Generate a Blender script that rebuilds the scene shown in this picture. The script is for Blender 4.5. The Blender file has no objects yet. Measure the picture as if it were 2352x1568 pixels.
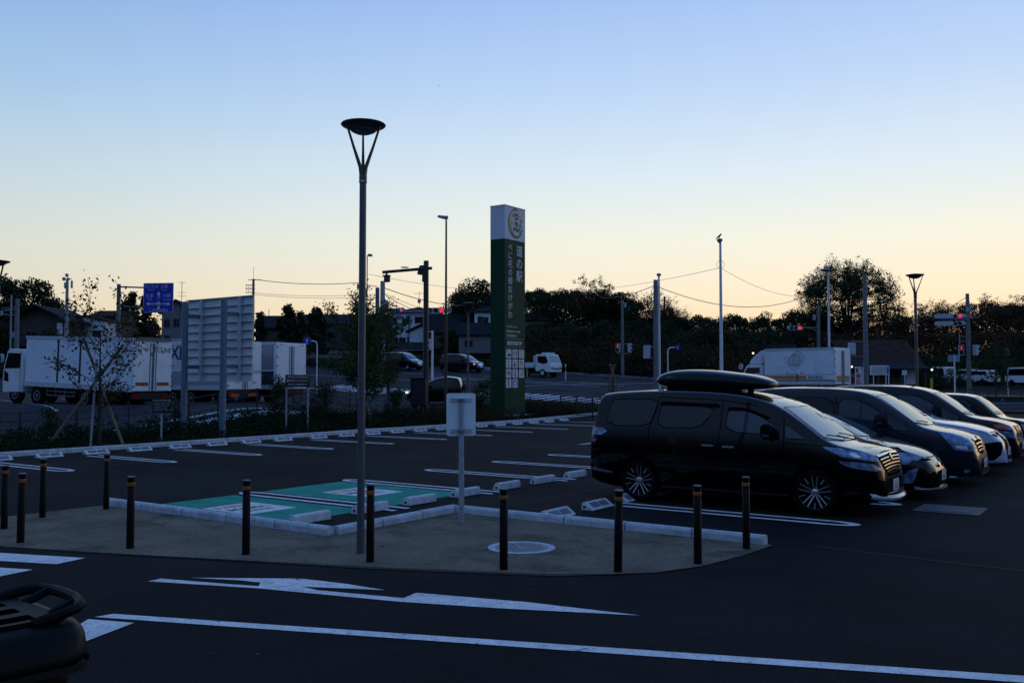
import bpy, bmesh, math, random
import numpy as np
from mathutils import Vector, Matrix, Euler
from mathutils.bvhtree import BVHTree
from mathutils.geometry import delaunay_2d_cdt
R = math.radians
PI = math.pi
S = bpy.context.scene
C = S.collection
# ---------------------------------------------------------------- camera
# lot axes: x runs along the parked cars, y across the stalls; the camera looks diagonally over them
FX, FY, BX, BY = 0.82002, -0.57233, 0.57233, 0.82002
CAMZ = 2.0
cam_d = bpy.data.cameras.new('camera')
cam_d.sensor_width = 36.0
cam_d.lens = 36.0 * 2112 / 2352
cam_d.clip_end = 6000
cam_d.clip_start = 0.05
cam = bpy.data.objects.new('camera', cam_d)
C.objects.link(cam)
cam.location = (0, 0, CAMZ)
YAW = math.atan2(BX, FX)
cam.rotation_euler = (R(90 + 2.386), 0, YAW)
S.camera = cam
# ---------------------------------------------------------------- world, sun, exposure
SUN_AZ = YAW + PI / 2 - R(27)          # math angle of the horizontal direction towards the glow
SUN_EL = R(1.0)
w = bpy.data.worlds.new('World')
S.world = w
w.use_nodes = True
nt = w.node_tree
nt.nodes.clear()
N = nt.nodes.new
LK = nt.links.new
out = N('ShaderNodeOutputWorld')
bg = N('ShaderNodeBackground')
LK(bg.outputs[0], out.inputs[0])
tc = N('ShaderNodeTexCoord')
sep = N('ShaderNodeSeparateXYZ')
LK(tc.outputs['Generated'], sep.inputs[0])


def srgb(r, g, b):
    f = lambda v: (v / 255 / 12.92) if v <= 10 else ((v / 255 + 0.055) / 1.055) ** 2.4
    return (f(r), f(g), f(b), 1)


def ramp(stops, src):
    n = N('ShaderNodeValToRGB')
    e = n.color_ramp.elements
    for i, (p, c) in enumerate(stops):
        if i < 2:
            el = e[i]
            el.position = p
        else:
            el = e.new(p)
        el.color = c
    LK(src, n.inputs[0])
    return n.outputs[0]


mr = N('ShaderNodeMath')
mr.operation = 'MULTIPLY'
mr.inputs[1].default_value = 1.0
LK(sep.outputs['Z'], mr.inputs[0])
EL = mr.outputs[0]
WEST = ramp([(0.0, srgb(250, 200, 146)), (0.045, srgb(252, 220, 174)), (0.09, srgb(252, 236, 206)), (0.15, srgb(242, 243, 228)),
             (0.22, srgb(219, 235, 246)), (0.30, srgb(192, 217, 248)), (0.40, srgb(164, 194, 246)), (0.62, srgb(104, 150, 224)), (1.0, srgb(82, 128, 204))], EL)
SIDE = ramp([(0.0, srgb(232, 198, 156)), (0.06, srgb(230, 213, 183)), (0.13, srgb(214, 219, 210)), (0.20, srgb(192, 213, 224)),
             (0.28, srgb(164, 197, 230)), (0.40, srgb(130, 168, 226)), (0.62, srgb(94, 140, 214)), (1.0, srgb(82, 128, 204))], EL)
EAST = ramp([(0.0, srgb(20, 27, 42)), (0.10, srgb(46, 58, 84)), (0.2, srgb(94, 120, 164)), (0.35, srgb(124, 160, 214)),
             (0.7, srgb(104, 146, 212)), (1.0, srgb(82, 128, 204))], EL)
dt = N('ShaderNodeVectorMath')
dt.operation = 'DOT_PRODUCT'
LK(tc.outputs['Generated'], dt.inputs[0])
dt.inputs[1].default_value = (math.cos(SUN_AZ), math.sin(SUN_AZ), 0)


def mixc(a, b, fac):
    m = N('ShaderNodeMix')
    m.data_type = 'RGBA'
    LK(fac, m.inputs['Factor'])
    LK(a, m.inputs['A'])
    LK(b, m.inputs['B'])
    return m.outputs['Result']


def mrange(src, a, b, interp='SMOOTHSTEP'):
    m = N('ShaderNodeMapRange')
    m.interpolation_type = interp
    m.inputs['From Min'].default_value = a
    m.inputs['From Max'].default_value = b
    LK(src, m.inputs['Value'])
    return m.outputs[0]


c1 = mixc(SIDE, WEST, mrange(dt.outputs['Value'], 0.42, 1.0))
c2 = mixc(EAST, c1, mrange(dt.outputs['Value'], -0.35, 0.55))
sky = N('ShaderNodeTexSky')
sky.sky_type = 'NISHITA'
sky.sun_disc = False
sky.sun_elevation = SUN_EL
sky.sun_rotation = PI / 2 - SUN_AZ
sky.altitude = 0
m1 = N('ShaderNodeMix')
m1.data_type = 'RGBA'
m1.blend_type = 'ADD'
m1.inputs['Factor'].default_value = 0.006
LK(c2, m1.inputs['A'])
LK(sky.outputs[0], m1.inputs['B'])
LK(m1.outputs['Result'], bg.inputs['Color'])
bg.inputs['Strength'].default_value = 1.0
sl = bpy.data.lights.new('sun', 'SUN')
sl.energy = 0.12
sl.angle = R(6)
sl.color = (1.0, 0.66, 0.40)
so = bpy.data.objects.new('sun', sl)
C.objects.link(so)
so.rotation_euler = Vector((math.cos(SUN_AZ) * math.cos(SUN_EL), math.sin(SUN_AZ) * math.cos(SUN_EL), math.sin(SUN_EL))).to_track_quat('Z', 'Y').to_euler()
S.view_settings.view_transform = 'Standard'
S.view_settings.look = 'None'
S.view_settings.exposure = 0.0
S.view_settings.gamma = 1.0
S.cycles.max_bounces = 6
S.cycles.transparent_max_bounces = 6


# ---------------------------------------------------------------- materials
def mat(name, col, rough=0.6, metal=0.0, var=0.12, scale=3.0, bump=0.0, emit=0.0, spec=0.5, ior=1.5, coat=0.0, fine=None, detail=5, two=None):
    m = bpy.data.materials.get(name)
    if m:
        return m
    m = bpy.data.materials.new(name)
    m.use_nodes = True
    t = m.node_tree
    p = t.nodes['Principled BSDF']
    p.inputs['Base Color'].default_value = (*col, 1)
    p.inputs['Roughness'].default_value = rough
    p.inputs['Metallic'].default_value = metal
    p.inputs['IOR'].default_value = ior
    p.inputs['Specular IOR Level'].default_value = spec
    if coat:
        p.inputs['Coat Weight'].default_value = coat
        p.inputs['Coat Roughness'].default_value = 0.02
        p.inputs['Coat IOR'].default_value = 1.33
    if emit:
        p.inputs['Emission Color'].default_value = (*col, 1)
        p.inputs['Emission Strength'].default_value = emit
    if var or bump:
        tcn = t.nodes.new('ShaderNodeTexCoord')
        nz = t.nodes.new('ShaderNodeTexNoise')
        nz.inputs['Scale'].default_value = scale
        nz.inputs['Detail'].default_value = detail
        nz.inputs['Roughness'].default_value = 0.6
        t.links.new(tcn.outputs['Object'], nz.inputs['Vector'])
        if var:
            rp = t.nodes.new('ShaderNodeValToRGB')
            a, b = rp.color_ramp.elements
            a.position = 0.3
            b.position = 0.72
            lo = tuple(max(0, c * (1 - var)) for c in col)
            hi = two if two else tuple(min(1, c * (1 + var)) for c in col)
            a.color = (*lo, 1)
            b.color = (*hi, 1)
            t.links.new(nz.outputs['Fac'], rp.inputs[0])
            last = rp.outputs[0]
            if fine:
                nf = t.nodes.new('ShaderNodeTexNoise')
                nf.inputs['Scale'].default_value = fine[0]
                nf.inputs['Detail'].default_value = 3
                t.links.new(tcn.outputs['Object'], nf.inputs['Vector'])
                mm = t.nodes.new('ShaderNodeMapRange')
                mm.inputs['From Min'].default_value = 0.3
                mm.inputs['From Max'].default_value = 0.7
                mm.inputs['To Min'].default_value = 1 - fine[1]
                mm.inputs['To Max'].default_value = 1 + fine[1]
                t.links.new(nf.outputs['Fac'], mm.inputs['Value'])
                mu = t.nodes.new('ShaderNodeMix')
                mu.data_type = 'RGBA'
                mu.blend_type = 'MULTIPLY'
                mu.inputs['Factor'].default_value = 1
                t.links.new(last, mu.inputs['A'])
                t.links.new(mm.outputs[0], mu.inputs['B'])
                last = mu.outputs['Result']
            t.links.new(last, p.inputs['Base Color'])
        if bump:
            bn = t.nodes.new('ShaderNodeBump')
            bn.inputs['Strength'].default_value = bump
            bn.inputs['Distance'].default_value = 0.02
            t.links.new(nz.outputs['Fac'], bn.inputs['Height'])
            t.links.new(bn.outputs[0], p.inputs['Normal'])
    return m


M = {
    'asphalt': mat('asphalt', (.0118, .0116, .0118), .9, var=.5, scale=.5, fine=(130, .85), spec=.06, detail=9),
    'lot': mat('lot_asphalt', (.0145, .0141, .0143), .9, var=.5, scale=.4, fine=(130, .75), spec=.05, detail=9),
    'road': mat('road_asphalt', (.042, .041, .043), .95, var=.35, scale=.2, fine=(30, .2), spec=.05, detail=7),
    'concrete_slab': mat('concrete_slab', (.170, .134, .095), .95, var=.24, scale=1.3, fine=(34, .25), spec=.05, detail=9),
    'slab_edge': mat('slab_edge', (.03, .024, .018), .9, var=.3),
    'kerb': mat('kerb_stone', (.44, .46, .48), .9, var=.28, scale=6, bump=.2, fine=(60, .25)),
    'stop': mat('wheel_stop_concrete', (.54, .54, .55), .75, var=.25, scale=9, fine=(70, .25)),
    'grate_rim': mat('grate_rim', (.045, .047, .05), .7, var=.3, scale=12),
    'grate_bar': mat('grate_bar', (.10, .11, .13), .5, var=.2, scale=12),
    'stop_plate': mat('wheel_stop_plate', (.14, .15, .16), .5, var=.3, scale=30),
    'paint': mat('road_paint', (.66, .63, .60), .8, var=.22, scale=5, fine=(55, .25), detail=8),
    'paint_old': mat('worn_paint', (.38, .36, .34), .8, var=.45, scale=3, fine=(20, .4), detail=8),
    'green': mat('green_coating', (.004, .25, .165), .9, var=.3, scale=2.2, fine=(40, .35), spec=.2, detail=8),
    'soil': mat('soil', (.018, .014, .009), .95, var=.4, scale=2, spec=.1),
    'grass_dry': mat('dry_grass', (.16, .115, .05), .95, var=.4, scale=1.2, spec=.1, fine=(12, .4)),
    'black': mat('black_steel', (.006, .006, .006), .45, var=.2),
    'bollard': mat('bollard_black', (.0025, .0025, .003), .4, var=0, spec=.12),
    'amber': mat('amber_reflector', (.26, .08, .009), .4, var=.15, scale=60),
    'white': mat('white_paint_metal', (.70, .70, .72), .5, var=.08, scale=2),
    'whitebox': mat('white_panel', (.74, .78, .82), .5, var=.08, scale=1.3, fine=(9, .03)),
    'alu': mat('aluminium', (.50, .52, .54), .5, var=.12, scale=5),
    'galv': mat('galvanised_steel', (.26, .30, .34), .5, metal=.0, var=.25, scale=14),
    'galv_p': mat('sign_post_steel', (.11, .155, .20), .45, var=.2, scale=8),
    'galv_d': mat('dull_steel', (.10, .12, .14), .5, metal=.0, var=.2, scale=10),
    'lamp_post': mat('lamp_post_paint', (.085, .088, .098), .4, metal=.25, var=.1, scale=8, spec=.5),
    'lamp_dark': mat('lamp_dark', (.02, .02, .024), .4, var=.1),
    'diffuser': mat('lamp_diffuser', (.10, .10, .11), .2, var=.1, spec=.6),
    'conc_pole': mat('concrete_pole', (.16, .165, .17), .8, var=.2, scale=3),
    'board': mat('dark_board', (.012, .009, .008), .45, var=.1),
    'letter': mat('letter_white', (.58, .59, .62), .6, var=0),
    'navy': mat('letter_navy', (.012, .025, .09), .5, var=0),
    'pyl_w': mat('pylon_white', (.62, .63, .66), .6, var=.06, scale=1),
    'pyl_g': mat('pylon_green', (.011, .050, .024), .55, var=.15, scale=1, spec=.12),
    'pyl_line': mat('pylon_line', (.45, .42, .34), .5, var=0),
    'sgreen': mat('emblem_green', (.03, .09, .05), .5, var=0),
    'sred': mat('emblem_orange', (.62, .14, .05), .5, var=0),
    'syel': mat('emblem_yellow', (.68, .34, .03), .5, var=0),
    'sblue': mat('sign_blue', (.005, .022, .36), .4, var=.05),
    'sblue2': mat('icon_blue', (.04, .15, .60), .4, var=.05),
    'red_lit': mat('red_signal_lit', (1.0, .02, .03), .4, var=0, emit=1.1),
    'bulb': mat('lit_bulb', (1.0, .85, .65), .4, var=0, emit=1.4),
    'headlit': mat('lit_headlamp', (1.0, .92, .8), .4, var=0, emit=1.2),
    'lens_dark': mat('lens_dark', (.012, .012, .014), .25, var=0),
    'sig': mat('signal_housing', (.42, .47, .54), .5, var=.1),
    'bark': mat('bark', (.030, .024, .018), .9, var=.35, scale=8, bump=.4),
    'stake': mat('wooden_stake', (.17, .12, .08), .9, var=.3, scale=9),
    'leaf_d': mat('leaf_dark', (.026, .038, .015), .8, var=.45, scale=.35, spec=.15),
    'leaf_m': mat('leaf_mid', (.040, .056, .018), .75, var=.45, scale=.6, spec=.15),
    'leaf_g': mat('leaf_green', (.055, .075, .022), .75, var=.45, scale=2, spec=.15),
    'leaf_a': mat('leaf_autumn', (.062, .034, .016), .8, var=.5, scale=.5, spec=.15),
    'leaf_b': mat('leaf_brown', (.055, .045, .018), .8, var=.4, scale=3, spec=.15),
    'hedge': mat('hedge_leaf', (.014, .022, .008), .8, var=.5, scale=1.5, spec=.1),
    'weed': mat('weed_brown', (.050, .034, .016), .9, var=.4, scale=2, spec=.1),
    'wire': mat('wire', (.012, .012, .014), .6, var=0),
    'glass': mat('car_glass', (.003, .004, .006), .02, var=0, spec=.5, ior=1.45),
    'glass2': mat('front_door_glass', (.022, .040, .060), .03, var=.5, scale=2.2, spec=.5, ior=1.5),
    'wshield': mat('windscreen_glass', (.050, .072, .092), .03, var=0, spec=.5, ior=2.5),
    'chrome': mat('chrome', (.60, .60, .62), .12, metal=1, var=0),
    'satin': mat('machined_alloy', (.55, .55, .57), .25, metal=.9, var=0),
    'tyre': mat('tyre', (.0035, .0035, .0035), .9, var=.2, scale=20, spec=.1),
    'dplastic': mat('dark_plastic', (.004, .004, .005), .8, var=0, spec=.02),
    'hlamp': mat('headlamp_glass', (.15, .23, .36), .08, metal=.25, var=.8, scale=11, ior=1.6),
    'amberl': mat('amber_lens', (.55, .10, .015), .15, var=.2, scale=20),
    'redl': mat('tail_lens', (.25, .01, .012), .12, var=.2, scale=20),
    'seam': mat('panel_gap', (.001, .001, .001), .9, var=0, spec=0),
    'plate': mat('number_plate', (.62, .66, .70), .5, var=.05),
    'plate_t': mat('plate_ink', (.01, .05, .07), .5, var=0),
    'roof_d': mat('roof_tile_dark', (.022, .022, .027), .9, var=.3, scale=4, spec=.1),
    'roof_b': mat('roof_tin_brown', (.050, .032, .024), .9, var=.35, scale=2, spec=.05),
    'wall_w': mat('render_white', (.62, .66, .68), .8, var=.1, scale=1),
    'wall_c': mat('render_cream', (.18, .165, .14), .8, var=.12, scale=1),
    'wall_g': mat('render_grey', (.15, .155, .16), .8, var=.15, scale=1),
    'wood_w': mat('timber_wall', (.06, .05, .042), .85, var=.35, scale=3),
    'win': mat('window_glass', (.01, .012, .016), .08, var=0),
    'wframe': mat('window_frame', (.08, .08, .09), .5, var=0),
    'skin': mat('skin', (.35, .2, .14), .7, var=0),
    'maroon': mat('maroon_coat', (.05, .008, .012), .9, var=.3, scale=8),
    'bird': mat('bird_black', (.004, .004, .005), .5, var=0),
    'orange': mat('stripe_orange', (.55, .17, .012), .5, var=0),
    'gstripe': mat('stripe_green', (.01, .12, .05), .5, var=0),
    'underbody': mat('underbody', (.010, .010, .011), .8, var=.2),
    'yellow': mat('yellow_marker', (.42, .40, .02), .6, var=0),
    'case': mat('case_plastic', (.003, .003, .0035), .55, var=.15, scale=30, spec=.08),
    'case_g': mat('case_grey', (.0045, .0045, .0045), .45, var=.15, scale=20, spec=.10),
    'wallblock': mat('block_wall', (.05, .05, .052), .9, var=.3, scale=2),
}


def chips(m, dark, scale, lo, hi):
    """small worn-through flecks"""
    t = m.node_tree
    p = t.nodes['Principled BSDF']
    src = p.inputs['Base Color'].links[0].from_socket
    tcn = t.nodes.new('ShaderNodeTexCoord')
    nz = t.nodes.new('ShaderNodeTexNoise')
    nz.inputs['Scale'].default_value = scale
    nz.inputs['Detail'].default_value = 8
    nz.inputs['Roughness'].default_value = .72
    t.links.new(tcn.outputs['Object'], nz.inputs['Vector'])
    mr_ = t.nodes.new('ShaderNodeMapRange')
    mr_.inputs['From Min'].default_value = lo
    mr_.inputs['From Max'].default_value = hi
    t.links.new(nz.outputs['Fac'], mr_.inputs['Value'])
    mx_ = t.nodes.new('ShaderNodeMix')
    mx_.data_type = 'RGBA'
    mx_.inputs['A'].default_value = (*dark, 1)
    t.links.new(mr_.outputs[0], mx_.inputs['Factor'])
    t.links.new(src, mx_.inputs['B'])
    t.links.new(mx_.outputs['Result'], p.inputs['Base Color'])


chips(M['paint'], (.05, .05, .05), 9, .34, .42)
chips(M['green'], (.012, .06, .045), 5, .32, .38)
chips(M['kerb'], (.14, .14, .14), 4, .30, .40)
chips(M['concrete_slab'], (.075, .058, .042), .9, .34, .50)
chips(M['asphalt'], (.030, .029, .028), 1.1, .28, .36)
chips(M['whitebox'], (.60, .63, .67), 1.2, .28, .46)
M['wshield'].node_tree.nodes['Principled BSDF'].inputs['Specular Tint'].default_value = (.70, .88, 1.0, 1)


def paint(name, col, rough=.16, metal=.0, coat=.7):
    return mat(name, col, rough, metal=metal, var=0, coat=min(1, coat + .2), spec=.08)


# ---------------------------------------------------------------- terrain and pixel helpers
_ry = [0, 44, 50, 60, 70, 80, 90, 100, 110, 130, 200, 6000]
_rz = [0, 0, .15, .6, 1.3, 2.0, 2.7, 3.6, 4.6, 6.3, 8.0, 8.0]
_ku = [-9, .05, .15, .28, .4, 9]
_kz = [1, 1, .92, .62, .5, .5]


def sm(x, a, b):
    t = min(1, max(0, (x - a) / (b - a)))
    return t * t * (3 - 2 * t)


def tocam(a, b):
    return a * FX + b * BX, a * FY + b * BY


def toab(x, y):
    return x * FX + y * FY, x * BX + y * BY


def T(a, b):
    x, y = tocam(a, b)
    if y < 20:
        return 0.0
    u = x / y
    z = float(np.interp(y, _ry, _rz)) * float(np.interp(u, _ku, _kz))
    pl = .85 * sm(y, 33, 41) * (1 - sm(u, -.3, -.12))
    return max(z, pl)


def PX(px, d):
    """ground point seen at picture column px, d metres ahead"""
    return toab((px - 1176) / 2112 * d, d)


def ZY(py, d):
    return CAMZ + (872 - py) / 2112 * d


def at(px, d, sink=0.0):
    a, b = PX(px, d)
    return (a, b, T(a, b) - sink)


# ---------------------------------------------------------------- object helpers
def tag(o, label=None, cat=None, group=None, kind=None):
    if label: o['label'] = label
    if cat: o['category'] = cat
    if group: o['group'] = group
    if kind: o['kind'] = kind
    return o


def thing(name, label, cat, loc=(0, 0, 0), rotz=0.0, group=None):
    o = bpy.data.objects.new(name, None)
    C.objects.link(o)
    o.empty_display_size = .2
    o.location = loc
    o.rotation_euler = (0, 0, rotz)
    return tag(o, label, cat, group)


class MB:
    def __init__(s):
        s.v = []
        s.f = []
        s.mi = []
        s.cur = 0

    def face(s, idx):
        s.f.append(tuple(idx))
        s.mi.append(s.cur)

    def box(s, x0, y0, z0, x1, y1, z1, mtx=None, tx=0, ty=0):
        """box; tx, ty shrink the top on each side"""
        n = len(s.v)
        vs = [(x0, y0, z0), (x1, y0, z0), (x1, y1, z0), (x0, y1, z0), (x0 + tx, y0 + ty, z1), (x1 - tx, y0 + ty, z1), (x1 - tx, y1 - ty, z1), (x0 + tx, y1 - ty, z1)]
        if mtx: vs = [tuple(mtx @ Vector(v)) for v in vs]
        s.v += vs
        for q in ((0, 3, 2, 1), (4, 5, 6, 7), (0, 1, 5, 4), (1, 2, 6, 5), (2, 3, 7, 6), (3, 0, 4, 7)):
            s.face([n + i for i in q])
        return s

    def tube(s, pts, rad, seg=8, cap=True):
        pts = [Vector(p) for p in pts]
        if not hasattr(rad, '__len__'): rad = [rad] * len(pts)
        n0 = len(s.v)
        t = (pts[1] - pts[0]).normalized()
        up = Vector((0, 0, 1)) if abs(t.z) < .9 else Vector((1, 0, 0))
        u = t.cross(up).normalized()
        for i, p in enumerate(pts):
            if i == 0: t = pts[1] - pts[0]
            elif i == len(pts) - 1: t = pts[-1] - pts[-2]
            else: t = (pts[i + 1] - pts[i]).normalized() + (pts[i] - pts[i - 1]).normalized()
            t.normalize()
            u = (u - t * u.dot(t)).normalized()
            w_ = t.cross(u)
            for k in range(seg):
                a = 2 * PI * k / seg
                s.v.append(tuple(p + (u * math.cos(a) + w_ * math.sin(a)) * rad[i]))
        for i in range(len(pts) - 1):
            for k in range(seg):
                k2 = (k + 1) % seg
                s.face([n0 + i * seg + k, n0 + i * seg + k2, n0 + (i + 1) * seg + k2, n0 + (i + 1) * seg + k])
        if cap:
            s.face([n0 + k for k in range(seg)][::-1])
            s.face([n0 + (len(pts) - 1) * seg + k for k in range(seg)])
        return s

    def lathe(s, prof, seg=24, c=(0, 0, 0), axis='z', cap=True):
        n0 = len(s.v)
        for r, z in prof:
            for k in range(seg):
                a = 2 * PI * k / seg
                p = (r * math.cos(a), r * math.sin(a), z)
                if axis == 'y': p = (p[0], p[2], p[1])
                if axis == 'x': p = (p[2], p[0], p[1])
                s.v.append((p[0] + c[0], p[1] + c[1], p[2] + c[2]))
        for i in range(len(prof) - 1):
            for k in range(seg):
                k2 = (k + 1) % seg
                q = [n0 + i * seg + k, n0 + i * seg + k2, n0 + (i + 1) * seg + k2, n0 + (i + 1) * seg + k]
                if axis == 'y': q = q[::-1]
                s.face(q)
        if not cap: return s
        if prof[0][0] > 1e-4: s.face([n0 + k for k in range(seg)][::(-1 if axis != 'y' else 1)])
        if prof[-1][0] > 1e-4: s.face([n0 + (len(prof) - 1) * seg + k for k in range(seg)][::(1 if axis != 'y' else -1)])
        return s

    def prism(s, poly, h0, h1, plane='xy'):
        """extrude a 2-D polygon; plane gives its two axes, the third runs h0..h1"""
        n = len(poly)
        n0 = len(s.v)
        for h in (h0, h1):
            for (p, q) in poly:
                s.v.append({'xy': (p, q, h), 'xz': (p, h, q), 'yz': (h, p, q)}[plane])
        s.face([n0 + i for i in range(n)][::-1])
        s.face([n0 + n + i for i in range(n)])
        for i in range(n):
            j = (i + 1) % n
            s.face([n0 + i, n0 + j, n0 + n + j, n0 + n + i])
        return s

    def quad(s, a, b, c, d):
        n = len(s.v)
        s.v += [tuple(a), tuple(b), tuple(c), tuple(d)]
        s.face([n, n + 1, n + 2, n + 3])
        return s

    def build(s, name, m, parent=None, smooth=False, bevel=0, loc=None, rot=None, fix=True):
        me = bpy.data.meshes.new(name)
        me.from_pydata(s.v, [], s.f)
        ms = m if isinstance(m, (list, tuple)) else [m]
        for q in ms: me.materials.append(q)
        if len(ms) > 1:
            for i, p in enumerate(me.polygons): p.material_index = s.mi[i]
        if fix:
            bm = bmesh.new()
            bm.from_mesh(me)
            bmesh.ops.recalc_face_normals(bm, faces=bm.faces)
            if bevel:
                bmesh.ops.bevel(bm, geom=[e for e in bm.edges if len(e.link_faces) == 2 and e.calc_face_angle(0) > .5], offset=bevel, segments=2, affect='EDGES', clamp_overlap=True)
            bm.to_mesh(me)
            bm.free()
        if smooth:
            me.polygons.foreach_set('use_smooth', [True] * len(me.polygons))
            if smooth != 2:
                me.set_sharp_from_angle(angle=R(40))
        o = bpy.data.objects.new(name, me)
        C.objects.link(o)
        if parent: o.parent = parent
        if loc: o.location = loc
        if rot: o.rotation_euler = rot
        return o


def box(x0, y0, z0, x1, y1, z1, name, m, parent=None, bevel=0, **k):
    return MB().box(x0, y0, z0, x1, y1, z1).build(name, m, parent, bevel=bevel, **k)


def tube(pts, r, name, m, parent=None, seg=8, **k):
    return MB().tube(pts, r, seg).build(name, m, parent, smooth=True, **k)


def copy_tree(o, parent=None, **kw):
    c = o.copy()
    C.objects.link(c)
    c.parent = parent
    for ch in [q for q in o.children]:
        copy_tree(ch, c)
    return c


def text(s, size, name, m, parent, origin, xdir, ydir, align='LEFT', sx=1.0, th=0.0, vertical=None, bold=0.0):
    """lettering as mesh lying in the plane of xdir, ydir; offset by th along the normal"""
    X = Vector(xdir).normalized()
    Y = Vector(ydir).normalized()
    Z = X.cross(Y)
    vs = []
    fs = []
    rows = list(vertical) if vertical else [s]
    for i, row in enumerate(rows):
        cu = bpy.data.curves.new('t', 'FONT')
        cu.body = row
        cu.size = size
        cu.align_x = 'CENTER' if vertical else align
        cu.resolution_u = 2
        cu.offset = bold * size
        ob = bpy.data.objects.new('t', cu)
        C.objects.link(ob)
        dg = bpy.context.evaluated_depsgraph_get()
        me = bpy.data.meshes.new_from_object(ob.evaluated_get(dg))
        n0 = len(vs)
        for v in me.vertices:
            p = Vector(origin) + X * (v.co.x * sx) + Y * (v.co.y - (size * 1.02 * i if vertical else 0)) + Z * th
            vs.append(tuple(p))
        for f in me.polygons: fs.append([n0 + q for q in f.vertices])
        bpy.data.objects.remove(ob)
        bpy.data.curves.remove(cu)
        bpy.data.meshes.remove(me)
    me = bpy.data.meshes.new(name)
    me.from_pydata(vs, [], fs)
    me.materials.append(m)
    o = bpy.data.objects.new(name, me)
    C.objects.link(o)
    o.parent = parent
    return o


def leafmesh(name, cen, size, m, rng, squash=1.0, parent=None, extra=None):
    """many small bent leaves: cen (n,3) centres, size scalar or (n,)"""
    n = len(cen)
    a = rng.normal(size=(n, 3))
    a /= np.linalg.norm(a, axis=1)[:, None]
    b = np.cross(a, rng.normal(size=(n, 3)))
    b /= np.linalg.norm(b, axis=1)[:, None]
    sz = (np.ones(n) * size)[:, None] * rng.uniform(.6, 1.3, (n, 1))
    v = np.empty((n, 4, 3))
    v[:, 0] = cen - a * sz
    v[:, 1] = cen + b * sz * .5 * squash
    v[:, 2] = cen + a * sz
    v[:, 3] = cen - b * sz * .5 * squash
    me = bpy.data.meshes.new(name)
    me.vertices.add(n * 4)
    me.vertices.foreach_set('co', v.reshape(-1))
    me.loops.add(n * 4)
    me.loops.foreach_set('vertex_index', np.arange(n * 4, dtype=np.int32))
    me.polygons.add(n)
    me.polygons.foreach_set('loop_start', np.arange(0, n * 4, 4, dtype=np.int32))
    me.polygons.foreach_set('loop_total', np.full(n, 4, dtype=np.int32))
    me.materials.append(m)
    me.update()
    me.validate()
    o = bpy.data.objects.new(name, me)
    C.objects.link(o)
    if parent: o.parent = parent
    return o


ORD = 'first second third fourth fifth sixth seventh eighth ninth tenth eleventh twelfth thirteenth fourteenth fifteenth sixteenth seventeenth eighteenth nineteenth twentieth'.split()
# ================================================================ SETTING: ground, roads, markings
def sheet(name, a0, a1, b0, b1, step, dz, m, kind='structure', base=None):
    na = max(1, int(round((a1 - a0) / step)))
    nb = max(1, int(round((b1 - b0) / step)))
    mb = MB()
    for j in range(nb + 1):
        for i in range(na + 1):
            a = a0 + (a1 - a0) * i / na
            b = b0 + (b1 - b0) * j / nb
            mb.v.append((a, b, T(a, b) + dz))
    for j in range(nb):
        for i in range(na):
            n = j * (na + 1) + i
            mb.face([n, n + 1, n + na + 2, n + na + 1])
    o = mb.build(name, m, smooth=2, fix=False)
    return tag(o, kind=kind)


def ground():
    mb = MB()
    xs = [-1800, -700, -300, -160] + [i * 4 for i in range(-36, 37)] + [160, 300, 700, 1800]
    ys = [-400, -60] + [i * 3 for i in range(-8, 60)] + [200, 300, 600, 1500, 4000]
    for y in ys:
        for x in xs:
            a, b = toab(x, y)
            mb.v.append((a, b, T(a, b) - .05))
    n = len(xs)
    for j in range(len(ys) - 1):
        for i in range(n - 1):
            q = j * n + i
            mb.face([q, q + 1, q + n + 1, q + n])
    return tag(mb.build('ground', M['soil'], smooth=2, fix=False), kind='structure')


ground()
KA = -24.45      # far kerb
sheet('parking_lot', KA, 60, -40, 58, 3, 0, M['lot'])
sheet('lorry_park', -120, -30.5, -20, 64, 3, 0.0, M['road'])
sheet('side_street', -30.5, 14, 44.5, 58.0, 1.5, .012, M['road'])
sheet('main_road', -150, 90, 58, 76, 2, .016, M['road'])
sheet('grass_verge', -150, 120, 76, 82, 2, .05, M['grass_dry'])


def flat(name, poly, z, m, label=None):
    mb = MB()
    mb.v = [(p[0], p[1], z) for p in poly]
    mb.face(range(len(poly)))
    o = mb.build(name, m, fix=False)
    return tag(o, kind='structure')


def stripT(name, pts, wd, m, dz=.02, step=1.5):
    """painted line following the terrain"""
    mb = MB()
    P = []
    for i in range(len(pts) - 1):
        p, q = Vector(pts[i]), Vector(pts[i + 1])
        k = max(1, int((q - p).length / step))
        for j in range(k): P.append(p.lerp(q, j / k))
    P.append(Vector(pts[-1]))
    for i, p in enumerate(P):
        t = (P[min(i + 1, len(P) - 1)] - P[max(i - 1, 0)]).normalized()
        nrm = Vector((-t.y, t.x)) * wd / 2
        for s_ in (1, -1):
            q = p + nrm * s_
            mb.v.append((q.x, q.y, T(q.x, q.y) + dz))
    for i in range(len(P) - 1):
        mb.face([2 * i, 2 * i + 1, 2 * i + 3, 2 * i + 2])
    return tag(mb.build(name, m, fix=False), kind='structure')


# driveway asphalt in front of the island is a separate, blacker course
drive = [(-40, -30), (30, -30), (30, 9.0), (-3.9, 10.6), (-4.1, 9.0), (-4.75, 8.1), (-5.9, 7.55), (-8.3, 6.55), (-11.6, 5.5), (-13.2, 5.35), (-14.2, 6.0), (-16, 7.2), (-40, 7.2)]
flat('driveway', drive, .004, M['asphalt'])

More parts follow.
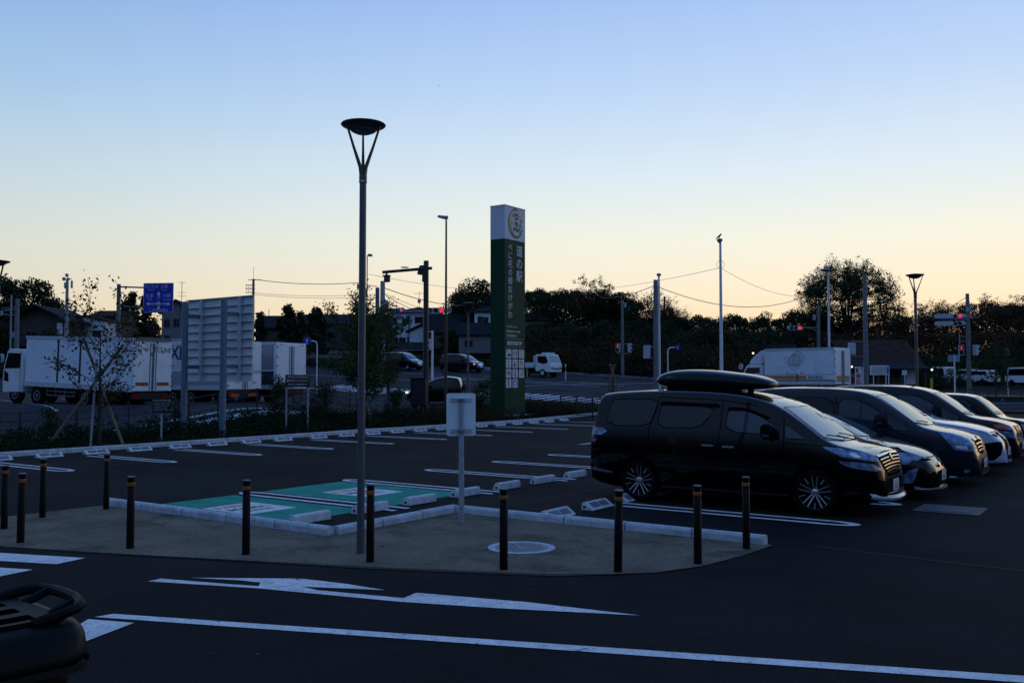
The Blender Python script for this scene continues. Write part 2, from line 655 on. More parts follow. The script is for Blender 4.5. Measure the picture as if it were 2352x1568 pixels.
# concrete island
isl = [(-13.72, 8.35), (-8.72, 8.35), (-8.72, 10.98), (-3.83, 10.98), (-3.84, 10.55), (-3.88, 10.1), (-4.02, 9.3), (-4.28, 8.72), (-4.62, 8.38), (-5.1, 8.05), (-5.55, 7.83),
       (-6.9, 7.24), (-8.26, 6.72), (-9.68, 6.18), (-11.2, 5.66), (-12.2, 5.45), (-13.0, 5.6), (-13.5, 6.05), (-13.74, 6.7), (-13.76, 7.5)]
flat('island_edge', [(p[0] + (.05 if p[0] > -8 else -.05) * (1 if p[1] < 8.3 else 0), p[1] - (.045 if p[1] < 8.3 else 0)) for p in isl], .008, M['slab_edge'])
flat('concrete_island', isl, .013, M['concrete_slab'])


def kerb_run(p, q, wd=.13, ht=.115, seg=.98, z=0.0):
    """row of separate kerb stones with rounded top edge"""
    p, q = Vector(p), Vector(q)
    L = (q - p).length
    n = max(1, round(L / seg))
    t = (q - p) / L
    nr = Vector((-t.y, t.x))
    mb = MB()
    for i in range(n):
        s0 = p + t * (L * i / n + .011)
        s1 = p + t * (L * (i + 1) / n - .011)
        prof = [(-wd / 2, -.02), (-wd / 2, ht - .03), (-wd / 2 + .022, ht), (wd / 2 - .022, ht), (wd / 2, ht - .03), (wd / 2, -.02)]
        n0 = len(mb.v)
        jz = random.uniform(-.003, .003)
        for s_ in (s0, s1):
            for (o_, h_) in prof:
                w_ = s_ + nr * o_
                mb.v.append((w_.x, w_.y, T(w_.x, w_.y) + z + h_ + jz))
        k = len(prof)
        for j in range(k):
            mb.face([n0 + j, n0 + (j + 1) % k, n0 + k + (j + 1) % k, n0 + k + j])
        mb.face([n0 + j for j in range(k)][::-1])
        mb.face([n0 + k + j for j in range(k)])
    return tag(mb.build('kerb', M['kerb']), kind='structure')


random.seed(3)
kerb_run((-13.8, 8.44), (-8.72, 8.44))
kerb_run((-8.72, 8.51), (-8.72, 11.0))
kerb_run((-8.65, 10.98), (-3.9, 10.98))
kerb_run((KA - .07, -8), (KA - .07, 43.4), wd=.16, ht=.13, seg=2.0)
kerb_run((-30.6, -10), (-30.6, 44.5), wd=.9, ht=.05, seg=2.0)
kerb_run((-30.2, 44.4), (-24.0, 44.4), wd=.2, ht=.12, seg=2.0)
kerb_run((-150, 76.1), (120, 76.1), wd=.25, ht=.16, seg=6.0)
# low planting strip closing the lot on the right
sheet('planting_bed', -24.3, 60, 58.1, 60.5, 3, .1, M['soil'])


def ubay(a0, a1, b, closed_hi=True, w_=.42, t_=.11, z=.009, mtl=None):
    """long U shaped stall line: two parallel bars joined by a round end"""
    h = w_ / 2
    n = 9
    mb = MB()
    s = 1 if closed_hi else -1
    ae = a1 if closed_hi else a0        # closed end
    ao = a0 if closed_hi else a1
    oc = []
    ic = []
    for i in range(n + 1):
        th = -PI / 2 + PI * i / n
        oc.append((ae - s * h * 2.1 + s * 2.1 * h * math.cos(th), b + h * math.sin(th)))
        ic.append((ae - s * h * 2.1 + s * (2.1 * h - t_ * 1.4) * math.cos(th), b + (h - t_) * math.sin(th)))
    oc = [(ao, b - h)] + oc + [(ao, b + h)]
    ic = [(ao, b - h + t_)] + ic + [(ao, b + h - t_)]
    for p in oc + ic: mb.v.append((p[0], p[1], z))
    k = len(oc)
    for i in range(k - 1): mb.face([i, i + 1, k + i + 1, k + i])
    return tag(mb.build('parking_line', mtl or M['paint'], fix=False), kind='structure')


for k in range(-3, 12):
    ubay(-23.0, -19.45, 11.05 + 2.6 * k if k < 8 else 11.05 + 2.6 * 8 + 2.9 * (k - 8), True)
for k in range(0, 11):
    ubay(-13.35, -9.55, 10.72 + 2.52 * k, False)
for k in range(0, 9):
    ubay(-7.2, -3.35, 13.17 + 2.53 * k, True)
stripT('lane_arrow', [(-14.6, 24.6), (-14.6, 27.6)], .16, M['paint'], .009, 9)
flat('lane_arrow', [(-15.35, 27.2), (-13.85, 27.2), (-14.6, 31.5)], .0088, M['paint'])
# green priority bays with a white stencil each
flat('green_bay', [(-13.15, 8.54), (-9.98, 8.54), (-9.98, 10.42), (-13.15, 10.42)], .005, M['green'])
flat('green_bay', [(-13.15, 11.02), (-9.98, 11.02), (-9.98, 12.95), (-13.15, 12.95)], .005, M['green'])


def stencil(a0, b0):
    """white panel, reading across the bay, with lettering rows"""
    flat('bay_stencil', [(a0, b0), (a0 + 1.1, b0), (a0 + 1.1, b0 + .95), (a0, b0 + .95)], .009, M['paint'])
    for (s_, sz, oa, ob, mm, sx) in (('PARK', .27, .30, .10, M['sred'], .95), ('MAMA', .27, .62, .10, M['sgreen'], .95), ('PARKING', .15, .86, .10, M['sgreen'], .95)):
        o = text(s_, sz, 'bay_lettering', mm, None, (a0 + oa, b0 + ob, .0125), (0, 1, 0), (-1, 0, 0), sx=sx, bold=.02)
        tag(o, kind='structure')


stencil(-12.15, 9.0)
stencil(-12.15, 11.5)
# driveway markings
flat('edge_line', [(-7.36, 4.41), (-7.33, 4.56), (4.4, 9.16), (4.46, 9.0)], .009, M['paint'])
flat('edge_line_end', [(-6.92, 4.49), (-6.70, 3.86), (-7.0, 3.9), (-7.34, 4.34)], .009, M['paint'])


def g2(px, py):
    d = 2 * 2112 / (py - 872)
    return toab((px - 1176) / 2112 * d, d)


flat('turn_arrow', [g2(*p) for p in ((348, 1331), (600, 1347), (920, 1377), (1150, 1392), (1467, 1408), (1210, 1378), (958, 1357), (930, 1369), (720, 1350), (540, 1338), (378, 1325))], .009, M['paint'])
flat('turn_arrow', [g2(*p) for p in ((445, 1323), (560, 1329), (604, 1334), (598, 1346), (762, 1357), (696, 1343), (888, 1351), (800, 1337), (696, 1325))], .0092, M['paint'])
flat('road_bar', [(-12.2, 4.95), (-9.87, 5.79), (-9.80, 5.42), (-11.9, 4.62)], .009, M['paint'])
flat('road_bar', [(-12.0, 4.28), (-9.72, 5.12), (-9.66, 4.70), (-11.6, 3.9)], .009, M['paint'])


for pts in ([(-3.4, 11.2), (4, 10.6), (22, 11.5)], [(-16, 7.25), (-30, 7.3)], [(-8.4, 33), (-8.4, 11.1)]):
    stripT('paving_joint', pts, .03, M['slab_edge'], .007)
# zebra crossing and lane paint on the roads
for i in range(12):
    a = -39.5 + i * .95
    stripT('crossing_bar', [(a, 50.8), (a, 54.6)], .45, M['paint'], .024)
for i in range(9):
    a = -53 + i * .95
    stripT('crossing_bar', [(a, 48.5), (a, 52.5)], .45, M['paint'], .024)
stripT('lane_line', [(-150, 74.9), (60, 74.9)], .18, M['paint_old'], .03)
stripT('lane_line', [(-150, 60.0), (-46, 60.0)], .18, M['paint_old'], .03)
for i in range(16):
    stripT('lane_line', [(-150 + i * 10, 67.2), (-145 + i * 10, 67.2)], .16, M['paint_old'], .03)
for (p, q) in (((-54, 63.3), (-36, 63.6)), ((-54, 64.5), (-40, 64.5)), ((-41, 66.0), (-35, 65.8)), ((-34, 73.4), (-22, 73.6)), ((-34, 72.6), (-26, 72.6)), ((-42, 58), (-34, 72))):
    stripT('lane_line', [p, q], .2, M['paint_old'], .03)
for k in range(9):
    stripT('lorry_bay_line', [(-33 - 1.2 * k, 4 + 4.2 * k), (-48 - 1.2 * k, 9 + 4.2 * k)], .14, M['paint_old'], .02)
stripT('white_edge', [(-32.0, -6), (-32.0, 44)], .3, M['paint_old'], .02)

# ================================================================ WHEEL STOPS
def make_stop(tall):
    r = thing('wheel_stop', '', 'wheel stop', group='concrete wheel stops')
    hl = .34
    if tall:    # rounded top, seen from its upright back
        prof = [(-.10, 0), (-.05, .11), (-.03, .128), (.045, .128), (.062, .11), (.07, 0)]
    else:       # long slope towards the wheel
        prof = [(-.06, 0), (-.055, .105), (-.03, .12), (.0, .115), (.135, .02), (.14, 0)]
    mb = MB().prism([(p[0], p[1]) for p in prof], -hl, hl, 'xz')
    # prism extrudes along y already in the 'xz' plane
    mb.build('block', M['stop'], r, bevel=.006)
    if not tall:
        pl = MB()
        for s_ in (-1, 1):
            y0, y1 = (.015, .26) if s_ > 0 else (-.26, -.015)
            pl.quad((.02, y0, .1035), (.112, y0, .0415), (.112, y1, .0415), (.02, y1, .1035))
        pl.build('grip_plate', M['stop_plate'], r, fix=False)
        for s_ in (-1, 1):
            box(-.035, s_ * .24 - .03, .118, -.005, s_ * .24 + .03, .124, 'reflector', M['amber'], r)
    hole = MB().box(-.03, -hl - .001, .03, .02, -hl + .002, .065)
    hole.build('socket', M['dplastic'], r)
    return r


s_tall = make_stop(True)
s_low = make_stop(False)
used = {id(s_tall): False, id(s_low): False}


def put_stop(proto, a, b, label, rz=0.0):
    o = copy_tree(proto) if used[id(proto)] else proto
    used[id(proto)] = True
    o.location = (a, b, T(a, b) + .002)
    o.rotation_euler = (0, 0, rz + random.uniform(-.015, .015))
    o['label'] = label


for i, b in enumerate([9.04, 10.26, 11.41, 12.62, 13.87, 15.08, 16.3, 17.5, 18.8, 20.1]):
    put_stop(s_tall, -9.82, b + .05, f'square-backed wheel stop heading the green-bay row, {ORD[i]} counted from the island kerb')
for i, b in enumerate([11.42, 12.58, 13.72, 14.95, 16.3, 17.5, 18.8, 20.0, 21.4, 22.6]):
    put_stop(s_low, -7.22, b + .05, f'sloping wheel stop in the parked-car row, {ORD[i]} counted from the island kerb')
for i in range(22):
    b = 10.15 + 1.3 * i + (.03 * i if i > 8 else 0)
    put_stop(s_low, -23.55, b, f'sloping wheel stop along the hedge kerb, {ORD[i] if i < 20 else ("twenty-" + ORD[i - 20])} from the left end')

# ================================================================ BOLLARDS
def make_bollard():
    r = thing('bollard', '', 'bollard', group='black bollards round the concrete island')
    h = .845
    MB().lathe([(.044, 0), (.044, h - .14), (.041, h - .135), (.041, h - .115), (.044, h - .112)], 20).build('post', M['bollard'], r, smooth=True)
    MB().lathe([(.0445, h - .112), (.0455, h - .108), (.0455, h - .072), (.0445, h - .068)], 20).build('reflective_band', M['amber'], r, smooth=True)
    MB().lathe([(.043, h - .068), (.043, h - .05), (.0405, h - .048), (.0405, h - .04), (.043, h - .038), (.043, h - .012)], 20).build('head', M['bollard'], r, smooth=True)
    MB().lathe([(.0445, h - .012), (.0445, h - .002), (.042, h), (0, h)], 20).build('cap', M['galv_d'], r, smooth=True)
    return r


bol = make_bollard()
bl = [(1157, 1305, 'at the front of the island beside the manhole cover'), (1417, 1310, 'at the front of the island, slightly tilted, right of the manhole bollard'), (1599, 1292, 'near the right tip of the island, second from the kerb end'),
      (1710, 1258, 'at the right tip of the island, touching the kerb end'), (853, 1288, 'just right of the tall lamp post foot'), (570, 1271, 'in front of the first green bay and its stencil'),
      (306, 1257, 'on the front edge near the left kerb end, alone'), (56, 1244, 'on the left end of the island, nearest the motorcycle'), (18, 1213, 'at the far left end of the island, cut close to the picture edge'),
      (105, 1187, 'on the back edge at the left end of the island'), (250, 1168, 'beside the left end of the kerb by the green bay')]
for i, (px, py, wh) in enumerate(bl):
    o = bol if i == 0 else copy_tree(bol)
    a, b = g2(px, py)
    o.location = (a, b, .012)
    o['label'] = 'black bollard ' + wh
    if i == 1: o.rotation_euler = (0, R(1.2), 0)
    if i == 7: o.rotation_euler = (0, R(.7), 0)

# ================================================================ MANHOLE, GRATE
r = thing('manhole_cover', 'round iron manhole cover with pale ring in the concrete island', 'manhole cover', (-6.2, 9.08, .014))
MB().lathe([(.40, 0), (.40, .006), (.315, .006), (.315, 0)], 48).build('ring', M['kerb'], r)
MB().lathe([(.31, 0), (.31, .007), (.295, .009), (.29, .006), (0, .006)], 48).build('lid', M['galv_d'], r)
mb = MB()
for i in range(-7, 8):
    for j in range(-7, 8):
        x, y = i * .036, j * .036
        if x * x + y * y < .072 and abs(i) + abs(j) > 1:
            q = Matrix.Translation((x, y, 0)) @ Matrix.Rotation(R(45 if (i + j) % 2 else -45), 4, 'Z')
            mb.box(-.014, -.004, .006, .014, .004, .0105, q)
mb.build('tread_pattern', M['galv'], r)
r = thing('drain_grate', 'rectangular steel drain grate set in the asphalt before the parked cars', 'drain grate', (-2.62, 15.55, .006))
box(-.46, -.46, 0, .46, .46, .006, 'surround', M['grate_rim'], r)
box(-.33, -.33, .006, .33, .33, .0075, 'pit', M['dplastic'], r)
mb = MB()
for i in range(22):
    x = -.32 + i * .0305
    mb.box(x - .006, -.32, .008, x + .006, .32, .014)
for j in range(6):
    y = -.32 + j * .128
    mb.box(-.33, y - .008, .008, .33, y + .008, .015)
mb.build('bars', M['grate_bar'], r)
random.seed(12)
for i, (px, py) in enumerate(((1120, 1262), (880, 1253), (1322, 1384), (497, 1496), (2195, 1120), (600, 1498))):
    a, b = g2(px, py)
    mb = MB()
    q = Matrix.Translation((a, b, .016)) @ Matrix.Rotation(random.uniform(0, 6), 4, 'Z')
    mb.v = [tuple(q @ Vector(v)) for v in ((-.025, 0, 0), (0, -.014, .006), (.03, 0, .002), (0, .014, .008))]
    mb.face([0, 1, 2, 3])
    o = mb.build('fallen_leaf', M['leaf_b'], fix=False)
    tag(o, 'small dry leaf lying on the pavement, ' + ['below the pale sign on the island', 'left of the manhole ring', 'beyond the tip of the white turn arrow', 'beside the long white edge line at the left', 'in front of the low black car', 'on black asphalt below the edge line'][i], 'leaf', 'dry leaves on the ground')

# ================================================================ LAMP POSTS
def make_vlamp(hh=5.06, label='', s=1.0):
    r = thing('street_lamp', label, 'street lamp', group='dish-headed lamp posts')
    pt = hh - .72 * s
    MB().lathe([(.048 * s, 0), (.043 * s, .5), (.040 * s, pt)], 28).build('pole', M['lamp_post'], r, smooth=True)
    MB().lathe([(.040 * s, pt), (.046 * s, pt + .004), (.046 * s, pt + .09 * s), (.042 * s, pt + .094 * s)], 28).build('collar', M['lamp_post'], r, smooth=True)
    for k in range(3):
        th = R(100 + 120 * k)
        dx, dy = math.cos(th), math.sin(th)
        px_, py_ = -dy, dx
        mb = MB()
        z0, z1 = pt + .10 * s, hh - .065 * s
        prof = [(.012, .030, z0 - .01, .040), (.034, .024, z0 + .08 * s, .026), (.13, .017, (z0 + z1) / 2 + .04 * s, .017), (.218, .014, z1, .014)]
        for (rr, wd, z, th_) in prof:
            for sgn, off in ((-1, -1), (1, -1), (1, 1), (-1, 1)):
                mb.v.append(((rr * s + off * th_ * s * .6) * dx + sgn * wd * s * px_ * .8, (rr * s + off * th_ * s * .6) * dy + sgn * wd * s * py_ * .8, z))
        for i in range(3):
            for j in range(4):
                mb.face([i * 4 + j, i * 4 + (j + 1) % 4, i * 4 + 4 + (j + 1) % 4, i * 4 + 4 + j])
        mb.face([0, 1, 2, 3])
        mb.face([12, 13, 14, 15])
        mb.build('arm', M['lamp_dark'], r, smooth=True)
    MB().lathe([(.165 * s, hh - .085 * s), (.25 * s, hh - .045 * s), (.262 * s, hh - .03 * s), (.255 * s, hh - .02 * s), (.12 * s, hh), (0, hh + .003)], 40).build('dish', M['lamp_dark'], r, smooth=True)
    MB().lathe([(0, hh - .145 * s), (.07 * s, hh - .138 * s), (.13 * s, hh - .115 * s), (.163 * s, hh - .087 * s)], 40).build('diffuser', M['diffuser'], r, smooth=True)
    return r


a, b = g2(831, 1268)
lamp = make_vlamp(5.0, 'tall dish-headed lamp post standing on the concrete island')
lamp.location = (a, b, .012)
lamp.rotation_euler = (0, 0, YAW)
box(-.02, -.048, 4.29, .02, -.045, 4.31, 'maker_plate', M['letter'], lamp)
for (px, d, sc, lab) in ((-8, 23.0, 1.0, 'dish-headed lamp post half cut off at the left picture edge'),
                         (1075, 40.5, 1.08, 'dish-headed lamp post behind the pale sign, right of the slim street light'),
                         (2105, 28.6, 1.06, 'dish-headed lamp post rising behind the parked vans')):
    o = copy_tree(lamp)
    for ch in list(o.children):
        if ch.name.startswith('maker_plate'): bpy.data.objects.remove(ch)
    o.location = at(px, d)
    o.scale = (sc, sc, sc)
    o.rotation_euler = (0, 0, YAW + (.25 if px > 2000 else -.2))
    o['label'] = lab

# pale sign seen from behind, on its post
a, b = g2(1061, 1198)
r = thing('notice_sign', 'pale rounded notice sign seen from behind on a single post', 'sign', (a, b, .012), YAW + R(6))
r.rotation_euler = (0, R(-.3), YAW + R(6))
MB().lathe([(.040, 0), (.034, 1.7), (.034, 1.72), (0, 1.725)], 16).build('post', M['galv'], r, smooth=True)
p = MB()
rc = .035
poly = []
for (cx_, cz_, t0) in ((.205 - rc, 1.80 - rc, 0), (-.205 + rc, 1.80 - rc, 90), (-.205 + rc, 1.20 + rc, 180), (.205 - rc, 1.20 + rc, 270)):
    for k in range(5): poly.append((cx_ + rc * math.cos(R(t0 + k * 22.5)), cz_ + rc * math.sin(R(t0 + k * 22.5))))
p.prism(poly, .052, .064, 'xz')
p.build('panel', M['whitebox'], r)
mb = MB()
for z in (1.68, 1.245):
    for dz in (0, .022, .044): mb.box(-.155, .036, z + dz, .155, .052, z + dz + .007)
mb.build('rail', M['alu'], r)
for z in (1.70, 1.262):
    MB().lathe([(.045, z - .022), (.045, z + .022)], 16).build('clamp', M['galv_d'], r, smooth=True)

# ================================================================ BIG SIGN SEEN FROM BEHIND
x1, y1 = -11.5, 32.3
x2, y2 = -9.754, 31.065
a1, b1 = toab(x1, y1)
a2, b2 = toab(x2, y2)
L = math.hypot(a2 - a1, b2 - b1)
r = thing('guide_board', 'large guide board seen from behind on two thick grey posts', 'sign board', (a1, b1, 0), math.atan2(b2 - b1, a2 - a1))
for x, nm in ((0, 'post'), (L, 'post')):
    MB().lathe([(.112, 0), (.108, 4.74), (0, 4.76)], 20, (x, 0, 0)).build(nm, M['galv_p'], r, smooth=True)
OFF = .72
X0, X1 = -.87, L + .62
Z0, Z1 = 1.96, 4.87
box(X0, OFF, Z0, X1, OFF + .03, Z1, 'panel', mat('board_back', (.62, .64, .64), .28, var=.15, scale=1.5), r)
mb = MB()
for i in range(11):
    z = Z0 + (Z1 - Z0) * i / 10
    mb.box(X0 - .01, OFF - .09, z - .014, X1 + .01, OFF - .002, z + .014)
mb.build('rib', M['alu'], r)
for x in (.05, L + .05):
    box(x - .05, OFF - .15, Z0 + .03, x + .05, OFF - .053, Z1 - .03, 'upright', M['alu'], r)
    for z in (2.45, 4.25):
        box(x - .10, .05, z - .06, x + .02, OFF - .155, z + .06, 'bracket', M['galv_d'], r)

# small dark notice boards
a, b = g2(373, 1020)
r = thing('rules_board', 'small dark notice board with white lines on one thin post', 'notice board', (a, b, 0), YAW - R(3))
MB().lathe([(.03, 0), (.03, 1.35), (0, 1.352)], 12).build('post', M['galv'], r, smooth=True)
box(-.27, -.055, .98, .30, -.032, 1.42, 'board', M['board'], r, bevel=.006)
text('埼玉県立自然公園', .072, 'lettering', M['letter'], r, (.015, -.058, 1.335), (1, 0, 0), (0, 0, 1), 'CENTER')
for i, s_ in enumerate(('駐車場内での事故、盗難', 'などの責任は負いません', '利用時間 二十四時間', '長時間の駐車はご遠慮ください')):
    text(s_, .045, 'lettering', M['letter'], r, (-.22, -.058, 1.25 - .065 * i), (1, 0, 0), (0, 0, 1), 'LEFT')
xa, ya = -8.33, 34.0
xb, yb = -7.62, 34.4
a1, b1 = toab(xa, ya)
a2, b2 = toab(xb, yb)
L = math.hypot(a2 - a1, b2 - b1)
r = thing('idling_board', 'dark notice board on two thin posts asking drivers to stop idling', 'notice board', (a1, b1, 0), math.atan2(b2 - b1, a2 - a1))
for x in (0, L): MB().lathe([(.032, 0), (.032, 1.9), (0, 1.902)], 12, (x, 0, 0)).build('post', M['galv'], r, smooth=True)
box(-.06, -.06, 1.73, L + .06, -.034, 2.19, 'board', M['board'], r, bevel=.008)
text('アイドリング ストップ', .098, 'lettering', M['letter'], r, (L / 2, -.063, 2.075), (1, 0, 0), (0, 0, 1), 'CENTER', sx=.78, bold=.03)
box(-.02, -.0625, 2.045, L + .02, -.061, 2.05, 'rule', M['pyl_line'], r)
text('駐車時はエンジンを切りましょう', .058, 'lettering', M['letter'], r, (L / 2 + .05, -.063, 1.945), (1, 0, 0), (0, 0, 1), 'CENTER', sx=.85, bold=.02)
text('埼玉県条例による義務付け事項です', .052, 'lettering', M['letter'], r, (L / 2, -.063, 1.815), (1, 0, 0), (0, 0, 1), 'CENTER', sx=.85, bold=.02)
MB().lathe([(.036, -.0625), (0, -.0635)], 20, (.03, 0, 1.965), 'y').build('roundel', M['letter'], r)
box(.012, -.0655, 1.959, .048, -.0645, 1.971, 'roundel_bar', M['sred'], r)

# ================================================================ PYLON SIGN
pa, pb = -26.05, 36.7
AW, BW = .87, 1.78
r = thing('pylon_sign', 'tall green roadside pylon sign with a white top and emblem', 'pylon sign', (pa, pb, 0))
box(-AW - .25, -.25, 0, .28, BW + .45, .30, 'plinth', M['kerb'], r, bevel=.02)
box(-AW, 0, .30, 0, BW, 8.95, 'shaft', M['pyl_g'], r)
box(-AW - .004, -.004, 8.953, .004, BW + .004, 10.58, 'white_head', M['pyl_w'], r)
box(-AW - .02, -.02, 10.58, .02, BW + .02, 10.64, 'cap', M['pyl_w'], r)
box(-.42, -.258, .05, -.1, -.252, .24, 'service_hatch', M['galv_d'], r)
box(.285, BW - .35, .02, .5, BW - .1, .24, 'floodlight', M['dplastic'], r, bevel=.02)
mb = MB()
for z in (2.2, 5.32): mb.box(-AW - .002, -.002, z, .002, BW + .002, z + .012)
mb.build('panel_joint', M['pyl_g'], r)
YX, ZX = (0, 1, 0), (0, 0, 1)
e = .006


def ptext(s_, size, y, z, **k): return text(s_, size, 'lettering', k.pop('m', M['letter']), r, (e, y, z), YX, ZX, **k)


ptext('', .62, 1.27, 8.22, vertical='道の駅', bold=.012, sx=.92)
for ch, z, sz in (): pass
ptext('', .41, .47, 8.42, vertical='べに花の郷おけがわ', bold=.008, sx=.95)
ptext('Roadside Station', .15, .16, 4.59, sx=.88)
ptext('Benibana no sato', .185, .16, 4.35, sx=.92, bold=.015)
ptext('OKEGAWA', .185, .16, 4.12, sx=.9, bold=.015)
for z in (4.02, 3.60): box(0.001, .14, z, .007, 1.62, z + .014, 'rule', M['pyl_line'], r)
ptext('農産物直売所', .225, .19, 3.73, sx=.98, bold=.02)
icons = ['car', 'wc', 'chair', 'tel', 'shop', 'fork', 'nurse', 'info', 'rest', 'view', 'blue']
D_ = M['pyl_g']
for i, ic in enumerate(icons):
    cx_, cz_ = .33 + .56 * (i % 3), 3.29 - .487 * (i // 3)
    blue = ic == 'blue'
    pl = MB()
    w2, h2, rc = .225, .212, .03
    poly = []
    for (x_, z_, t0) in ((w2 - rc, h2 - rc, 0), (-w2 + rc, h2 - rc, 90), (-w2 + rc, -h2 + rc, 180), (w2 - rc, -h2 + rc, 270)):
        for k in range(4): poly.append((cx_ + x_ + rc * math.cos(R(t0 + k * 30)), cz_ + z_ + rc * math.sin(R(t0 + k * 30))))
    pl.prism(poly, .001, .008, 'yz')
    plate = pl.build('pictogram_plate', M['pyl_w'], r)
    q = MB()
    x0, x1 = .0085, .0115

    def B_(y0, z0, y1, z1, tz=0): q.prism([(cx_ + y0, cz_ + .8 * z0), (cx_ + y1, cz_ + .8 * z0), (cx_ + y1 - tz, cz_ + .8 * z1), (cx_ + y0 + tz, cz_ + .8 * z1)], x0, x1, 'yz')

    def O_(y, z, rr, n=14): q.prism([(cx_ + y + rr * math.cos(2 * PI * k / n), cz_ + .8 * z + rr * math.sin(2 * PI * k / n)) for k in range(n)], x0, x1, 'yz')

    if ic == 'car':
        B_(-.09, -.16, .17, -.06); B_(-.06, -.058, .14, .02, .03); B_(-.085, -.2, -.05, -.162); B_(.13, -.2, .165, -.162); B_(-.17, .05, -.145, .21); B_(-.143, .12, -.09, .21)
    elif ic == 'wc':
        O_(-.11, .17, .03); B_(-.15, -.02, -.07, .13); B_(-.13, -.2, -.09, -.022); B_(-.005, -.21, .005, .21); O_(.11, .17, .03); B_(.06, -.02, .16, .13, .03); B_(.09, -.2, .13, -.022)
    elif ic == 'chair':
        O_(-.02, .18, .03); B_(-.035, -.02, -.01, .14); B_(-.01, .05, .07, .07); B_(-.01, -.04, .08, -.022); B_(.08, -.16, .1, -.022); B_(.1, -.18, .15, -.16)
        n0 = len(q.v)
        for rr in (.11, .09):
            for k in range(17): q.v.append((x1, cx_ - .02 + rr * math.cos(R(120 + k * 13)), cz_ - .09 + rr * math.sin(R(120 + k * 13))))
        for k in range(16): q.face([n0 + k, n0 + k + 1, n0 + 17 + k + 1, n0 + 17 + k])
    elif ic == 'tel':
        B_(-.04, -.13, -.01, .14); B_(-.04, .10, .04, .18); B_(-.04, -.18, .04, -.10)
    elif ic == 'shop':
        B_(-.12, -.18, .03, -.05); O_(-.05, .0, .05); B_(.12, -.19, .14, .09); B_(-.14, .09, .14, .105); B_(-.07, .107, .07, .14, .05); B_(.04, -.19, .12, -.175)
    elif ic == 'fork':
        B_(-.09, -.2, -.06, .05); B_(-.11, .052, -.04, .18); B_(.05, -.2, .08, -.01); B_(.04, .0, .1, .18, .02)
    elif ic == 'nurse':
        O_(0, .14, .04); B_(-.06, -.02, .06, .1, .03); B_(-.14, -.16, -.1, .02); B_(.1, -.16, .14, .02); B_(-.14, -.06, -.04, -.025); B_(.04, -.06, .14, -.025); O_(-.12, .05, .03); O_(.12, .05, .03)
    elif ic == 'info':
        O_(0, .17, .045); B_(-.04, -.15, .04, .1); B_(-.07, -.2, .07, -.152); B_(-.07, .06, -.042, .1)
    elif ic == 'rest':
        O_(.1, .17, .03); B_(.06, .0, .12, .13); B_(-.1, -.09, -.02, -.05); B_(.0, -.07, .1, -.03); B_(.1, -.2, .12, -.032); B_(-.05, -.2, -.03, -.09); B_(-.14, .1, -.12, .19)
    elif ic == 'view':
        O_(.0, .18, .035); B_(-.03, -.2, .03, .13); B_(-.15, -.03, .15, -.01); B_(-.08, .1, -.03, .2)
    if not blue:
        q.build('pictogram', D_, plate)
    else:
        B_(-.17, -.17, .17, .19)
        q.build('pictogram', M['sblue2'], plate)
        q = MB()
        x0, x1 = .0118, .0135
        B_(-.10, -.07, .10, .03); B_(-.15, .06, .15, .09); B_(-.03, -.16, .03, -.075)
        q.build('pictogram_detail', M['pyl_w'], plate)
# emblem
ey, ez = .92, 9.78
mb = MB()
n0 = 0
outer = [(ey - .64 * math.cos(t) * (1 if math.cos(t) > 0 else 1.0), ez + .73 * math.sin(t)) for t in [R(-150 + 240 * k / 40) for k in range(41)]]
inner = [(ey + .04 - (.57 + 0) * math.cos(t), ez + .03 + .66 * math.sin(t)) for t in [R(-150 + 240 * k / 40) for k in range(41)]]
for p_ in outer + inner: mb.v.append((e, p_[0], p_[1]))
for k in range(40): mb.face([k, k + 1, 41 + k + 1, 41 + k])
em = mb.build('emblem_ring', M['sgreen'], r, fix=False)


def blob(name, m, y, z, ry_, rz_, n=20, wob=0, seed=0):
    rr = random.Random(seed)
    q = MB()
    q.prism([(ey + y + ry_ * (1 + wob * rr.uniform(-1, 1)) * math.cos(2 * PI * k / n), ez + z + rz_ * (1 + wob * rr.uniform(-1, 1)) * math.sin(2 * PI * k / n)) for k in range(n)], .005, .008, 'yz')
    return q.build(name, m, em)


def poly_(name, m, pts):
    q = MB()
    q.prism([(ey + p_[0], ez + p_[1]) for p_ in pts], .005, .008, 'yz')
    return q.build(name, m, em)


poly_('emblem_hill', M['sgreen'], [(-.22, .68), (-.08, .80), (-.02, .76), (.06, .82), (.25, .60), (.1, .68), (0, .70)])
poly_('emblem_gate', M['sgreen'], [(-.10, .54), (.26, .52), (.22, .44), (.24, .26), (.30, .20), (-.10, .22), (-.06, .28), (-.06, .44)])
poly_('emblem_gate_window', M['pyl_w'], [(0, .40), (.16, .39), (.16, .33), (0, .34)]).location = (.004, 0, 0)
poly_('emblem_river', M['sgreen'], [(-.2, .18), (.1, .12), (.26, .06), (.2, .0), (.28, -.08), (.16, -.15), (0, -.1), (-.14, -.12), (.02, -.02), (-.16, .02), (-.04, .1)])
blob('emblem_flower', M['syel'], -.40, .0, .17, .15, 24)
blob('emblem_flower', M['sred'], -.20, .40, .11, .10, 20)
blob('emblem_flower', M['sred'], .48, .20, .10, .095, 20)
blob('emblem_flower', M['syel'], .38, .40, .07, .07, 18)
blob('emblem_flower', M['syel'], -.38, .26, .05, .05, 16)
poly_('emblem_ground', M['sgreen'], [(-.46, -.18), (-.3, -.24), (-.34, -.36), (-.2, -.48), (-.05, -.56), (.2, -.6), (.34, -.5), (.3, -.36), (.42, -.4), (.56, -.1), (.6, -.3), (.45, -.56), (.2, -.7), (-.05, -.68), (-.28, -.56)])
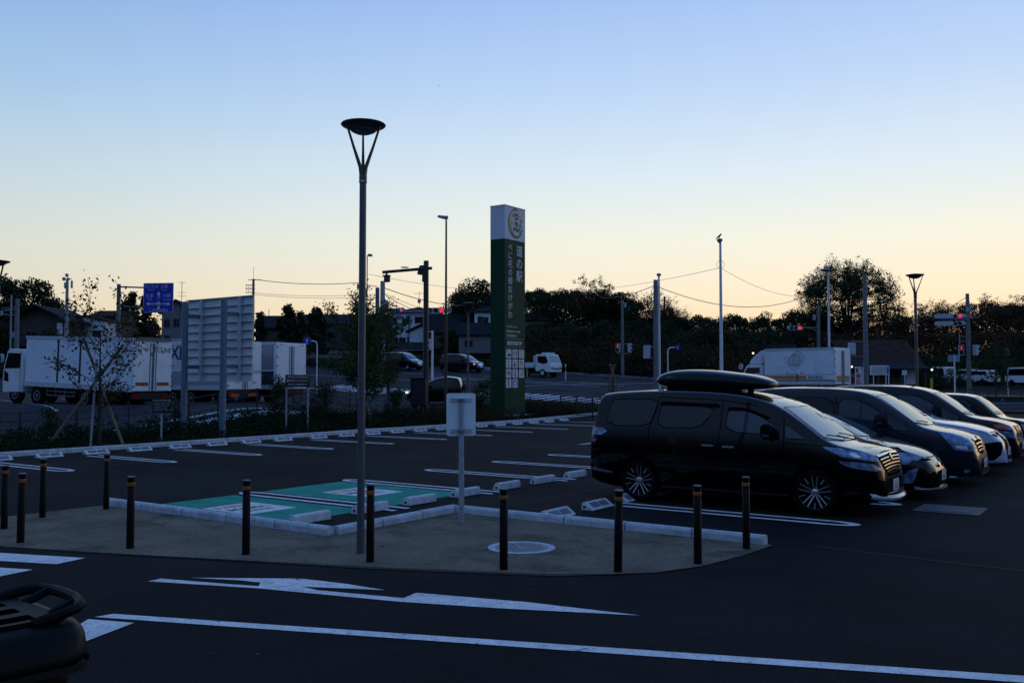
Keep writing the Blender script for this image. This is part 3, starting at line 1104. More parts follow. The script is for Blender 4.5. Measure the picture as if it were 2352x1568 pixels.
poly_('emblem_cow', M['sgreen'], [(-.18, -.18), (.02, -.16), (.12, -.22), (.3, -.2), (.34, -.1), (.38, -.3), (.26, -.42), (.2, -.32), (.1, -.44), (.04, -.32), (-.1, -.34), (-.14, -.46), (-.22, -.3)])
poly_('emblem_tree', M['sgreen'], [(.34, .02), (.42, .12), (.5, .0), (.46, -.16), (.36, -.16)])
# ================================================================ CARS
def interp(pts, x):
    return float(np.interp(x, [p[0] for p in pts], [p[1] for p in pts]))


def smooth_poly(pts, it=2):
    """Chaikin corner rounding of an open profile"""
    for _ in range(it):
        q = [pts[0]]
        for i in range(len(pts) - 1):
            a, b = pts[i], pts[i + 1]
            q += [(a[0] * .75 + b[0] * .25, a[1] * .75 + b[1] * .25), (a[0] * .25 + b[0] * .75, a[1] * .25 + b[1] * .75)]
        q.append(pts[-1])
        pts = q
    return pts


def car_shell(sp):
    L, H = sp['L'], sp['H']
    W2 = sp['W'] / 2
    top = smooth_poly(sp['top'], sp.get('sm', 2))
    bot = sp['bot']
    plan = smooth_poly(sp['plan'], 2)
    belt = sp['belt']
    tum = sp.get('tum', .26)
    xs = sorted(set([round(L * (1 - math.cos(PI * i / 34)) / 2, 4) for i in range(35)] + [round(p[0], 4) for p in top] + [L * i / 60 for i in range(61)]))
    xs = [x for x in xs if 0 <= x <= L]
    verts = []
    rings = []
    for x in xs:
        zt = interp(top, x)
        zb = interp(bot, x)
        hw = interp(plan, x) * W2
        zb = min(zb, zt - .08)
        zs = min(interp(belt, x), zt - .03)
        zs = max(zs, zb + .04)
        hh = zs - zb
        pts = [(0, zb), (hw * .55, zb), (hw * .88, zb + .01), (hw * .955, zb + min(.05, hh * .1)), (hw * .985, zb + hh * .3), (hw, zb + hh * .55), (hw * .998, zb + hh * .78), (hw * .982, zs)]
        rc = sp.get('rc', .17)
        zc = max(zs + .0, zt - rc)
        wl = hw * .982 - tum * (zc - zs)
        for k in range(1, 6):
            t = k / 5
            pts.append((hw * .982 + (wl - hw * .982) * t, zs + (zc - zs) * t))
        hc = zt - zc
        cr = hc * .22
        rw = min(max(.10, hc * 1.25), wl * .6)
        for k in range(1, 8):
            t = PI / 2 * k / 7
            pts.append((wl - rw + rw * math.cos(t), zc + (hc - cr) * math.sin(t)))
        wr = wl - rw
        for k in range(1, 5):
            y = wr * (1 - k / 4)
            pts.append((y, zt - cr * (y / max(wr, 1e-4)) ** 2))
        full = [(x, p[0], p[1]) for p in pts] + [(x, -p[0], p[1]) for p in pts[::-1][1:-1]]
        rings.append(full)
    mb = MB()
    n = len(rings[0])
    for rg in rings: mb.v += rg
    for i in range(len(rings) - 1):
        for k in range(n):
            mb.face([i * n + k, i * n + (k + 1) % n, (i + 1) * n + (k + 1) % n, (i + 1) * n + k])
    mb.face([k for k in range(n)][::-1])
    mb.face([(len(rings) - 1) * n + k for k in range(n)])
    return mb


def ray_for(mode, u, v, side, L, xc):
    if mode == 'side': return Vector((u, side * 3, v)), Vector((0, -side, 0))
    if mode == 'front': return Vector((L + 3, side * u, v)), Vector((-1, 0, 0))
    if mode == 'rear': return Vector((-3, side * u, v)), Vector((1, 0, 0))
    if mode == 'top': return Vector((u, side * v, 4)), Vector((0, 0, -1))
    if mode == 'wrap':
        t = R(u)
        d = Vector((math.cos(t), side * math.sin(t), 0))
        return Vector((xc, 0, v)) + d * 4, -d
    if mode == 'rwrap':
        t = R(u)
        d = Vector((-math.cos(t), side * math.sin(t), 0))
        return Vector((1.2, 0, v)) + d * 4, -d


def decal(car, poly, mode, m, name, side=1, off=.004, step=.06, parent=None, round_=0):
    bvh, L, xc = car['bvh'], car['L'], car['L'] - 1.2
    if round_:
        p2 = list(poly)
        for _ in range(round_):
            q = []
            for i in range(len(p2)):
                a, b = p2[i], p2[(i + 1) % len(p2)]
                q += [(a[0] * .8 + b[0] * .2, a[1] * .8 + b[1] * .2), (a[0] * .2 + b[0] * .8, a[1] * .2 + b[1] * .8)]
            p2 = q
        poly = p2
    us = 20.0 if 'wrap' in mode else 1.0        # scale degrees to metres-ish
    st = step
    P2 = []
    n = len(poly)
    for i in range(n):
        a, b = poly[i], poly[(i + 1) % n]
        d = math.hypot((b[0] - a[0]) / us * (.35 if us > 1 else 1) * (1 if us == 1 else 2), b[1] - a[1])
        k = max(1, int(d / st))
        for j in range(k): P2.append((a[0] + (b[0] - a[0]) * j / k, a[1] + (b[1] - a[1]) * j / k))
    nb = len(P2)
    xs = [p[0] for p in P2]
    ys = [p[1] for p in P2]
    su = st * us * 1.0
    pts = [Vector((p[0] / us, p[1])) for p in P2]

    def inside(x, y):
        c = False
        j = nb - 1
        for i in range(nb):
            xi, yi, xj, yj = P2[i][0], P2[i][1], P2[j][0], P2[j][1]
            if (yi > y) != (yj > y) and x < (xj - xi) * (y - yi) / (yj - yi) + xi: c = not c
            j = i
        return c

    x = min(xs) + su / 2
    while x < max(xs):
        y = min(ys) + st / 2
        while y < max(ys):
            if inside(x, y): pts.append(Vector((x / us, y)))
            y += st
        x += su
    vo, eo, fo, *_ = delaunay_2d_cdt(pts, [], [list(range(nb))], 1, 1e-5)
    vs = []
    for v in vo:
        o, d = ray_for(mode, v.x * us, v.y, side, L, xc)
        loc, nr, idx, dist = bvh.ray_cast(o, d)
        if loc is None:
            loc, nr, idx, dist = bvh.find_nearest(o + d * 3)
        if nr.dot(d) > 0: nr = -nr
        vs.append(tuple(loc + nr * off))
    me = bpy.data.meshes.new(name)
    me.from_pydata(vs, [], [list(f) for f in fo])
    me.materials.append(m)
    # make faces look outwards
    o, d = ray_for(mode, vo[0].x * us, vo[0].y, side, L, xc)
    if me.polygons and sum((p.normal.dot(d)) for p in me.polygons) > 0: me.flip_normals()
    me.polygons.foreach_set('use_smooth', [True] * len(me.polygons))
    ob = bpy.data.objects.new(name, me)
    C.objects.link(ob)
    ob.parent = parent or car['root']
    if name in ('quarter_window', 'door_window', 'side_window', 'corner_window') and mode == 'side':
        cx_ = sum(p[0] for p in P2) / nb
        cy_ = sum(p[1] for p in P2) / nb
        ring = [(p[0] + (.013 if p[0] > cx_ else -.013), p[1] + (.012 if p[1] > cy_ else -.012)) for p in poly]
        decal(car, ring, mode, M['seam'], 'window_seal', side, off * .5, .12, ob)
    return ob


def line_decal(car, pts, wd, mode, m, name, side=1, off=.005, parent=None, step=.09):
    us = 14.0 if 'wrap' in mode else 1.0
    n = len(pts)
    l, r_ = [], []
    for i in range(n):
        p = Vector((pts[i][0] / us, pts[i][1]))
        q0 = Vector((pts[max(0, i - 1)][0] / us, pts[max(0, i - 1)][1]))
        q1 = Vector((pts[min(n - 1, i + 1)][0] / us, pts[min(n - 1, i + 1)][1]))
        t = (q1 - q0).normalized()
        nn = Vector((-t.y, t.x)) * wd / 2
        l.append(((p.x + nn.x) * us, p.y + nn.y))
        r_.append(((p.x - nn.x) * us, p.y - nn.y))
    return decal(car, l + r_[::-1], mode, m, name, side, off, step, parent)


def make_wheel(car, x, y, rt, rr, wd, side, style, parent=None):
    w_ = thing('wheel', None, None, (x, y, rt))
    w_.parent = car['root']
    h = wd / 2
    MB().lathe([(rr - .01, -h + .01), (rr, -h), (rt - .03, -h), (rt - .006, -h + .03), (rt, -h + .06), (rt, h - .06), (rt - .006, h - .03), (rt - .03, h), (rr, h), (rr - .01, h - .01)], 36, axis='y', cap=False).build('tyre', M['tyre'], w_, smooth=True)
    # barrel, dark behind the spokes
    MB().lathe([(rr, side * h * .9), (rr - .012, side * h * .92), (rr - .02, side * h * .55), (.05, side * h * .35), (0, side * h * .35)], 32, axis='y', cap=False).build('barrel', M['dplastic'], w_, smooth=True)
    mb = MB()
    yf = side * h * .86

    def bar(t0, r0, t1, r1, w0, w1, dish=.03):
        c0 = (r0 * math.cos(t0), r0 * math.sin(t0))
        c1 = (r1 * math.cos(t1), r1 * math.sin(t1))
        dx, dz = c1[0] - c0[0], c1[1] - c0[1]
        l_ = math.hypot(dx, dz)
        nx, nz = -dz / l_, dx / l_
        n0 = len(mb.v)
        for (c, wv, ys) in ((c0, w0, yf - side * dish), (c1, w1, yf)):
            for yy in (ys, ys - side * .02):
                for s_ in (1, -1): mb.v.append((c[0] + nx * wv * s_, yy, c[1] + nz * wv * s_))
        for q in ((0, 1, 5, 4), (2, 3, 7, 6), (0, 2, 6, 4), (1, 3, 7, 5), (4, 5, 7, 6), (0, 1, 3, 2)): mb.face([n0 + i for i in q])

    R1 = rr - .012
    if style == 'fan':
        for k in range(5):
            t = 2 * PI * k / 5 + PI / 2
            bar(t + .34, .05, t + .17, R1, .010, .009)
            bar(t - .34, .05, t - .17, R1, .010, .009)
            t2 = t + PI / 5
            bar(t2, R1 * .60, t2, R1, .009, .008, .0)
    else:
        ns = 5 if style == 'five' else 7
        for k in range(ns):
            t = 2 * PI * k / ns + PI / 2
            bar(t, .05, t, R1, .028, .022)
    mb.build('spokes', M['satin'] if style != 'steel' else M['galv_d'], w_)
    MB().lathe([(R1 + .008, yf), (R1 - .004, yf + side * .004), (R1 - .01, yf)], 36, axis='y', cap=False).build('rim', M['satin'] if style != 'fan' else M['lens_dark'], w_, smooth=True)
    MB().lathe([(.052, yf - side * .03), (.05, yf - side * .012), (.03, yf - side * .006), (0, yf - side * .006)], 18, axis='y').build('hub_cap', M['satin'], w_, smooth=True)
    return w_


def make_car(sp):
    r = thing(sp.get('name', 'parked_car'), sp['label'], sp.get('cat', 'car'), sp['loc'], sp.get('rot', 0), sp.get('group'))
    shell = car_shell(sp)
    pm = sp['paint']
    body = shell.build('body', [pm, M['dplastic']], r, smooth=2)
    me = body.data
    car = {'root': r, 'L': sp['L'], 'W': sp['W'], 'H': sp['H'], 'body': body}
    bm = bmesh.new()
    bm.from_mesh(me)
    car['bvh'] = BVHTree.FromBMesh(bm)
    bm.free()
    # wheel arches
    if sp.get('arches', True):
        rt = sp['rt']
        for x in sp['wx']:
            for s_ in (-1, 1):
                c = MB().lathe([(rt + .055, -.16), (rt + .055, .2)], 40, (x, s_ * (sp['W'] / 2 - .06), rt), axis='y').build('cut', M['dplastic'])
                md = body.modifiers.new('b', 'BOOLEAN')
                md.object = c
                md.operation = 'DIFFERENCE'
                md.solver = 'EXACT'
                dg = bpy.context.evaluated_depsgraph_get()
                c.parent = r
                bpy.context.view_layer.update()
                dg = bpy.context.evaluated_depsgraph_get()
                nm = bpy.data.meshes.new_from_object(body.evaluated_get(dg))
                body.modifiers.clear()
                old = body.data
                body.data = nm
                bpy.data.meshes.remove(old)
                bpy.data.objects.remove(c)
        body.data.set_sharp_from_angle(angle=R(50))
    for x in sp['wx']:
        for s_ in (-1, 1):
            make_wheel(car, x, s_ * (sp['W'] / 2 - .12), sp['rt'], sp['rr'], .21, s_, sp.get('wheel', 'five'))
    return car


def both(f):
    for s_ in (-1, 1): f(s_)


def seam(car, pts, mode='side', wd=.011):
    for s_ in ((-1, 1) if mode == 'side' else (1,)):
        line_decal(car, pts, wd, mode, M['seam'], 'panel_gap', s_, .0025)


def mirror_cam(car, x, z, y, m, size=(.13, .24, .20), chrome=False):
    for s_ in (-1, 1):
        mb = MB()
        for (zz, k) in ((-.5, .75), (-.42, .95), (0, 1.0), (.4, .92), (.5, .7)):
            pass
        prof = [(.0, -.5), (.6, -.48), (.95, -.2), (1.0, .15), (.7, .48), (.0, .5)]
        q = MB()
        poly = [(x - size[0] * .5 + size[0] * p_[0], z + size[2] * p_[1]) for p_ in prof]
        q.prism(poly, s_ * (y), s_ * (y + size[1]), 'xz')
        mo = q.build('door_mirror', m, car['root'], bevel=.03, smooth=True)
        box(x - size[0] * .5 - .004, min(s_ * (y + .03), s_ * (y + size[1] - .03)), z - size[2] * .36, x - size[0] * .5 - .001, max(s_ * (y + .03), s_ * (y + size[1] - .03)), z + size[2] * .36, 'mirror_glass', M['glass'], mo)
        if chrome:
            box(x - size[0] * .3, min(s_ * (y + size[1] - .01), s_ * (y + size[1] + .006)), z - size[2] * .32, x + size[0] * .42, max(s_ * (y + size[1] - .01), s_ * (y + size[1] + .006)), z - size[2] * .14, 'indicator', M['chrome'], mo)
        q = MB()
        q.tube([(x, s_ * (y - .10), z - size[2] * .35), (x, s_ * (y + .04), z - size[2] * .3)], .03, 8)
        q.build('stalk', M['dplastic'], mo)


def plate(car, x, z, txt, lines='大宮 300', w_=.33, h_=.165, y=0):
    p_ = box(x, y - w_ / 2, z - h_ / 2, x + .012, y + w_ / 2, z + h_ / 2, 'number_plate', M['plate'], car['root'], bevel=.003)
    text(txt, .118, 'plate_number', M['plate_t'], p_, (x + .0145, y, z - .065), (0, 1, 0), (0, 0, 1), 'CENTER', sx=.8, bold=.03)
    text(lines, .045, 'plate_region', M['plate_t'], p_, (x + .0145, y, z + .035), (0, 1, 0), (0, 0, 1), 'CENTER')
    return p_


def screen(car, pts):
    cx_ = sum(p[0] for p in pts) / len(pts)
    decal(car, [(cx_ + (p[0] - cx_) * 1.05, p[1] * 1.045) for p in pts], 'top', M['dplastic'], 'screen_surround', 1, off=.002, step=.09)
    decal(car, pts, 'top', M['wshield'], 'windscreen', 1, off=.006, step=.08)


def wiper(car, p, q):
    for a, b in ((p, q),):
        o1, d1 = ray_for('top', a[0], a[1], 1, car['L'], 0)
        l1 = car['bvh'].ray_cast(o1, d1)[0]
        o2, d2 = ray_for('top', b[0], b[1], 1, car['L'], 0)
        l2 = car['bvh'].ray_cast(o2, d2)[0]
        up = Vector((.01, 0, .025))
        MB().tube([l1 + up, (l1 + l2) / 2 + up * 1.3, l2 + up], .009, 6).build('wiper', M['dplastic'], car['root'])


BLACK = paint('paint_black', (.0015, .0015, .002), .14, 0, .8)
VIOLET = paint('paint_black_blue', (.006, .006, .012), .18, .0, .8)
GREY = paint('paint_dark_grey', (.020, .025, .036), .22, .45, .7)
WHITE = paint('paint_pearl_white', (.42, .46, .58), .22, 0, .8)
DKGREY = paint('paint_charcoal', (.014, .015, .018), .2, .2, .8)
CGROUP = 'cars parked in the near row'

# ---------------- 1: black people carrier with roof box
sp = dict(L=4.81, W=1.84, H=1.86, loc=(-8.02, 14.6, 0), label='black people carrier with roof box, nearest car, many-spoked polished wheels', group=CGROUP, cat='van',
          name='parked_van', paint=BLACK, wx=(1.0, 3.88), rt=.345, rr=.262, wheel='fan', tum=.20, rc=.115,
          top=[(0, .62), (.0, .86), (.03, 1.06), (.10, 1.34), (.17, 1.62), (.21, 1.775), (.32, 1.80), (.70, 1.832), (1.3, 1.855), (2.0, 1.85), (2.6, 1.81), (3.0, 1.74), (3.35, 1.61), (3.75, 1.34), (4.03, 1.13), (4.2, 1.065), (4.42, 1.02), (4.62, .96), (4.72, .90), (4.77, .74), (4.80, .56), (4.81, .36)],
          bot=[(0, .30), (.25, .24), (.55, .20), (4.3, .19), (4.6, .20), (4.81, .26)],
          plan=[(0, .80), (.05, .88), (.2, .95), (.6, 1.0), (3.6, 1.0), (4.1, .985), (4.4, .93), (4.58, .88), (4.70, .80), (4.78, .70), (4.81, .60)],
          belt=[(0, 1.0), (.5, 1.12), (3.4, 1.08), (4.1, .98), (4.6, .86), (4.81, .5)])
car = make_car(sp)
v1 = car
g = M['glass']
both(lambda s_: decal(car, [(.36, 1.24), (.44, 1.60), (.52, 1.67), (1.32, 1.68), (1.28, 1.5), (1.19, 1.25)], 'side', g, 'quarter_window', s_, round_=1))
both(lambda s_: decal(car, [(1.34, 1.23), (1.38, 1.56), (1.42, 1.59), (2.32, 1.56), (2.22, 1.42), (2.06, 1.24)], 'side', g, 'door_window', s_, round_=1))
both(lambda s_: decal(car, [(2.52, 1.20), (2.53, 1.50), (2.62, 1.53), (2.85, 1.51), (3.10, 1.42), (3.30, 1.28), (3.36, 1.17)], 'side', M['glass2'], 'door_window', s_, round_=1))
both(lambda s_: decal(car, [(3.45, 1.13), (3.44, 1.31), (3.50, 1.30), (3.68, 1.17), (3.74, 1.12)], 'side', M['glass2'], 'corner_window', s_))
both(lambda s_: decal(car, [(1.36, 1.585), (1.40, 1.645), (2.36, 1.62), (2.40, 1.56), (2.28, 1.565)], 'side', M['dplastic'], 'rain_visor', s_, off=.018))
both(lambda s_: decal(car, [(2.52, 1.52), (2.56, 1.575), (2.88, 1.555), (3.22, 1.42), (3.16, 1.40), (2.86, 1.515)], 'side', M['dplastic'], 'rain_visor', s_, off=.018))
screen(car, [(3.36, -.60), (3.40, 0), (3.36, .60), (3.72, .68), (4.02, .72), (4.14, .35), (4.17, 0), (4.14, -.35), (4.02, -.72), (3.72, -.68)])
decal(car, [(2.62, -.34), (2.62, .34), (3.05, .36), (3.10, 0), (3.05, -.36)], 'top', g, 'sunroof', 1)
decal(car, [(.55, 1.20), (.62, 1.40), (.45, 1.58), (0, 1.62), (-.45, 1.58), (-.62, 1.40), (-.55, 1.20)], 'rear', g, 'rear_window', 1)
for pts in ([(1.36, 1.72), (1.30, 1.5), (1.19, 1.2), (1.20, .8), (1.30, .45), (1.36, .3)], [(2.44, 1.68), (2.42, 1.2), (2.38, .9), (2.40, .3)], [(3.42, 1.50), (3.43, 1.1), (3.44, .75), (3.38, .4)], [(1.36, 1.72), (2.44, 1.68), (3.0, 1.6)], [(1.4, .30), (3.4, .29)]): seam(car, pts)
seam(car, [(3.4, 1.06), (3.9, 1.04), (4.4, .95), (4.62, .86)])
seam(car, [(.08, 1.02), (.35, 1.03), (.36, .78), (.1, .72)])
both(lambda s_: decal(car, [(2.12, .965), (2.14, .985), (2.32, .985), (2.34, .965), (2.3, .955), (2.15, .955)], 'side', M['chrome'], 'door_handle', s_, off=.03))
both(lambda s_: decal(car, [(2.46, .955), (2.48, .975), (2.66, .975), (2.68, .955), (2.64, .945), (2.49, .945)], 'side', M['chrome'], 'door_handle', s_, off=.03))
# head and fog lamps wrap round the corner (degrees from straight ahead, height)
both(lambda s_: decal(car, [(66, 1.02), (54, 1.005), (38, .945), (30, .89), (29, .82), (38, .835), (52, .88), (60, .95)], 'wrap', M['hlamp'], 'headlight', s_, off=.006, step=.04))
both(lambda s_: decal(car, [(55, .82), (42, .81), (33, .785), (26, .69), (33, .685), (45, .72), (52, .765)], 'wrap', M['hlamp'], 'fog_light', s_, off=.006, step=.04))
both(lambda s_: decal(car, [(39, .79), (34, .78), (29, .71), (35, .705)], 'wrap', M['chrome'], 'fog_reflector', s_, off=.010, step=.04))
both(lambda s_: decal(car, [(48, .94), (44, .945), (40, .86), (45, .865)], 'wrap', M['chrome'], 'lamp_reflector', s_, off=.010, step=.03))
decal(car, [(-29, .90), (-12, .93), (0, .935), (12, .93), (29, .90), (24, .72), (18, .64), (0, .63), (-18, .64), (-24, .72)], 'wrap', M['dplastic'], 'grille', 1, off=.006, step=.04)
for k, z in enumerate((.90, .85, .805, .76, .715, .672)):
    w_ = 28.5 - k * 1.9
    line_decal(car, [(-w_, z - .012), (-w_ / 2, z), (0, z + .004), (w_ / 2, z), (w_, z - .012)], .026 if k == 0 else .013, 'wrap', M['chrome'], 'grille_bar', 1, off=.016)
decal(car, [(-3.4, .90), (3.4, .90), (2.2, .82), (0, .775), (-2.2, .82)], 'wrap', M['dplastic'], 'badge_mount', 1, off=.024, step=.03)
decal(car, [(-1.9, .885), (1.9, .885), (1.4, .83), (0, .80), (-1.4, .83)], 'wrap', M['chrome'], 'badge', 1, off=.030, step=.03)
line_decal(car, [(-19, .615), (0, .60), (19, .615)], .025, 'wrap', M['seam'], 'bumper_slot', 1, off=.005)
decal(car, [(-21, .53), (-16, .55), (0, .555), (16, .55), (21, .53), (26, .33), (20, .28), (-20, .28), (-26, .33)], 'wrap', M['dplastic'], 'lower_intake', 1, off=.006, step=.05)
line_decal(car, [(-22, .36), (0, .345), (22, .36)], .012, 'wrap', M['satin'], 'intake_trim', 1, off=.018)
lip = MB()
P3 = []
for k in range(-9, 10):
    y = .80 * k / 9
    P3.append((4.89 - .25 * abs(y / .8) ** 2.6, y, .245 + .05 * abs(k / 9) ** 3))
n = len(P3)
for (dx, dz) in ((-.10, .0), (.015, 0), (.03, .035), (.0, .075), (-.10, .06)):
    for p_ in P3: lip.v.append((p_[0] + dx, p_[1], p_[2] + dz))
for j in range(4):
    for i in range(n - 1): lip.face([j * n + i, j * n + i + 1, (j + 1) * n + i + 1, (j + 1) * n + i])
lip.build('front_lip', paint('paint_silver', (.42, .42, .43), .25, .3, .5), car['root'], smooth=True)
plate(car, 4.815, .45, '51-32')
mirror_cam(car, 3.22, 1.22, .90, BLACK, (.15, .22, .23), chrome=True)
both(lambda s_: decal(car, [(3.22, 1.12), (3.24, 1.28), (3.34, 1.22), (3.36, 1.12)], 'side', M['dplastic'], 'mirror_base', s_, off=.03))
wiper(car, (4.12, -.15), (3.98, -.62))
wiper(car, (4.14, .45), (4.0, -.05))
# clear tail lamp and rear bumper details
both(lambda s_: decal(car, [(20, 1.20), (44, 1.19), (48, 1.13), (44, 1.07), (20, 1.06)], 'rwrap', M['hlamp'], 'tail_light', s_, off=.012, step=.05))
both(lambda s_: decal(car, [(20, 1.02), (41, 1.0), (39, .95), (20, .94)], 'rwrap', M['hlamp'], 'reversing_light', s_, off=.008, step=.05))
both(lambda s_: decal(car, [(.08, .50), (.10, .52), (.52, .47), (.52, .44), (.1, .46)], 'side', M['galv_d'], 'bumper_reflector', s_, off=.004))
sp_ = MB()
for (x_, z_) in ((.10, 1.775), (.30, 1.80), (.42, 1.80), (.42, 1.76), (.12, 1.755)):
    for y_ in (-.62, -.3, 0, .3, .62): sp_.v.append((x_ + .08 * (y_ / .62) ** 2, y_, z_ - .02 * (y_ / .62) ** 2))
for j in range(5):
    for i in range(4): sp_.face([j * 5 + i, j * 5 + i + 1, ((j + 1) % 5) * 5 + i + 1, ((j + 1) % 5) * 5 + i])
sp_.face([0, 5, 10, 15, 20]); sp_.face([4, 9, 14, 19, 24])
sp_.build('rear_spoiler', BLACK, car['root'], bevel=.006)
# roof rack and box
ra, rb, rz = -8.02, 14.6, 0
r = thing('roof_box', 'long glossy black roof box with pointed ends, carried on the nearest van', 'roof box', (-8.02, 14.58, 1.835))
XS = [(1.02, .10, .12, .16), (1.05, .32, .09, .21), (1.14, .39, .045, .285), (1.34, .42, .012, .335), (1.7, .43, .003, .345), (2.05, .43, .0, .33), (2.4, .42, .0, .285), (2.7, .39, .0, .25), (2.9, .33, .01, .195), (3.0, .22, .03, .15), (3.03, .08, .05, .12)]
mb = MB()
seg = 20
for (x_, hw, z0, z1) in XS:
    for k in range(seg):
        t = 2 * PI * k / seg
        cx_, cz_ = math.cos(t), math.sin(t)
        y_ = hw * math.copysign(abs(cx_) ** .6, cx_)
        zm = z0 + (z1 - z0) * .42
        z_ = zm + ((z1 - zm) if cz_ > 0 else (zm - z0)) * math.copysign(abs(cz_) ** .75, cz_)
        mb.v.append((x_, y_, z_))
for i in range(len(XS) - 1):
    for k in range(seg): mb.face([i * seg + k, i * seg + (k + 1) % seg, (i + 1) * seg + (k + 1) % seg, (i + 1) * seg + k])
mb.face(range(seg)); mb.face([(len(XS) - 1) * seg + k for k in range(seg)])
o = mb.build('shell', paint('box_gloss', (.005, .005, .009), .22, 0, .4), r, smooth=2)
md = o.modifiers.new('s', 'SUBSURF'); md.levels = 1; md.render_levels = 2
for s_ in (-1, 1):
    mb = MB()
    mb.prism([(1.30, .055), (1.40, .02), (2.35, .012), (2.55, .05), (2.3, .075), (1.45, .085)], s_ * .385, s_ * .445, 'xz')
    mb.build('side_groove', M['dplastic'], r, bevel=.012, smooth=True)
text('INNO', .035, 'lettering', M['galv'], r, (1.30, -.434, .20), (1, 0, 0), (0, 0, 1), sx=1.6)
for x_ in (1.42, 2.20):
    for y_ in (-.56, .52):
        box(x_ - .035, y_ - .03, -.10, x_ + .035, y_ + .05, .05, 'foot', M['dplastic'], r, bevel=.01)
    MB().tube([(x_, -.56, .02), (x_, .56, .02)], .016, 8).build('cross_bar', M['dplastic'], r)
box(2.72, -.46, -.1, 2.80, -.38, .03, 'strap_buckle', M['dplastic'], r, bevel=.008)

# ---------------- 2: low black hatchback
sp = dict(L=4.5, W=1.76, H=1.47, loc=(-7.48, 17.05, 0), label='low black hatchback with pointed nose, parked right behind the nearest van', group=CGROUP, paint=BLACK, wx=(.85, 3.55), rt=.315, rr=.21, tum=.36, rc=.12,
          top=[(0, .55), (0, .75), (.08, .98), (.4, 1.12), (1.1, 1.36), (1.9, 1.47), (2.4, 1.44), (2.9, 1.25), (3.35, 1.02), (3.55, .97), (4.0, .86), (4.28, .76), (4.42, .62), (4.48, .48), (4.5, .34)],
          bot=[(0, .3), (.5, .18), (4.0, .17), (4.5, .2)],
          plan=[(0, .76), (.2, .93), (.7, 1.0), (3.4, 1.0), (3.9, .95), (4.2, .84), (4.38, .68), (4.47, .48), (4.5, .36)],
          belt=[(0, .85), (1, .95), (3.0, .90), (3.8, .80), (4.5, .45)])
car = make_car(sp)
both(lambda s_: decal(car, [(1.1, 1.0), (1.35, 1.26), (1.95, 1.36), (2.4, 1.33), (2.85, 1.12), (2.95, .96)], 'side', g, 'side_window', s_, round_=1))
screen(car, [(2.5, -.48), (2.55, 0), (2.5, .48), (3.28, .60), (3.42, 0), (3.28, -.60)])
both(lambda s_: decal(car, [(54, .78), (42, .79), (26, .73), (15, .66), (24, .655), (40, .67), (44, .60), (49, .60)], 'wrap', M['hlamp'], 'headlight', s_, off=.006, step=.04))
both(lambda s_: decal(car, [(36, .665), (24, .66), (13, .655), (20, .685), (30, .70)], 'wrap', M['dplastic'], 'lamp_mask', s_, off=.011, step=.03))
both(lambda s_: decal(car, [(44, .5), (36, .55), (40, .30), (52, .28)], 'wrap', M['hlamp'], 'fog_light', s_, off=.006, step=.04))
decal(car, [(-15, .575), (-6, .565), (6, .565), (15, .575), (9, .53), (-9, .53)], 'wrap', M['dplastic'], 'upper_grille', 1, off=.006, step=.04)
decal(car, [(-3.2, .60), (3.2, .60), (2.4, .52), (-2.4, .52)], 'wrap', M['chrome'], 'badge', 1, off=.016, step=.03)
decal(car, [(-16, .47), (0, .48), (16, .47), (22, .27), (0, .25), (-22, .27)], 'wrap', M['dplastic'], 'lower_grille', 1, off=.006, step=.05)
plate(car, 4.51, .40, '87-62')
lip = MB()
lip.v = []
for (dx, dz) in ((-.10, 0), (.02, 0), (.03, .03), (-.06, .055)):
    for k in range(-9, 10):
        y = .72 * k / 9
        lip.v.append((4.53 - .36 * abs(y / .72) ** 2.2 + dx, y, .175 + .03 * abs(k / 9) ** 2 + dz))
for j in range(3):
    for i in range(18): lip.face([j * 19 + i, j * 19 + i + 1, (j + 1) * 19 + i + 1, (j + 1) * 19 + i])
lip.build('front_lip', paint('paint_silver', (.42, .42, .43), .25, .3, .5), car['root'], smooth=True)
mirror_cam(car, 2.9, 1.0, .86, BLACK, (.12, .2, .13))
seam(car, [(3.3, .95), (3.9, .86), (4.3, .70)])
line_decal(car, [(-30, .715), (-12, .70), (0, .695), (12, .70), (30, .715)], .010, 'wrap', M['seam'], 'bonnet_gap', 1)

# ---------------- 3: grey people carrier
sp = dict(L=4.59, W=1.70, H=1.86, loc=(-7.28, 19.62, 0), label='dark grey people carrier with a chrome-barred grille and tall clear headlights', group=CGROUP, cat='van', name='parked_van', paint=GREY,
          wx=(.85, 3.68), rt=.31, rr=.205, tum=.13, rc=.11,
          top=[(0, .6), (0, .9), (.05, 1.25), (.15, 1.70), (.3, 1.80), (.9, 1.86), (1.8, 1.86), (2.4, 1.82), (2.75, 1.73), (3.1, 1.50), (3.55, 1.16), (3.75, 1.09), (4.1, 1.03), (4.36, .95), (4.47, .86), (4.53, .66), (4.58, .48), (4.59, .34)],
          bot=[(0, .28), (.5, .2), (4.2, .19), (4.59, .22)],
          plan=[(0, .86), (.1, .94), (.5, 1.0), (3.6, 1.0), (4.0, .98), (4.28, .935), (4.45, .85), (4.55, .72), (4.59, .60)],
          belt=[(0, 1.0), (.5, 1.05), (3.2, 1.0), (3.9, .93), (4.4, .8), (4.59, .5)])
car = make_car(sp)
both(lambda s_: decal(car, [(.3, 1.10), (.36, 1.60), (1.05, 1.63), (1.05, 1.10)], 'side', g, 'quarter_window', s_, round_=1))
both(lambda s_: decal(car, [(1.12, 1.08), (1.14, 1.64), (2.0, 1.63), (1.98, 1.08)], 'side', g, 'door_window', s_, round_=1))
both(lambda s_: decal(car, [(2.1, 1.08), (2.1, 1.62), (2.45, 1.60), (2.75, 1.46), (2.92, 1.32), (2.96, 1.06)], 'side', M['glass2'], 'door_window', s_, round_=1))
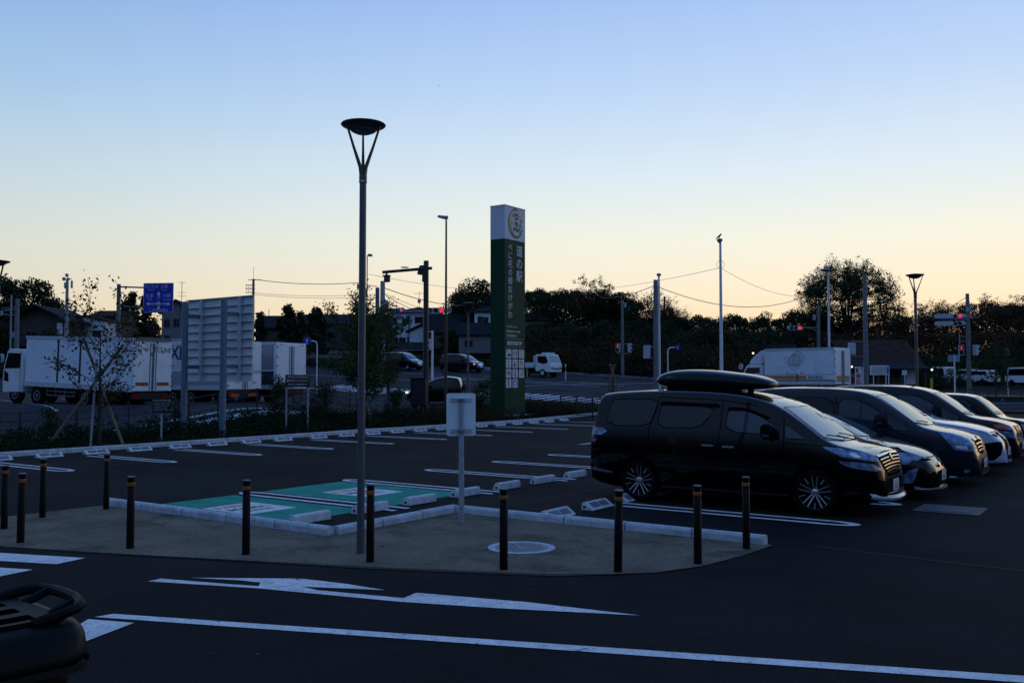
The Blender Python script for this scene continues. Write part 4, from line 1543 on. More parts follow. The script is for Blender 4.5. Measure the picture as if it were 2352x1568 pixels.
both(lambda s_: decal(car, [(3.04, 1.05), (3.03, 1.30), (3.10, 1.26), (3.40, 1.06), (3.38, 1.02)], 'side', M['glass2'], 'corner_window', s_))
screen(car, [(2.78, -.58), (2.81, 0), (2.78, .58), (3.1, .66), (3.50, .72), (3.63, .35), (3.66, 0), (3.63, -.35), (3.50, -.72), (3.1, -.66)])
for pts in ([(2.05, 1.68), (2.04, 1.0), (2.05, .3)], [(2.99, 1.42), (2.98, 1.0), (3.02, .6), (2.95, .3)], [(1.08, 1.7), (1.06, 1.0), (1.2, .5)]): seam(car, pts)
both(lambda s_: decal(car, [(56, 1.03), (40, 1.0), (27, .93), (22, .80), (21, .69), (34, .67), (45, .70), (50, .86)], 'wrap', M['hlamp'], 'headlight', s_, off=.006, step=.04))
both(lambda s_: decal(car, [(31, .81), (27, .81), (25, .76), (27, .705), (31, .705), (33, .76)], 'wrap', M['diffuser'], 'lamp_bowl', s_, off=.012, step=.03))
both(lambda s_: decal(car, [(45, .78), (36, .77), (36, .71), (43, .73)], 'wrap', M['white'], 'indicator', s_, off=.011, step=.03))
decal(car, [(-18, .86), (0, .89), (18, .86), (14, .62), (0, .59), (-14, .62)], 'wrap', M['dplastic'], 'grille', 1, off=.006, step=.04)
for z, hw_, wd_ in ((.885, 18.5, .05), (.80, 17, .022), (.735, 16, .022), (.675, 15, .02)):
    line_decal(car, [(-hw_, z - .012), (0, z), (hw_, z - .012)], wd_, 'wrap', M['chrome'], 'grille_bar', 1, off=.018)
decal(car, [(-2.4, .91), (2.4, .91), (2, .84), (-2, .84)], 'wrap', M['dplastic'], 'badge', 1, off=.028, step=.03)
decal(car, [(-17, .44), (17, .44), (22, .27), (-22, .27)], 'wrap', M['dplastic'], 'lower_intake', 1, off=.006, step=.05)
line_decal(car, [(-20, .31), (0, .295), (20, .31)], .012, 'wrap', M['satin'], 'intake_trim', 1, off=.018)
line_decal(car, [(-20, .25), (0, .235), (20, .25)], .012, 'wrap', M['satin'], 'intake_trim', 1, off=.018)
both(lambda s_: decal(car, [(38, .34), (34, .35), (34, .29), (38, .28)], 'wrap', M['hlamp'], 'fog_light', s_, off=.010, step=.03))
plate(car, 4.60, .43, '42-66')
mirror_cam(car, 2.90, 1.22, .86, GREY, (.14, .18, .24), chrome=True)
wiper(car, (3.6, -.1), (3.5, -.6))

# ---------------- 4: pearl white SUV
sp = dict(L=4.89, W=1.89, H=1.71, loc=(-7.45, 22.1, 0), label='pearl white SUV with a slashed bumper between the two dark people carriers', group=CGROUP, paint=WHITE, wx=(.95, 3.82), rt=.37, rr=.26, tum=.30, rc=.14, sm=2,
          top=[(0, .7), (0, .95), (.1, 1.2), (.45, 1.5), (.9, 1.65), (1.7, 1.71), (2.3, 1.68), (2.8, 1.52), (3.3, 1.22), (3.5, 1.15), (4.1, 1.07), (4.45, .98), (4.64, .88), (4.8, .78), (4.86, .55), (4.89, .4)],
          bot=[(0, .4), (.5, .24), (4.3, .24), (4.89, .26)],
          plan=[(0, .80), (.15, .92), (.6, 1.0), (3.7, 1.0), (4.2, .95), (4.5, .86), (4.72, .70), (4.84, .52), (4.89, .40)],
          belt=[(0, .95), (1, 1.08), (3.2, 1.02), (4.0, .96), (4.6, .84), (4.89, .5)])
car = make_car(sp)
both(lambda s_: decal(car, [(.7, 1.2), (1.0, 1.48), (1.8, 1.56), (2.3, 1.54), (2.75, 1.38), (2.95, 1.14)], 'side', g, 'side_window', s_, round_=1))
screen(car, [(2.52, -.58), (2.57, 0), (2.52, .58), (3.2, .72), (3.34, 0), (3.2, -.72)])
both(lambda s_: decal(car, [(47, .95), (34, .93), (18, .86), (14, .83), (26, .80), (38, .83)], 'wrap', M['hlamp'], 'headlight', s_, off=.006, step=.04))
both(lambda s_: decal(car, [(34, .86), (26, .865), (16, .83), (24, .80)], 'wrap', M['dplastic'], 'lamp_mask', s_, off=.010, step=.03))
decal(car, [(-11, .88), (11, .88), (7.5, .62), (14, .36), (12, .33), (-12, .33), (-14, .36), (-7.5, .62)], 'wrap', M['dplastic'], 'grille', 1, off=.008, step=.04)
for (t0, t1) in ((11.6, 7.9),):
    for s_ in (-1, 1):
        line_decal(car, [(11.8, .885), (8.4, .62), (14.6, .34)], .02, 'wrap', M['chrome'], 'grille_trim', s_, off=.016)
both(lambda s_: decal(car, [(44, .68), (30, .72), (22, .70), (26, .45), (34, .33), (46, .33)], 'wrap', M['dplastic'], 'bumper_slash', s_, off=.006, step=.04))
line_decal(car, [(-30, .285), (-13, .275), (0, .27), (13, .275), (30, .285)], .02, 'wrap', M['chrome'], 'lower_trim', 1, off=.016)
both(lambda s_: decal(car, [(-.06, .84), (.0, .86), (.06, .84), (.04, .74), (-.04, .74)], 'front', M['chrome'], 'badge', 1, off=.02, step=.04) if s_ > 0 else None)
plate(car, 4.885, .50, '12-07', y=0)
wiper(car, (3.3, -.1), (3.2, -.6))
seam(car, [(3.3, 1.1), (4.2, .99), (4.55, .88)])
line_decal(car, [(-26, .90), (-8, .895), (8, .895), (26, .90)], .010, 'wrap', M['seam'], 'bonnet_gap', 1)

# ---------------- 5: black people carrier with amber indicators
sp = dict(L=4.65, W=1.72, H=1.88, loc=(-7.22, 24.65, 0), label='black-brown people carrier with amber indicators and a ribbed chrome grille', group=CGROUP, cat='van', name='parked_van', paint=VIOLET,
          wx=(.85, 3.7), rt=.31, rr=.21, tum=.13, rc=.11,
          top=[(0, .6), (0, .9), (.05, 1.25), (.15, 1.72), (.3, 1.83), (.9, 1.88), (1.8, 1.88), (2.4, 1.84), (2.8, 1.74), (3.15, 1.50), (3.55, 1.2), (3.75, 1.13), (4.2, 1.07), (4.45, .98), (4.56, .85), (4.6, .62), (4.64, .5), (4.65, .36)],
          bot=[(0, .28), (.5, .2), (4.2, .19), (4.65, .22)],
          plan=[(0, .86), (.1, .94), (.5, 1.0), (3.8, 1.0), (4.1, .98), (4.38, .94), (4.53, .86), (4.62, .74), (4.65, .62)],
          belt=[(0, 1.0), (.5, 1.05), (3.2, 1.04), (3.9, 1.0), (4.5, .88), (4.65, .5)])
car = make_car(sp)
both(lambda s_: decal(car, [(.3, 1.12), (.36, 1.62), (1.9, 1.65), (1.9, 1.12)], 'side', g, 'quarter_window', s_, round_=1))
both(lambda s_: decal(car, [(2.0, 1.12), (2.0, 1.64), (2.45, 1.62), (2.78, 1.48), (2.95, 1.32), (2.98, 1.10)], 'side', M['glass2'], 'door_window', s_, round_=1))
both(lambda s_: decal(car, [(3.06, 1.10), (3.05, 1.34), (3.12, 1.30), (3.42, 1.12), (3.4, 1.07)], 'side', M['glass2'], 'corner_window', s_))
screen(car, [(2.85, -.58), (2.88, 0), (2.85, .58), (3.1, .66), (3.52, .72), (3.63, .35), (3.66, 0), (3.63, -.35), (3.52, -.72), (3.1, -.66)])
both(lambda s_: decal(car, [(50, .96), (36, .96), (24, .89), (22, .83), (34, .84), (47, .88)], 'wrap', M['hlamp'], 'headlight', s_, off=.006, step=.04))
both(lambda s_: decal(car, [(50, .965), (39, .965), (36, .91), (38, .875), (48, .89)], 'wrap', M['amberl'], 'indicator', s_, off=.012, step=.03))
both(lambda s_: decal(car, [(45, .83), (32, .80), (22, .79), (20, .66), (32, .66), (42, .70)], 'wrap', M['hlamp'], 'lower_headlight', s_, off=.006, step=.04))
decal(car, [(-17, .93), (17, .93), (14, .72), (-14, .72)], 'wrap', M['dplastic'], 'grille', 1, off=.006, step=.04)
for k in range(7):
    line_decal(car, [(-16.5 + k * .4, .915 - k * .03), (0, .92 - k * .03), (16.5 - k * .4, .915 - k * .03)], .010, 'wrap', M['chrome'], 'grille_bar', 1, off=.014)
decal(car, [(-18, .52), (18, .52), (22, .28), (-22, .28)], 'wrap', M['dplastic'], 'lower_intake', 1, off=.006, step=.05)
line_decal(car, [(-20, .42), (20, .42)], .012, 'wrap', M['satin'], 'intake_trim', 1, off=.012)
plate(car, 4.66, .48, '30-18')
mirror_cam(car, 2.95, 1.26, .87, VIOLET, (.14, .18, .24))
wiper(car, (3.6, -.1), (3.5, -.6))

# ---------------- 6: boxy black kei wagon
sp = dict(L=3.9, W=1.66, H=1.66, loc=(-6.35, 27.25, 0), label='boxy black upright hatchback at the far right end of the parked row', group=CGROUP, paint=BLACK, wx=(.65, 3.2), rt=.30, rr=.2, tum=.10, rc=.13,
          top=[(0, .6), (0, .9), (.04, 1.3), (.12, 1.58), (.3, 1.64), (1.2, 1.66), (2.1, 1.65), (2.45, 1.60), (2.62, 1.50), (2.85, 1.28), (3.05, 1.08), (3.2, 1.03), (3.6, .99), (3.8, .9), (3.87, .7), (3.9, .4)],
          bot=[(0, .28), (.5, .2), (3.9, .22)],
          plan=[(0, .88), (.1, .95), (.4, 1.0), (3.2, 1.0), (3.55, .96), (3.76, .86), (3.87, .72), (3.9, .6)],
          belt=[(0, .95), (3.0, .98), (3.5, .92), (3.9, .5)])
car = make_car(sp)
both(lambda s_: decal(car, [(.25, 1.08), (.3, 1.46), (1.15, 1.48), (1.15, 1.08)], 'side', g, 'quarter_window', s_, round_=1))
both(lambda s_: decal(car, [(1.25, 1.06), (1.25, 1.48), (2.25, 1.48), (2.4, 1.38), (2.55, 1.05)], 'side', M['glass2'], 'door_window', s_, round_=1))
screen(car, [(2.50, -.55), (2.53, 0), (2.50, .55), (2.98, .66), (3.05, 0), (2.98, -.66)])
both(lambda s_: decal(car, [(42, .88), (26, .86), (24, .7), (40, .72)], 'wrap', M['hlamp'], 'headlight', s_, off=.006, step=.04))
decal(car, [(-20, .82), (20, .82), (18, .7), (-18, .7)], 'wrap', M['dplastic'], 'grille', 1, off=.006, step=.05)
plate(car, 3.905, .45, '71-04')
mirror_cam(car, 2.55, 1.12, .83, BLACK, (.12, .18, .16))
wiper(car, (3.02, -.05), (2.95, -.5))
# ================================================================ FAR VEHICLES
def make_lorry(loc, rot, label, Lb, cabfac='box', stripes=None, hb=2.55, z0=1.05, corr=False, axles=(1.2, 3.0, 7.5, 8.8), Lc=2.1, W=2.4, deflect=False, ztop=2.95, name='box_lorry', wr=.46, rz=None):
    """cab points along +x; x=0 is the rear of the box"""
    r = thing(name, label, 'lorry', loc, rot, 'box lorries')
    h = W / 2
    box(0, -h, z0, Lb, h, z0 + hb, 'cargo_box', M['whitebox'], r, bevel=.03)
    mb = MB()
    for s_ in (-1, 1):
        mb.box(-.01, s_ * h - .03, z0 + hb - .13, Lb + .01, s_ * h + .03, z0 + hb + .01)
        mb.box(-.01, s_ * h - .03, z0 - .02, Lb + .01, s_ * h + .03, z0 + .22)
    mb.build('box_rail', M['alu'], r)
    # rear doors
    q = MB()
    q.box(-.045, -h + .02, z0 + .03, -.012, -.05, z0 + hb - .16)
    q.box(-.045, .05, z0 + .03, -.012, h - .02, z0 + hb - .16)
    q.build('rear_door', M['whitebox'], r)
    q = MB()
    for y in (-.17, .17, -.03, .03): q.tube([(-.06, y * (1 if abs(y) > .1 else 1.2), z0 + .05), (-.06, y * (1 if abs(y) > .1 else 1.2), z0 + hb - .2)], .018, 6)
    for s_ in (-1, 1):
        for k in range(5): q.box(-.07, s_ * (h - .02) - .1, z0 + .2 + k * (hb - .5) / 4, -.03, s_ * (h - .02) + .03, z0 + .26 + k * (hb - .5) / 4)
        q.box(-.08, s_ * .6 - .2, z0 + .35, -.05, s_ * .6 + .1, z0 + .38)
    q.build('door_hardware', M['galv_d'], r)
    box(.05, -h + .12, z0 - .35, .2, h - .12, z0 - .06, 'rear_bumper', M['underbody'], r)
    for s_ in (-1, 1):
        box(.03, s_ * .8 - .25, z0 - .3, .05, s_ * .8 + .25, z0 - .18, 'tail_light', M['redl'], r)
    # chassis and cab
    box(.2, -.45, z0 - .4, Lb + Lc - .4, .45, z0 - .02, 'chassis', M['underbody'], r)
    prof = [(Lb + .25, .55), (Lb + Lc, .48), (Lb + Lc + .03, 1.2), (Lb + Lc - .02, 1.75), (Lb + Lc - .28, ztop - .12), (Lb + Lc - .45, ztop), (Lb + .3, ztop), (Lb + .2, ztop - .2), (Lb + .2, 1.0)]
    cab = MB()
    cab.prism(prof, -h + .03, h - .03, 'xz')
    c_ = cab.build('cab', M['white'], r, bevel=.05, smooth=True)
    for s_ in (-1, 1):
        q = MB()
        y = s_ * (h - .028)
        q.prism([(Lb + Lc - 1.35, 1.75), (Lb + Lc - .14, 1.70), (Lb + Lc - .40, ztop - .22), (Lb + Lc - 1.35, ztop - .22)], y, y + s_ * .008, 'xz')
        q.prism([(Lb + Lc - .5, 1.05), (Lb + Lc - .12, 1.1), (Lb + Lc - .13, 1.62), (Lb + Lc - .45, 1.45)], y, y + s_ * .008, 'xz')
        q.build('cab_window', M['glass'], c_)
        box(Lb + Lc - 1.4, min(y, y + s_ * .01), .62, Lb + Lc - 1.38, max(y, y + s_ * .01), ztop - .15, 'door_gap', M['seam'], c_)
        q = MB().box(Lb + Lc - .05, s_ * (h + .02) - .1, 2.0, Lb + Lc + .18, s_ * (h + .02) + .18, 2.42)
        q.build('door_mirror', M['chrome'], c_, bevel=.05, smooth=True)
    q = MB()
    q.prism([(1.8, -h + .15), (1.8, h - .15), (2.65, h - .25), (2.65, -h + .25)], 0, 1, 'xy')
    ws = MB()
    ws.quad((Lb + Lc + .004, -h + .14, 1.78), (Lb + Lc + .004, h - .14, 1.78), (Lb + Lc - .27, h - .2, ztop - .14), (Lb + Lc - .27, -h + .2, ztop - .14))
    ws.build('windscreen', M['wshield'], c_, fix=False)
    if deflect:
        q = MB()
        q.prism([(Lb + .28, ztop + .02), (Lb + Lc - .5, ztop + .02), (Lb + Lc - .55, ztop + .25), (Lb + Lc - .9, ztop + .6), (Lb + .35, z0 + hb - .1), (Lb + .28, z0 + hb - .1)], -h + .12, h - .12, 'xz')
        q.build('wind_deflector', M['white'], c_, bevel=.05, smooth=True)
    for i, ax in enumerate(axles):
        x = Lb + Lc - ax
        for s_ in (-1, 1):
            w_ = thing('wheel', None, None, (x, s_ * (h - .18), wr))
            w_.parent = r
            MB().lathe([(wr * .55, -.13), (wr - .04, -.14), (wr, -.09), (wr, .09), (wr - .04, .14), (wr * .55, .13)], 24, axis='y').build('tyre', M['tyre'], w_, smooth=True)
            MB().lathe([(wr * .58, s_ * .135), (wr * .5, s_ * .145), (wr * .3, s_ * .10), (wr * .2, s_ * .15), (0, s_ * .15)], 20, axis='y', cap=False).build('rim', M['galv_d'], w_, smooth=True)
    for s_ in (-1, 1):
        q = MB()
        xs0, xs1 = Lb + Lc - axles[-2] + .75 if len(axles) > 2 else 2.2, Lb + Lc - axles[len(axles) // 2 - 1] - .75
        for z in (.52, .72, .92): q.box(xs0, s_ * (h - .05) - .015, z - .03, xs1, s_ * (h - .05) + .015, z + .02)
        for k in range(4):
            x = xs0 + (xs1 - xs0) * k / 3
            q.box(x - .02, s_ * (h - .05) - .012, .5, x + .02, s_ * (h - .05) + .012, z0)
        q.build('side_guard', M['galv_d'], r)
    return r, h


def chev(r, x, y0, y1, z0, z1):
    b_ = box(x, y0, z0, x + .008, y1, z1, 'hazard_board', M['orange'], r)
    q = MB()
    n = 4
    w_ = (y1 - y0) / n
    for k in range(n):
        a = y0 + w_ * k
        q.prism([(a, z0), (a + w_ * .45, z0), (min(y1, a + w_ * .95), z1), (a + w_ * .5, z1)], x - .004, x - .001, 'yz')
    q.build('hazard_stripes', M['redl'], b_)


def aim(px0, d0, px1, d1):
    a0, b0 = PX(px0, d0)
    a1, b1 = PX(px1, d1)
    return math.atan2(b1 - b0, a1 - a0), math.hypot(a1 - a0, b1 - b0)


# white refrigerated lorry, rear to the right; place by its near rear corner
ang, LL = YAW + R(152), 7.63


def place_by_corner(px, d, ang, side, W, z=None):
    """root location so that the rear corner on `side` (+1 left, -1 right of travel) is at column px"""
    a, b = PX(px, d)
    n = Vector((-math.sin(ang), math.cos(ang))) * side * W / 2
    a -= n.x
    b -= n.y
    return (a, b, T(a, b) if z is None else z)


r, h = make_lorry(place_by_corner(302, 41.6, ang, 1, 2.2, .55), ang, 'white box lorry with a framed side door, cab at the left picture edge', LL, hb=2.42, z0=.92, W=2.2, axles=(1.0, 2.7, 6.2, 7.4), Lc=1.8, ztop=2.7)
r.rotation_euler = (0, R(-2.0), ang)
o_ = MB()
yy = h + .006
for x in (LL - 2.45, LL - 4.05):
    o_.box(x - .05, yy - .02, 1.16, x + .05, yy + .02, 3.30)
o_.box(LL - 4.0, yy - .02, 3.22, LL - 2.5, yy + .02, 3.30)
o_.build('side_door_frame', M['underbody'], r)
box(-.10, -h + .1, 3.24, -.05, h - .1, 3.40, 'roof_spoiler', M['galv_d'], r)
chev(r, -.056, .25, .95, 1.18, 1.34)
chev(r, -.056, -.95, -.25, 1.18, 1.34)
text("T'CLINE", .32, 'lettering', mat('letter_gold', (.16, .09, .03), .5, var=0), r, (-.05, .0, 2.72), (0, -1, 0), (0, 0, 1), 'LEFT', bold=.02, sx=.9)

# second lorry with ribbed side and big lettering
ang2 = YAW + R(152)
a, b = PX(578, 42.0)
loc2 = place_by_corner(522, 46.5, ang2, 1, 2.4, .62)
r, h = make_lorry(loc2, ang2, 'white box lorry with ribbed sides and large dark lettering, behind the guide board', 9.4, hb=2.5, z0=.88, W=2.4, axles=(1.2, 3.05, 7.6, 8.9), ztop=2.6)
mb = MB()
yy = h + .005
for i in range(26):
    z = 1.95 + i * .062
    mb.box(.4, yy, z, 9.2, yy + .012, z + .03)
mb.build('ribbing', M['alu'], r)
box(.3, yy, .98, 9.2, yy + .02, 1.85, 'drop_side', M['galv'], r)
text('EXPRESS', 1.0, 'lettering', M['navy'], r, (4.5, yy + .016, 2.45), (-1, 0, 0), (0, 0, 1), 'LEFT', bold=.03, sx=.9)
text('回送便', .2, 'lettering', M['navy'], r, (-.05, -.55, 1.72), (0, -1, 0), (0, 0, 1), 'LEFT')
for y_ in (-.9, .35): chev(r, .0, y_, y_ + .6, .50, .66)
# third lorry
loc3 = place_by_corner(634, 50.0, ang2, 1, 2.4, .62)
r, h = make_lorry(loc3, ang2, 'white box lorry with a purplish ribbed side, right of the guide board', 9.0, hb=2.55, z0=.88, W=2.4, axles=(1.2, 3.05, 7.4, 8.7), ztop=2.6)
mb = MB()
yy = h + .005
for i in range(30):
    z = 1.95 + i * .052
    mb.box(.15, yy, z, 8.8, yy + .012, z + .026)
mb.build('ribbing', mat('ribbed_metal', (.16, .13, .22), .35, metal=.5, var=.1), r)
box(.15, yy, .99, 8.8, yy + .02, 1.85, 'drop_side', mat('drop_side_dark', (.018, .02, .028), .4, var=.1), r)
text('L CARGO', .30, 'lettering', M['galv_d'], r, (.9, yy + .025, 1.45), (-1, 0, 0), (0, 0, 1), 'LEFT')
for y_ in (-.85, .85): text('日野', .13, 'lettering', M['navy'], r, (-.05, y_ + .12, 3.25), (0, -1, 0), (0, 0, 1), 'LEFT')

# right-hand lorry with orange and green stripes
angr, Lr = YAW + R(135), 5.05
r, h = make_lorry(place_by_corner(1916, 60.0, angr, 1, 2.3, .72), angr, 'white box lorry with an orange and a green stripe, behind the parked vans', Lr, hb=2.42, z0=.98, W=2.3, axles=(1.0, 4.7), Lc=1.75, deflect=True, ztop=2.35, wr=.4)
yy = h + .034
box(.1, yy - .03, 1.62, Lr - .1, yy - .026, 1.645, 'trim_line', M['galv_d'], r)
box(1.97, h + .002, 1.34, Lr - .05, h + .012, 1.56, 'orange_stripe', M['orange'], r)
box(.03, h + .002, 1.20, Lr - .05, h + .0125, 1.29, 'green_stripe', M['gstripe'], r)
box(2.55, h + .014, 1.15, 2.67, h + .04, 1.66, 'stake_post', M['galv_d'], r)
text('HACHIOH', .27, 'lettering', M['navy'], r, (1.85, h + .016, 1.35), (-1, 0, 0), (0, 0, 1), 'LEFT', sx=.86, bold=.02)
text('CO.,LTD', .10, 'lettering', M['galv_d'], r, (.72, h + .016, 1.36), (-1, 0, 0), (0, 0, 1), 'LEFT')
for y0 in (-.95, .15):
    box(-.056, y0, 1.30, -.048, y0 + .8, 1.55, 'orange_stripe', M['orange'], r)
    box(-.056, y0, 1.16, -.048, y0 + .8, 1.26, 'green_stripe', M['gstripe'], r)
# globe in open hands
gx, gz = Lr * .555, 2.58
lg = MB()


def ringp(cx_, cz_, rx, rz_, w_=.022, a0=0, a1=360, n=32):
    pts = [(cx_ + rx * math.cos(R(a0 + (a1 - a0) * k / n)), h + .012, cz_ + rz_ * math.sin(R(a0 + (a1 - a0) * k / n))) for k in range(n + 1)]
    lg.tube(pts, w_ * .5, 4)


ringp(gx, gz, .40, .40, .035)
ringp(gx, gz, .17, .40, .02)
for zz, rr in ((0, .4), (.22, .33), (-.22, .33)): lg.tube([(gx - rr, h + .012, gz + zz), (gx + rr, h + .012, gz + zz)], .01, 4)
lg.tube([(gx, h + .012, gz - .4), (gx, h + .012, gz + .4)], .01, 4)
gl = lg.build('globe_mark', mat('mark_teal', (.02, .08, .12), .5, var=0), r)
lg = MB()
ln = lambda *p: lg.tube([(gx + q[0], h + .012, gz + q[1]) for q in p], .009, 4)
ln((0, -.72), (.42, -.3), (.72, .12), (.68, .26), (.56, .28), (.42, .12))
ln((0, -.72), (-.44, -.3), (-.8, .12), (-.78, .26), (-.66, .26), (-.40, -.1))
ln((-.42, .16), (-.62, .38), (-.56, .48), (-.46, .46), (-.28, .30))
ln((-.24, .32), (-.42, .58), (-.34, .66), (-.24, .62), (-.08, .40))
ln((-.02, .42), (-.26, .74), (-.16, .80), (-.04, .74), (.1, .40))
lg.build('hands_mark', mat('mark_mauve', (.10, .08, .12), .5, var=0), gl)
text('S', .25, 'lettering', M['navy'], r, (gx + .60, h + .016, gz - .92), (-1, 0, 0), (0, 0, 1), 'LEFT')
text('AVE THE EART', .10, 'lettering', M['galv_d'], r, (gx + .42, h + .016, gz - .92), (-1, 0, 0), (0, 0, 1), 'LEFT')
text('H', .25, 'lettering', M['navy'], r, (gx - .44, h + .016, gz - .92), (-1, 0, 0), (0, 0, 1), 'LEFT')
for k in range(8):
    q = MB().box(.2 + k * .62, h - .06, .86, .31 + k * .62, h + .035, .97)
    if k == 0: qq = MB()
    qq.v, qq.f, qq.mi
    n0 = len(qq.v); qq.v += q.v; qq.f += [tuple(i + n0 for i in f_) for f_ in q.f]; qq.mi += q.mi
qq.build('rope_hooks', M['galv_d'], r)

# ---- flatbed truck on the main road
a, b = PX(1288, 82.5)
ft = thing('flatbed_truck', 'small white flatbed truck driving on the main road, right of the green pylon sign', 'truck', (0, 0, 0), R(-3))
W = 1.9; h = .95; Lf = 4.9
ft.location = (a - Lf * math.cos(R(-3)) - .5, b + .3, T(a - 2, b))
box(.0, -h, .85, 3.05, h, .95, 'bed_floor', M['white'], ft)
for s_ in (-1, 1): box(0, s_ * h - .03, .95, 3.05, s_ * h + .03, 1.32, 'side_board', M['white'], ft, bevel=.01)
box(-.03, -h, .95, .03, h, 1.32, 'tail_board', M['white'], ft)
box(3.05, -h, .95, 3.12, h, 1.95, 'head_board', M['white'], ft)
box(.1, -.4, .5, 4.4, .4, .85, 'chassis', M['underbody'], ft)
c_ = MB().prism([(3.2, .55), (4.88, .42), (4.92, 1.05), (4.80, 1.35), (4.50, 1.98), (4.35, 2.05), (3.3, 2.05), (3.2, 1.95)], -h + .05, h - .05, 'xz').build('cab', M['white'], ft, bevel=.035, smooth=True)
for s_ in (-1, 1):
    y = s_ * (h - .05)
    MB().prism([(3.45, 1.35), (4.15, 1.15), (4.62, 1.32), (4.40, 1.85), (3.45, 1.88)], y, y + s_ * .008, 'xz').build('door_window', M['glass'], c_)
    for x in (.95, 4.0):
        w_ = thing('wheel', None, None, (x, s_ * (h - .14), .37)); w_.parent = ft
        MB().lathe([(.2, -.1), (.34, -.1), (.37, -.06), (.37, .06), (.34, .1), (.2, .1)], 20, axis='y').build('tyre', M['tyre'], w_, smooth=True)
        MB().lathe([(.2, s_ * .101), (.17, s_ * .11), (.08, s_ * .08), (0, s_ * .11)], 16, axis='y').build('rim', M['alu'], w_, smooth=True)
MB().quad((4.825, -h + .16, 1.36), (4.825, h - .16, 1.36), (4.545, h - .22, 1.92), (4.545, -h + .22, 1.92)).build('windscreen', M['wshield'], c_, fix=False)
for s_ in (-1, 1): box(4.88, s_ * .62 - .17, .72, 4.935, s_ * .62 + .17, .88, 'headlight', M['headlit'] if False else M['hlamp'], c_)
box(4.9, -.4, .70, 4.935, .4, .78, 'grille', M['dplastic'], c_)
box(3.6, -.5, 2.07, 4.4, .5, 2.2, 'roof_rack', M['white'], ft, bevel=.02)


# ---- two people carriers and a small wagon on the roads
def simple_van(loc, rot, label, pm, L=4.7, W=1.8, H=1.85, lit=None, name='moving_van', group='vans driving on the main road', wheel='five'):
    sp = dict(L=L, W=W, H=H, loc=loc, rot=rot, label=label, group=group, cat='van', name=name, paint=pm, wx=(.8, L - .95), rt=.33, rr=.22, tum=.16, rc=.15, wheel=wheel,
              top=[(0, .6), (0, .9), (.06, 1.25), (.2, H - .16), (.4, H - .05), (1.0, H), (L - 2.5, H), (L - 1.9, H - .14), (L - 1.35, 1.42), (L - .95, 1.10), (L - .5, 1.0), (L - .2, .90), (L - .08, .74), (L, .4)],
              bot=[(0, .28), (.5, .22), (L - .4, .2), (L, .24)],
              plan=[(0, .85), (.1, .94), (.5, 1.0), (L - .9, 1.0), (L - .4, .93), (L - .15, .78), (L, .55)],
              belt=[(0, 1.0), (1, 1.06), (L - 1.4, 1.0), (L - .4, .85), (L, .5)])
    car = make_car(sp)
    both(lambda s_: decal(car, [(.3, 1.12), (.4, 1.6), (L - 3.2, 1.62), (L - 3.2, 1.12)], 'side', g, 'quarter_window', s_))
    both(lambda s_: decal(car, [(L - 3.1, 1.12), (L - 3.1, 1.6), (L - 2.3, 1.6), (L - 1.6, 1.3), (L - 1.5, 1.08)], 'side', g, 'door_window', s_))
    decal(car, [(L - 1.95, -.58), (L - 1.95, .58), (L - 1.08, .68), (L - 1.0, 0), (L - 1.08, -.68)], 'top', M['wshield'], 'windscreen', 1)
    both(lambda s_: decal(car, [(46, .92), (24, .86), (22, .74), (42, .78)], 'wrap', M['hlamp'], 'headlight', s_, off=.008))
    decal(car, [(-18, .84), (18, .84), (15, .62), (-15, .62)], 'wrap', M['chrome'], 'grille', 1, off=.008)
    decal(car, [(-20, .42), (20, .42), (20, .30), (-20, .30)], 'wrap', M['dplastic'], 'lower_intake', 1, off=.008)
    box(L, -.2, .42, L + .015, .2, .62, 'number_plate', M['plate'], car['root'])
    mirror_cam(car, L - 1.6, 1.15, .88, pm, (.14, .18, .2))
    return car


a, b = PX(1103, 89.5)
c5 = simple_van((a - 4.7 * math.cos(R(-2)), b + .3, T(a - 2, b)), R(-2), 'dark people carrier with an amber light on, on the main road left of the pylon', VIOLET, lit=1)
box(4.45, -.86, .70, 4.52, -.74, .80, 'lit_indicator', mat('amber_lit', (1.0, .35, .12), .4, var=0, emit=1.3), c5['root'])
a, b = PX(968, 92.0)
simple_van((a - 4.8 * math.cos(R(-2)), b, T(a - 2, b)), R(-2), 'black people carrier with chrome grille half hidden behind a leafy tree on the main road', BLACK, L=4.8)
# small black wagon turning in, lights on
a, b = PX(1001, 56.5)
cw = simple_van((0, 0, 0), R(205), 'small black wagon with headlamps on, turning in behind the dark cabinet', BLACK, L=3.6, W=1.5, H=1.78, name='small_wagon', group=None, wheel='seven')
cw['root'].location = (PX(1066, 57.0)[0], PX(1066, 57.0)[1], T(*PX(1020, 57.0)) - .02)
for s_ in (-1, 1): box(3.42, s_ * .55 - .12, .72, 3.56, s_ * .55 + .12, .84, 'lit_headlamp', M['headlit'], cw['root'])

# ================================================================ POLES, SIGNALS, SIGNS
def cyl_pole(name, label, cat, px, d, top_y, r0, r1, m, group=None, z=None):
    a, b, z0 = at(px, d)
    zt = ZY(top_y, d)
    r = thing(name, label, cat, (a, b, z0), YAW, group)
    MB().lathe([(r0, -.2), (r1, zt - z0), (0, zt - z0 + .02)], 14).build('shaft', m, r, smooth=True)
    return r, zt - z0


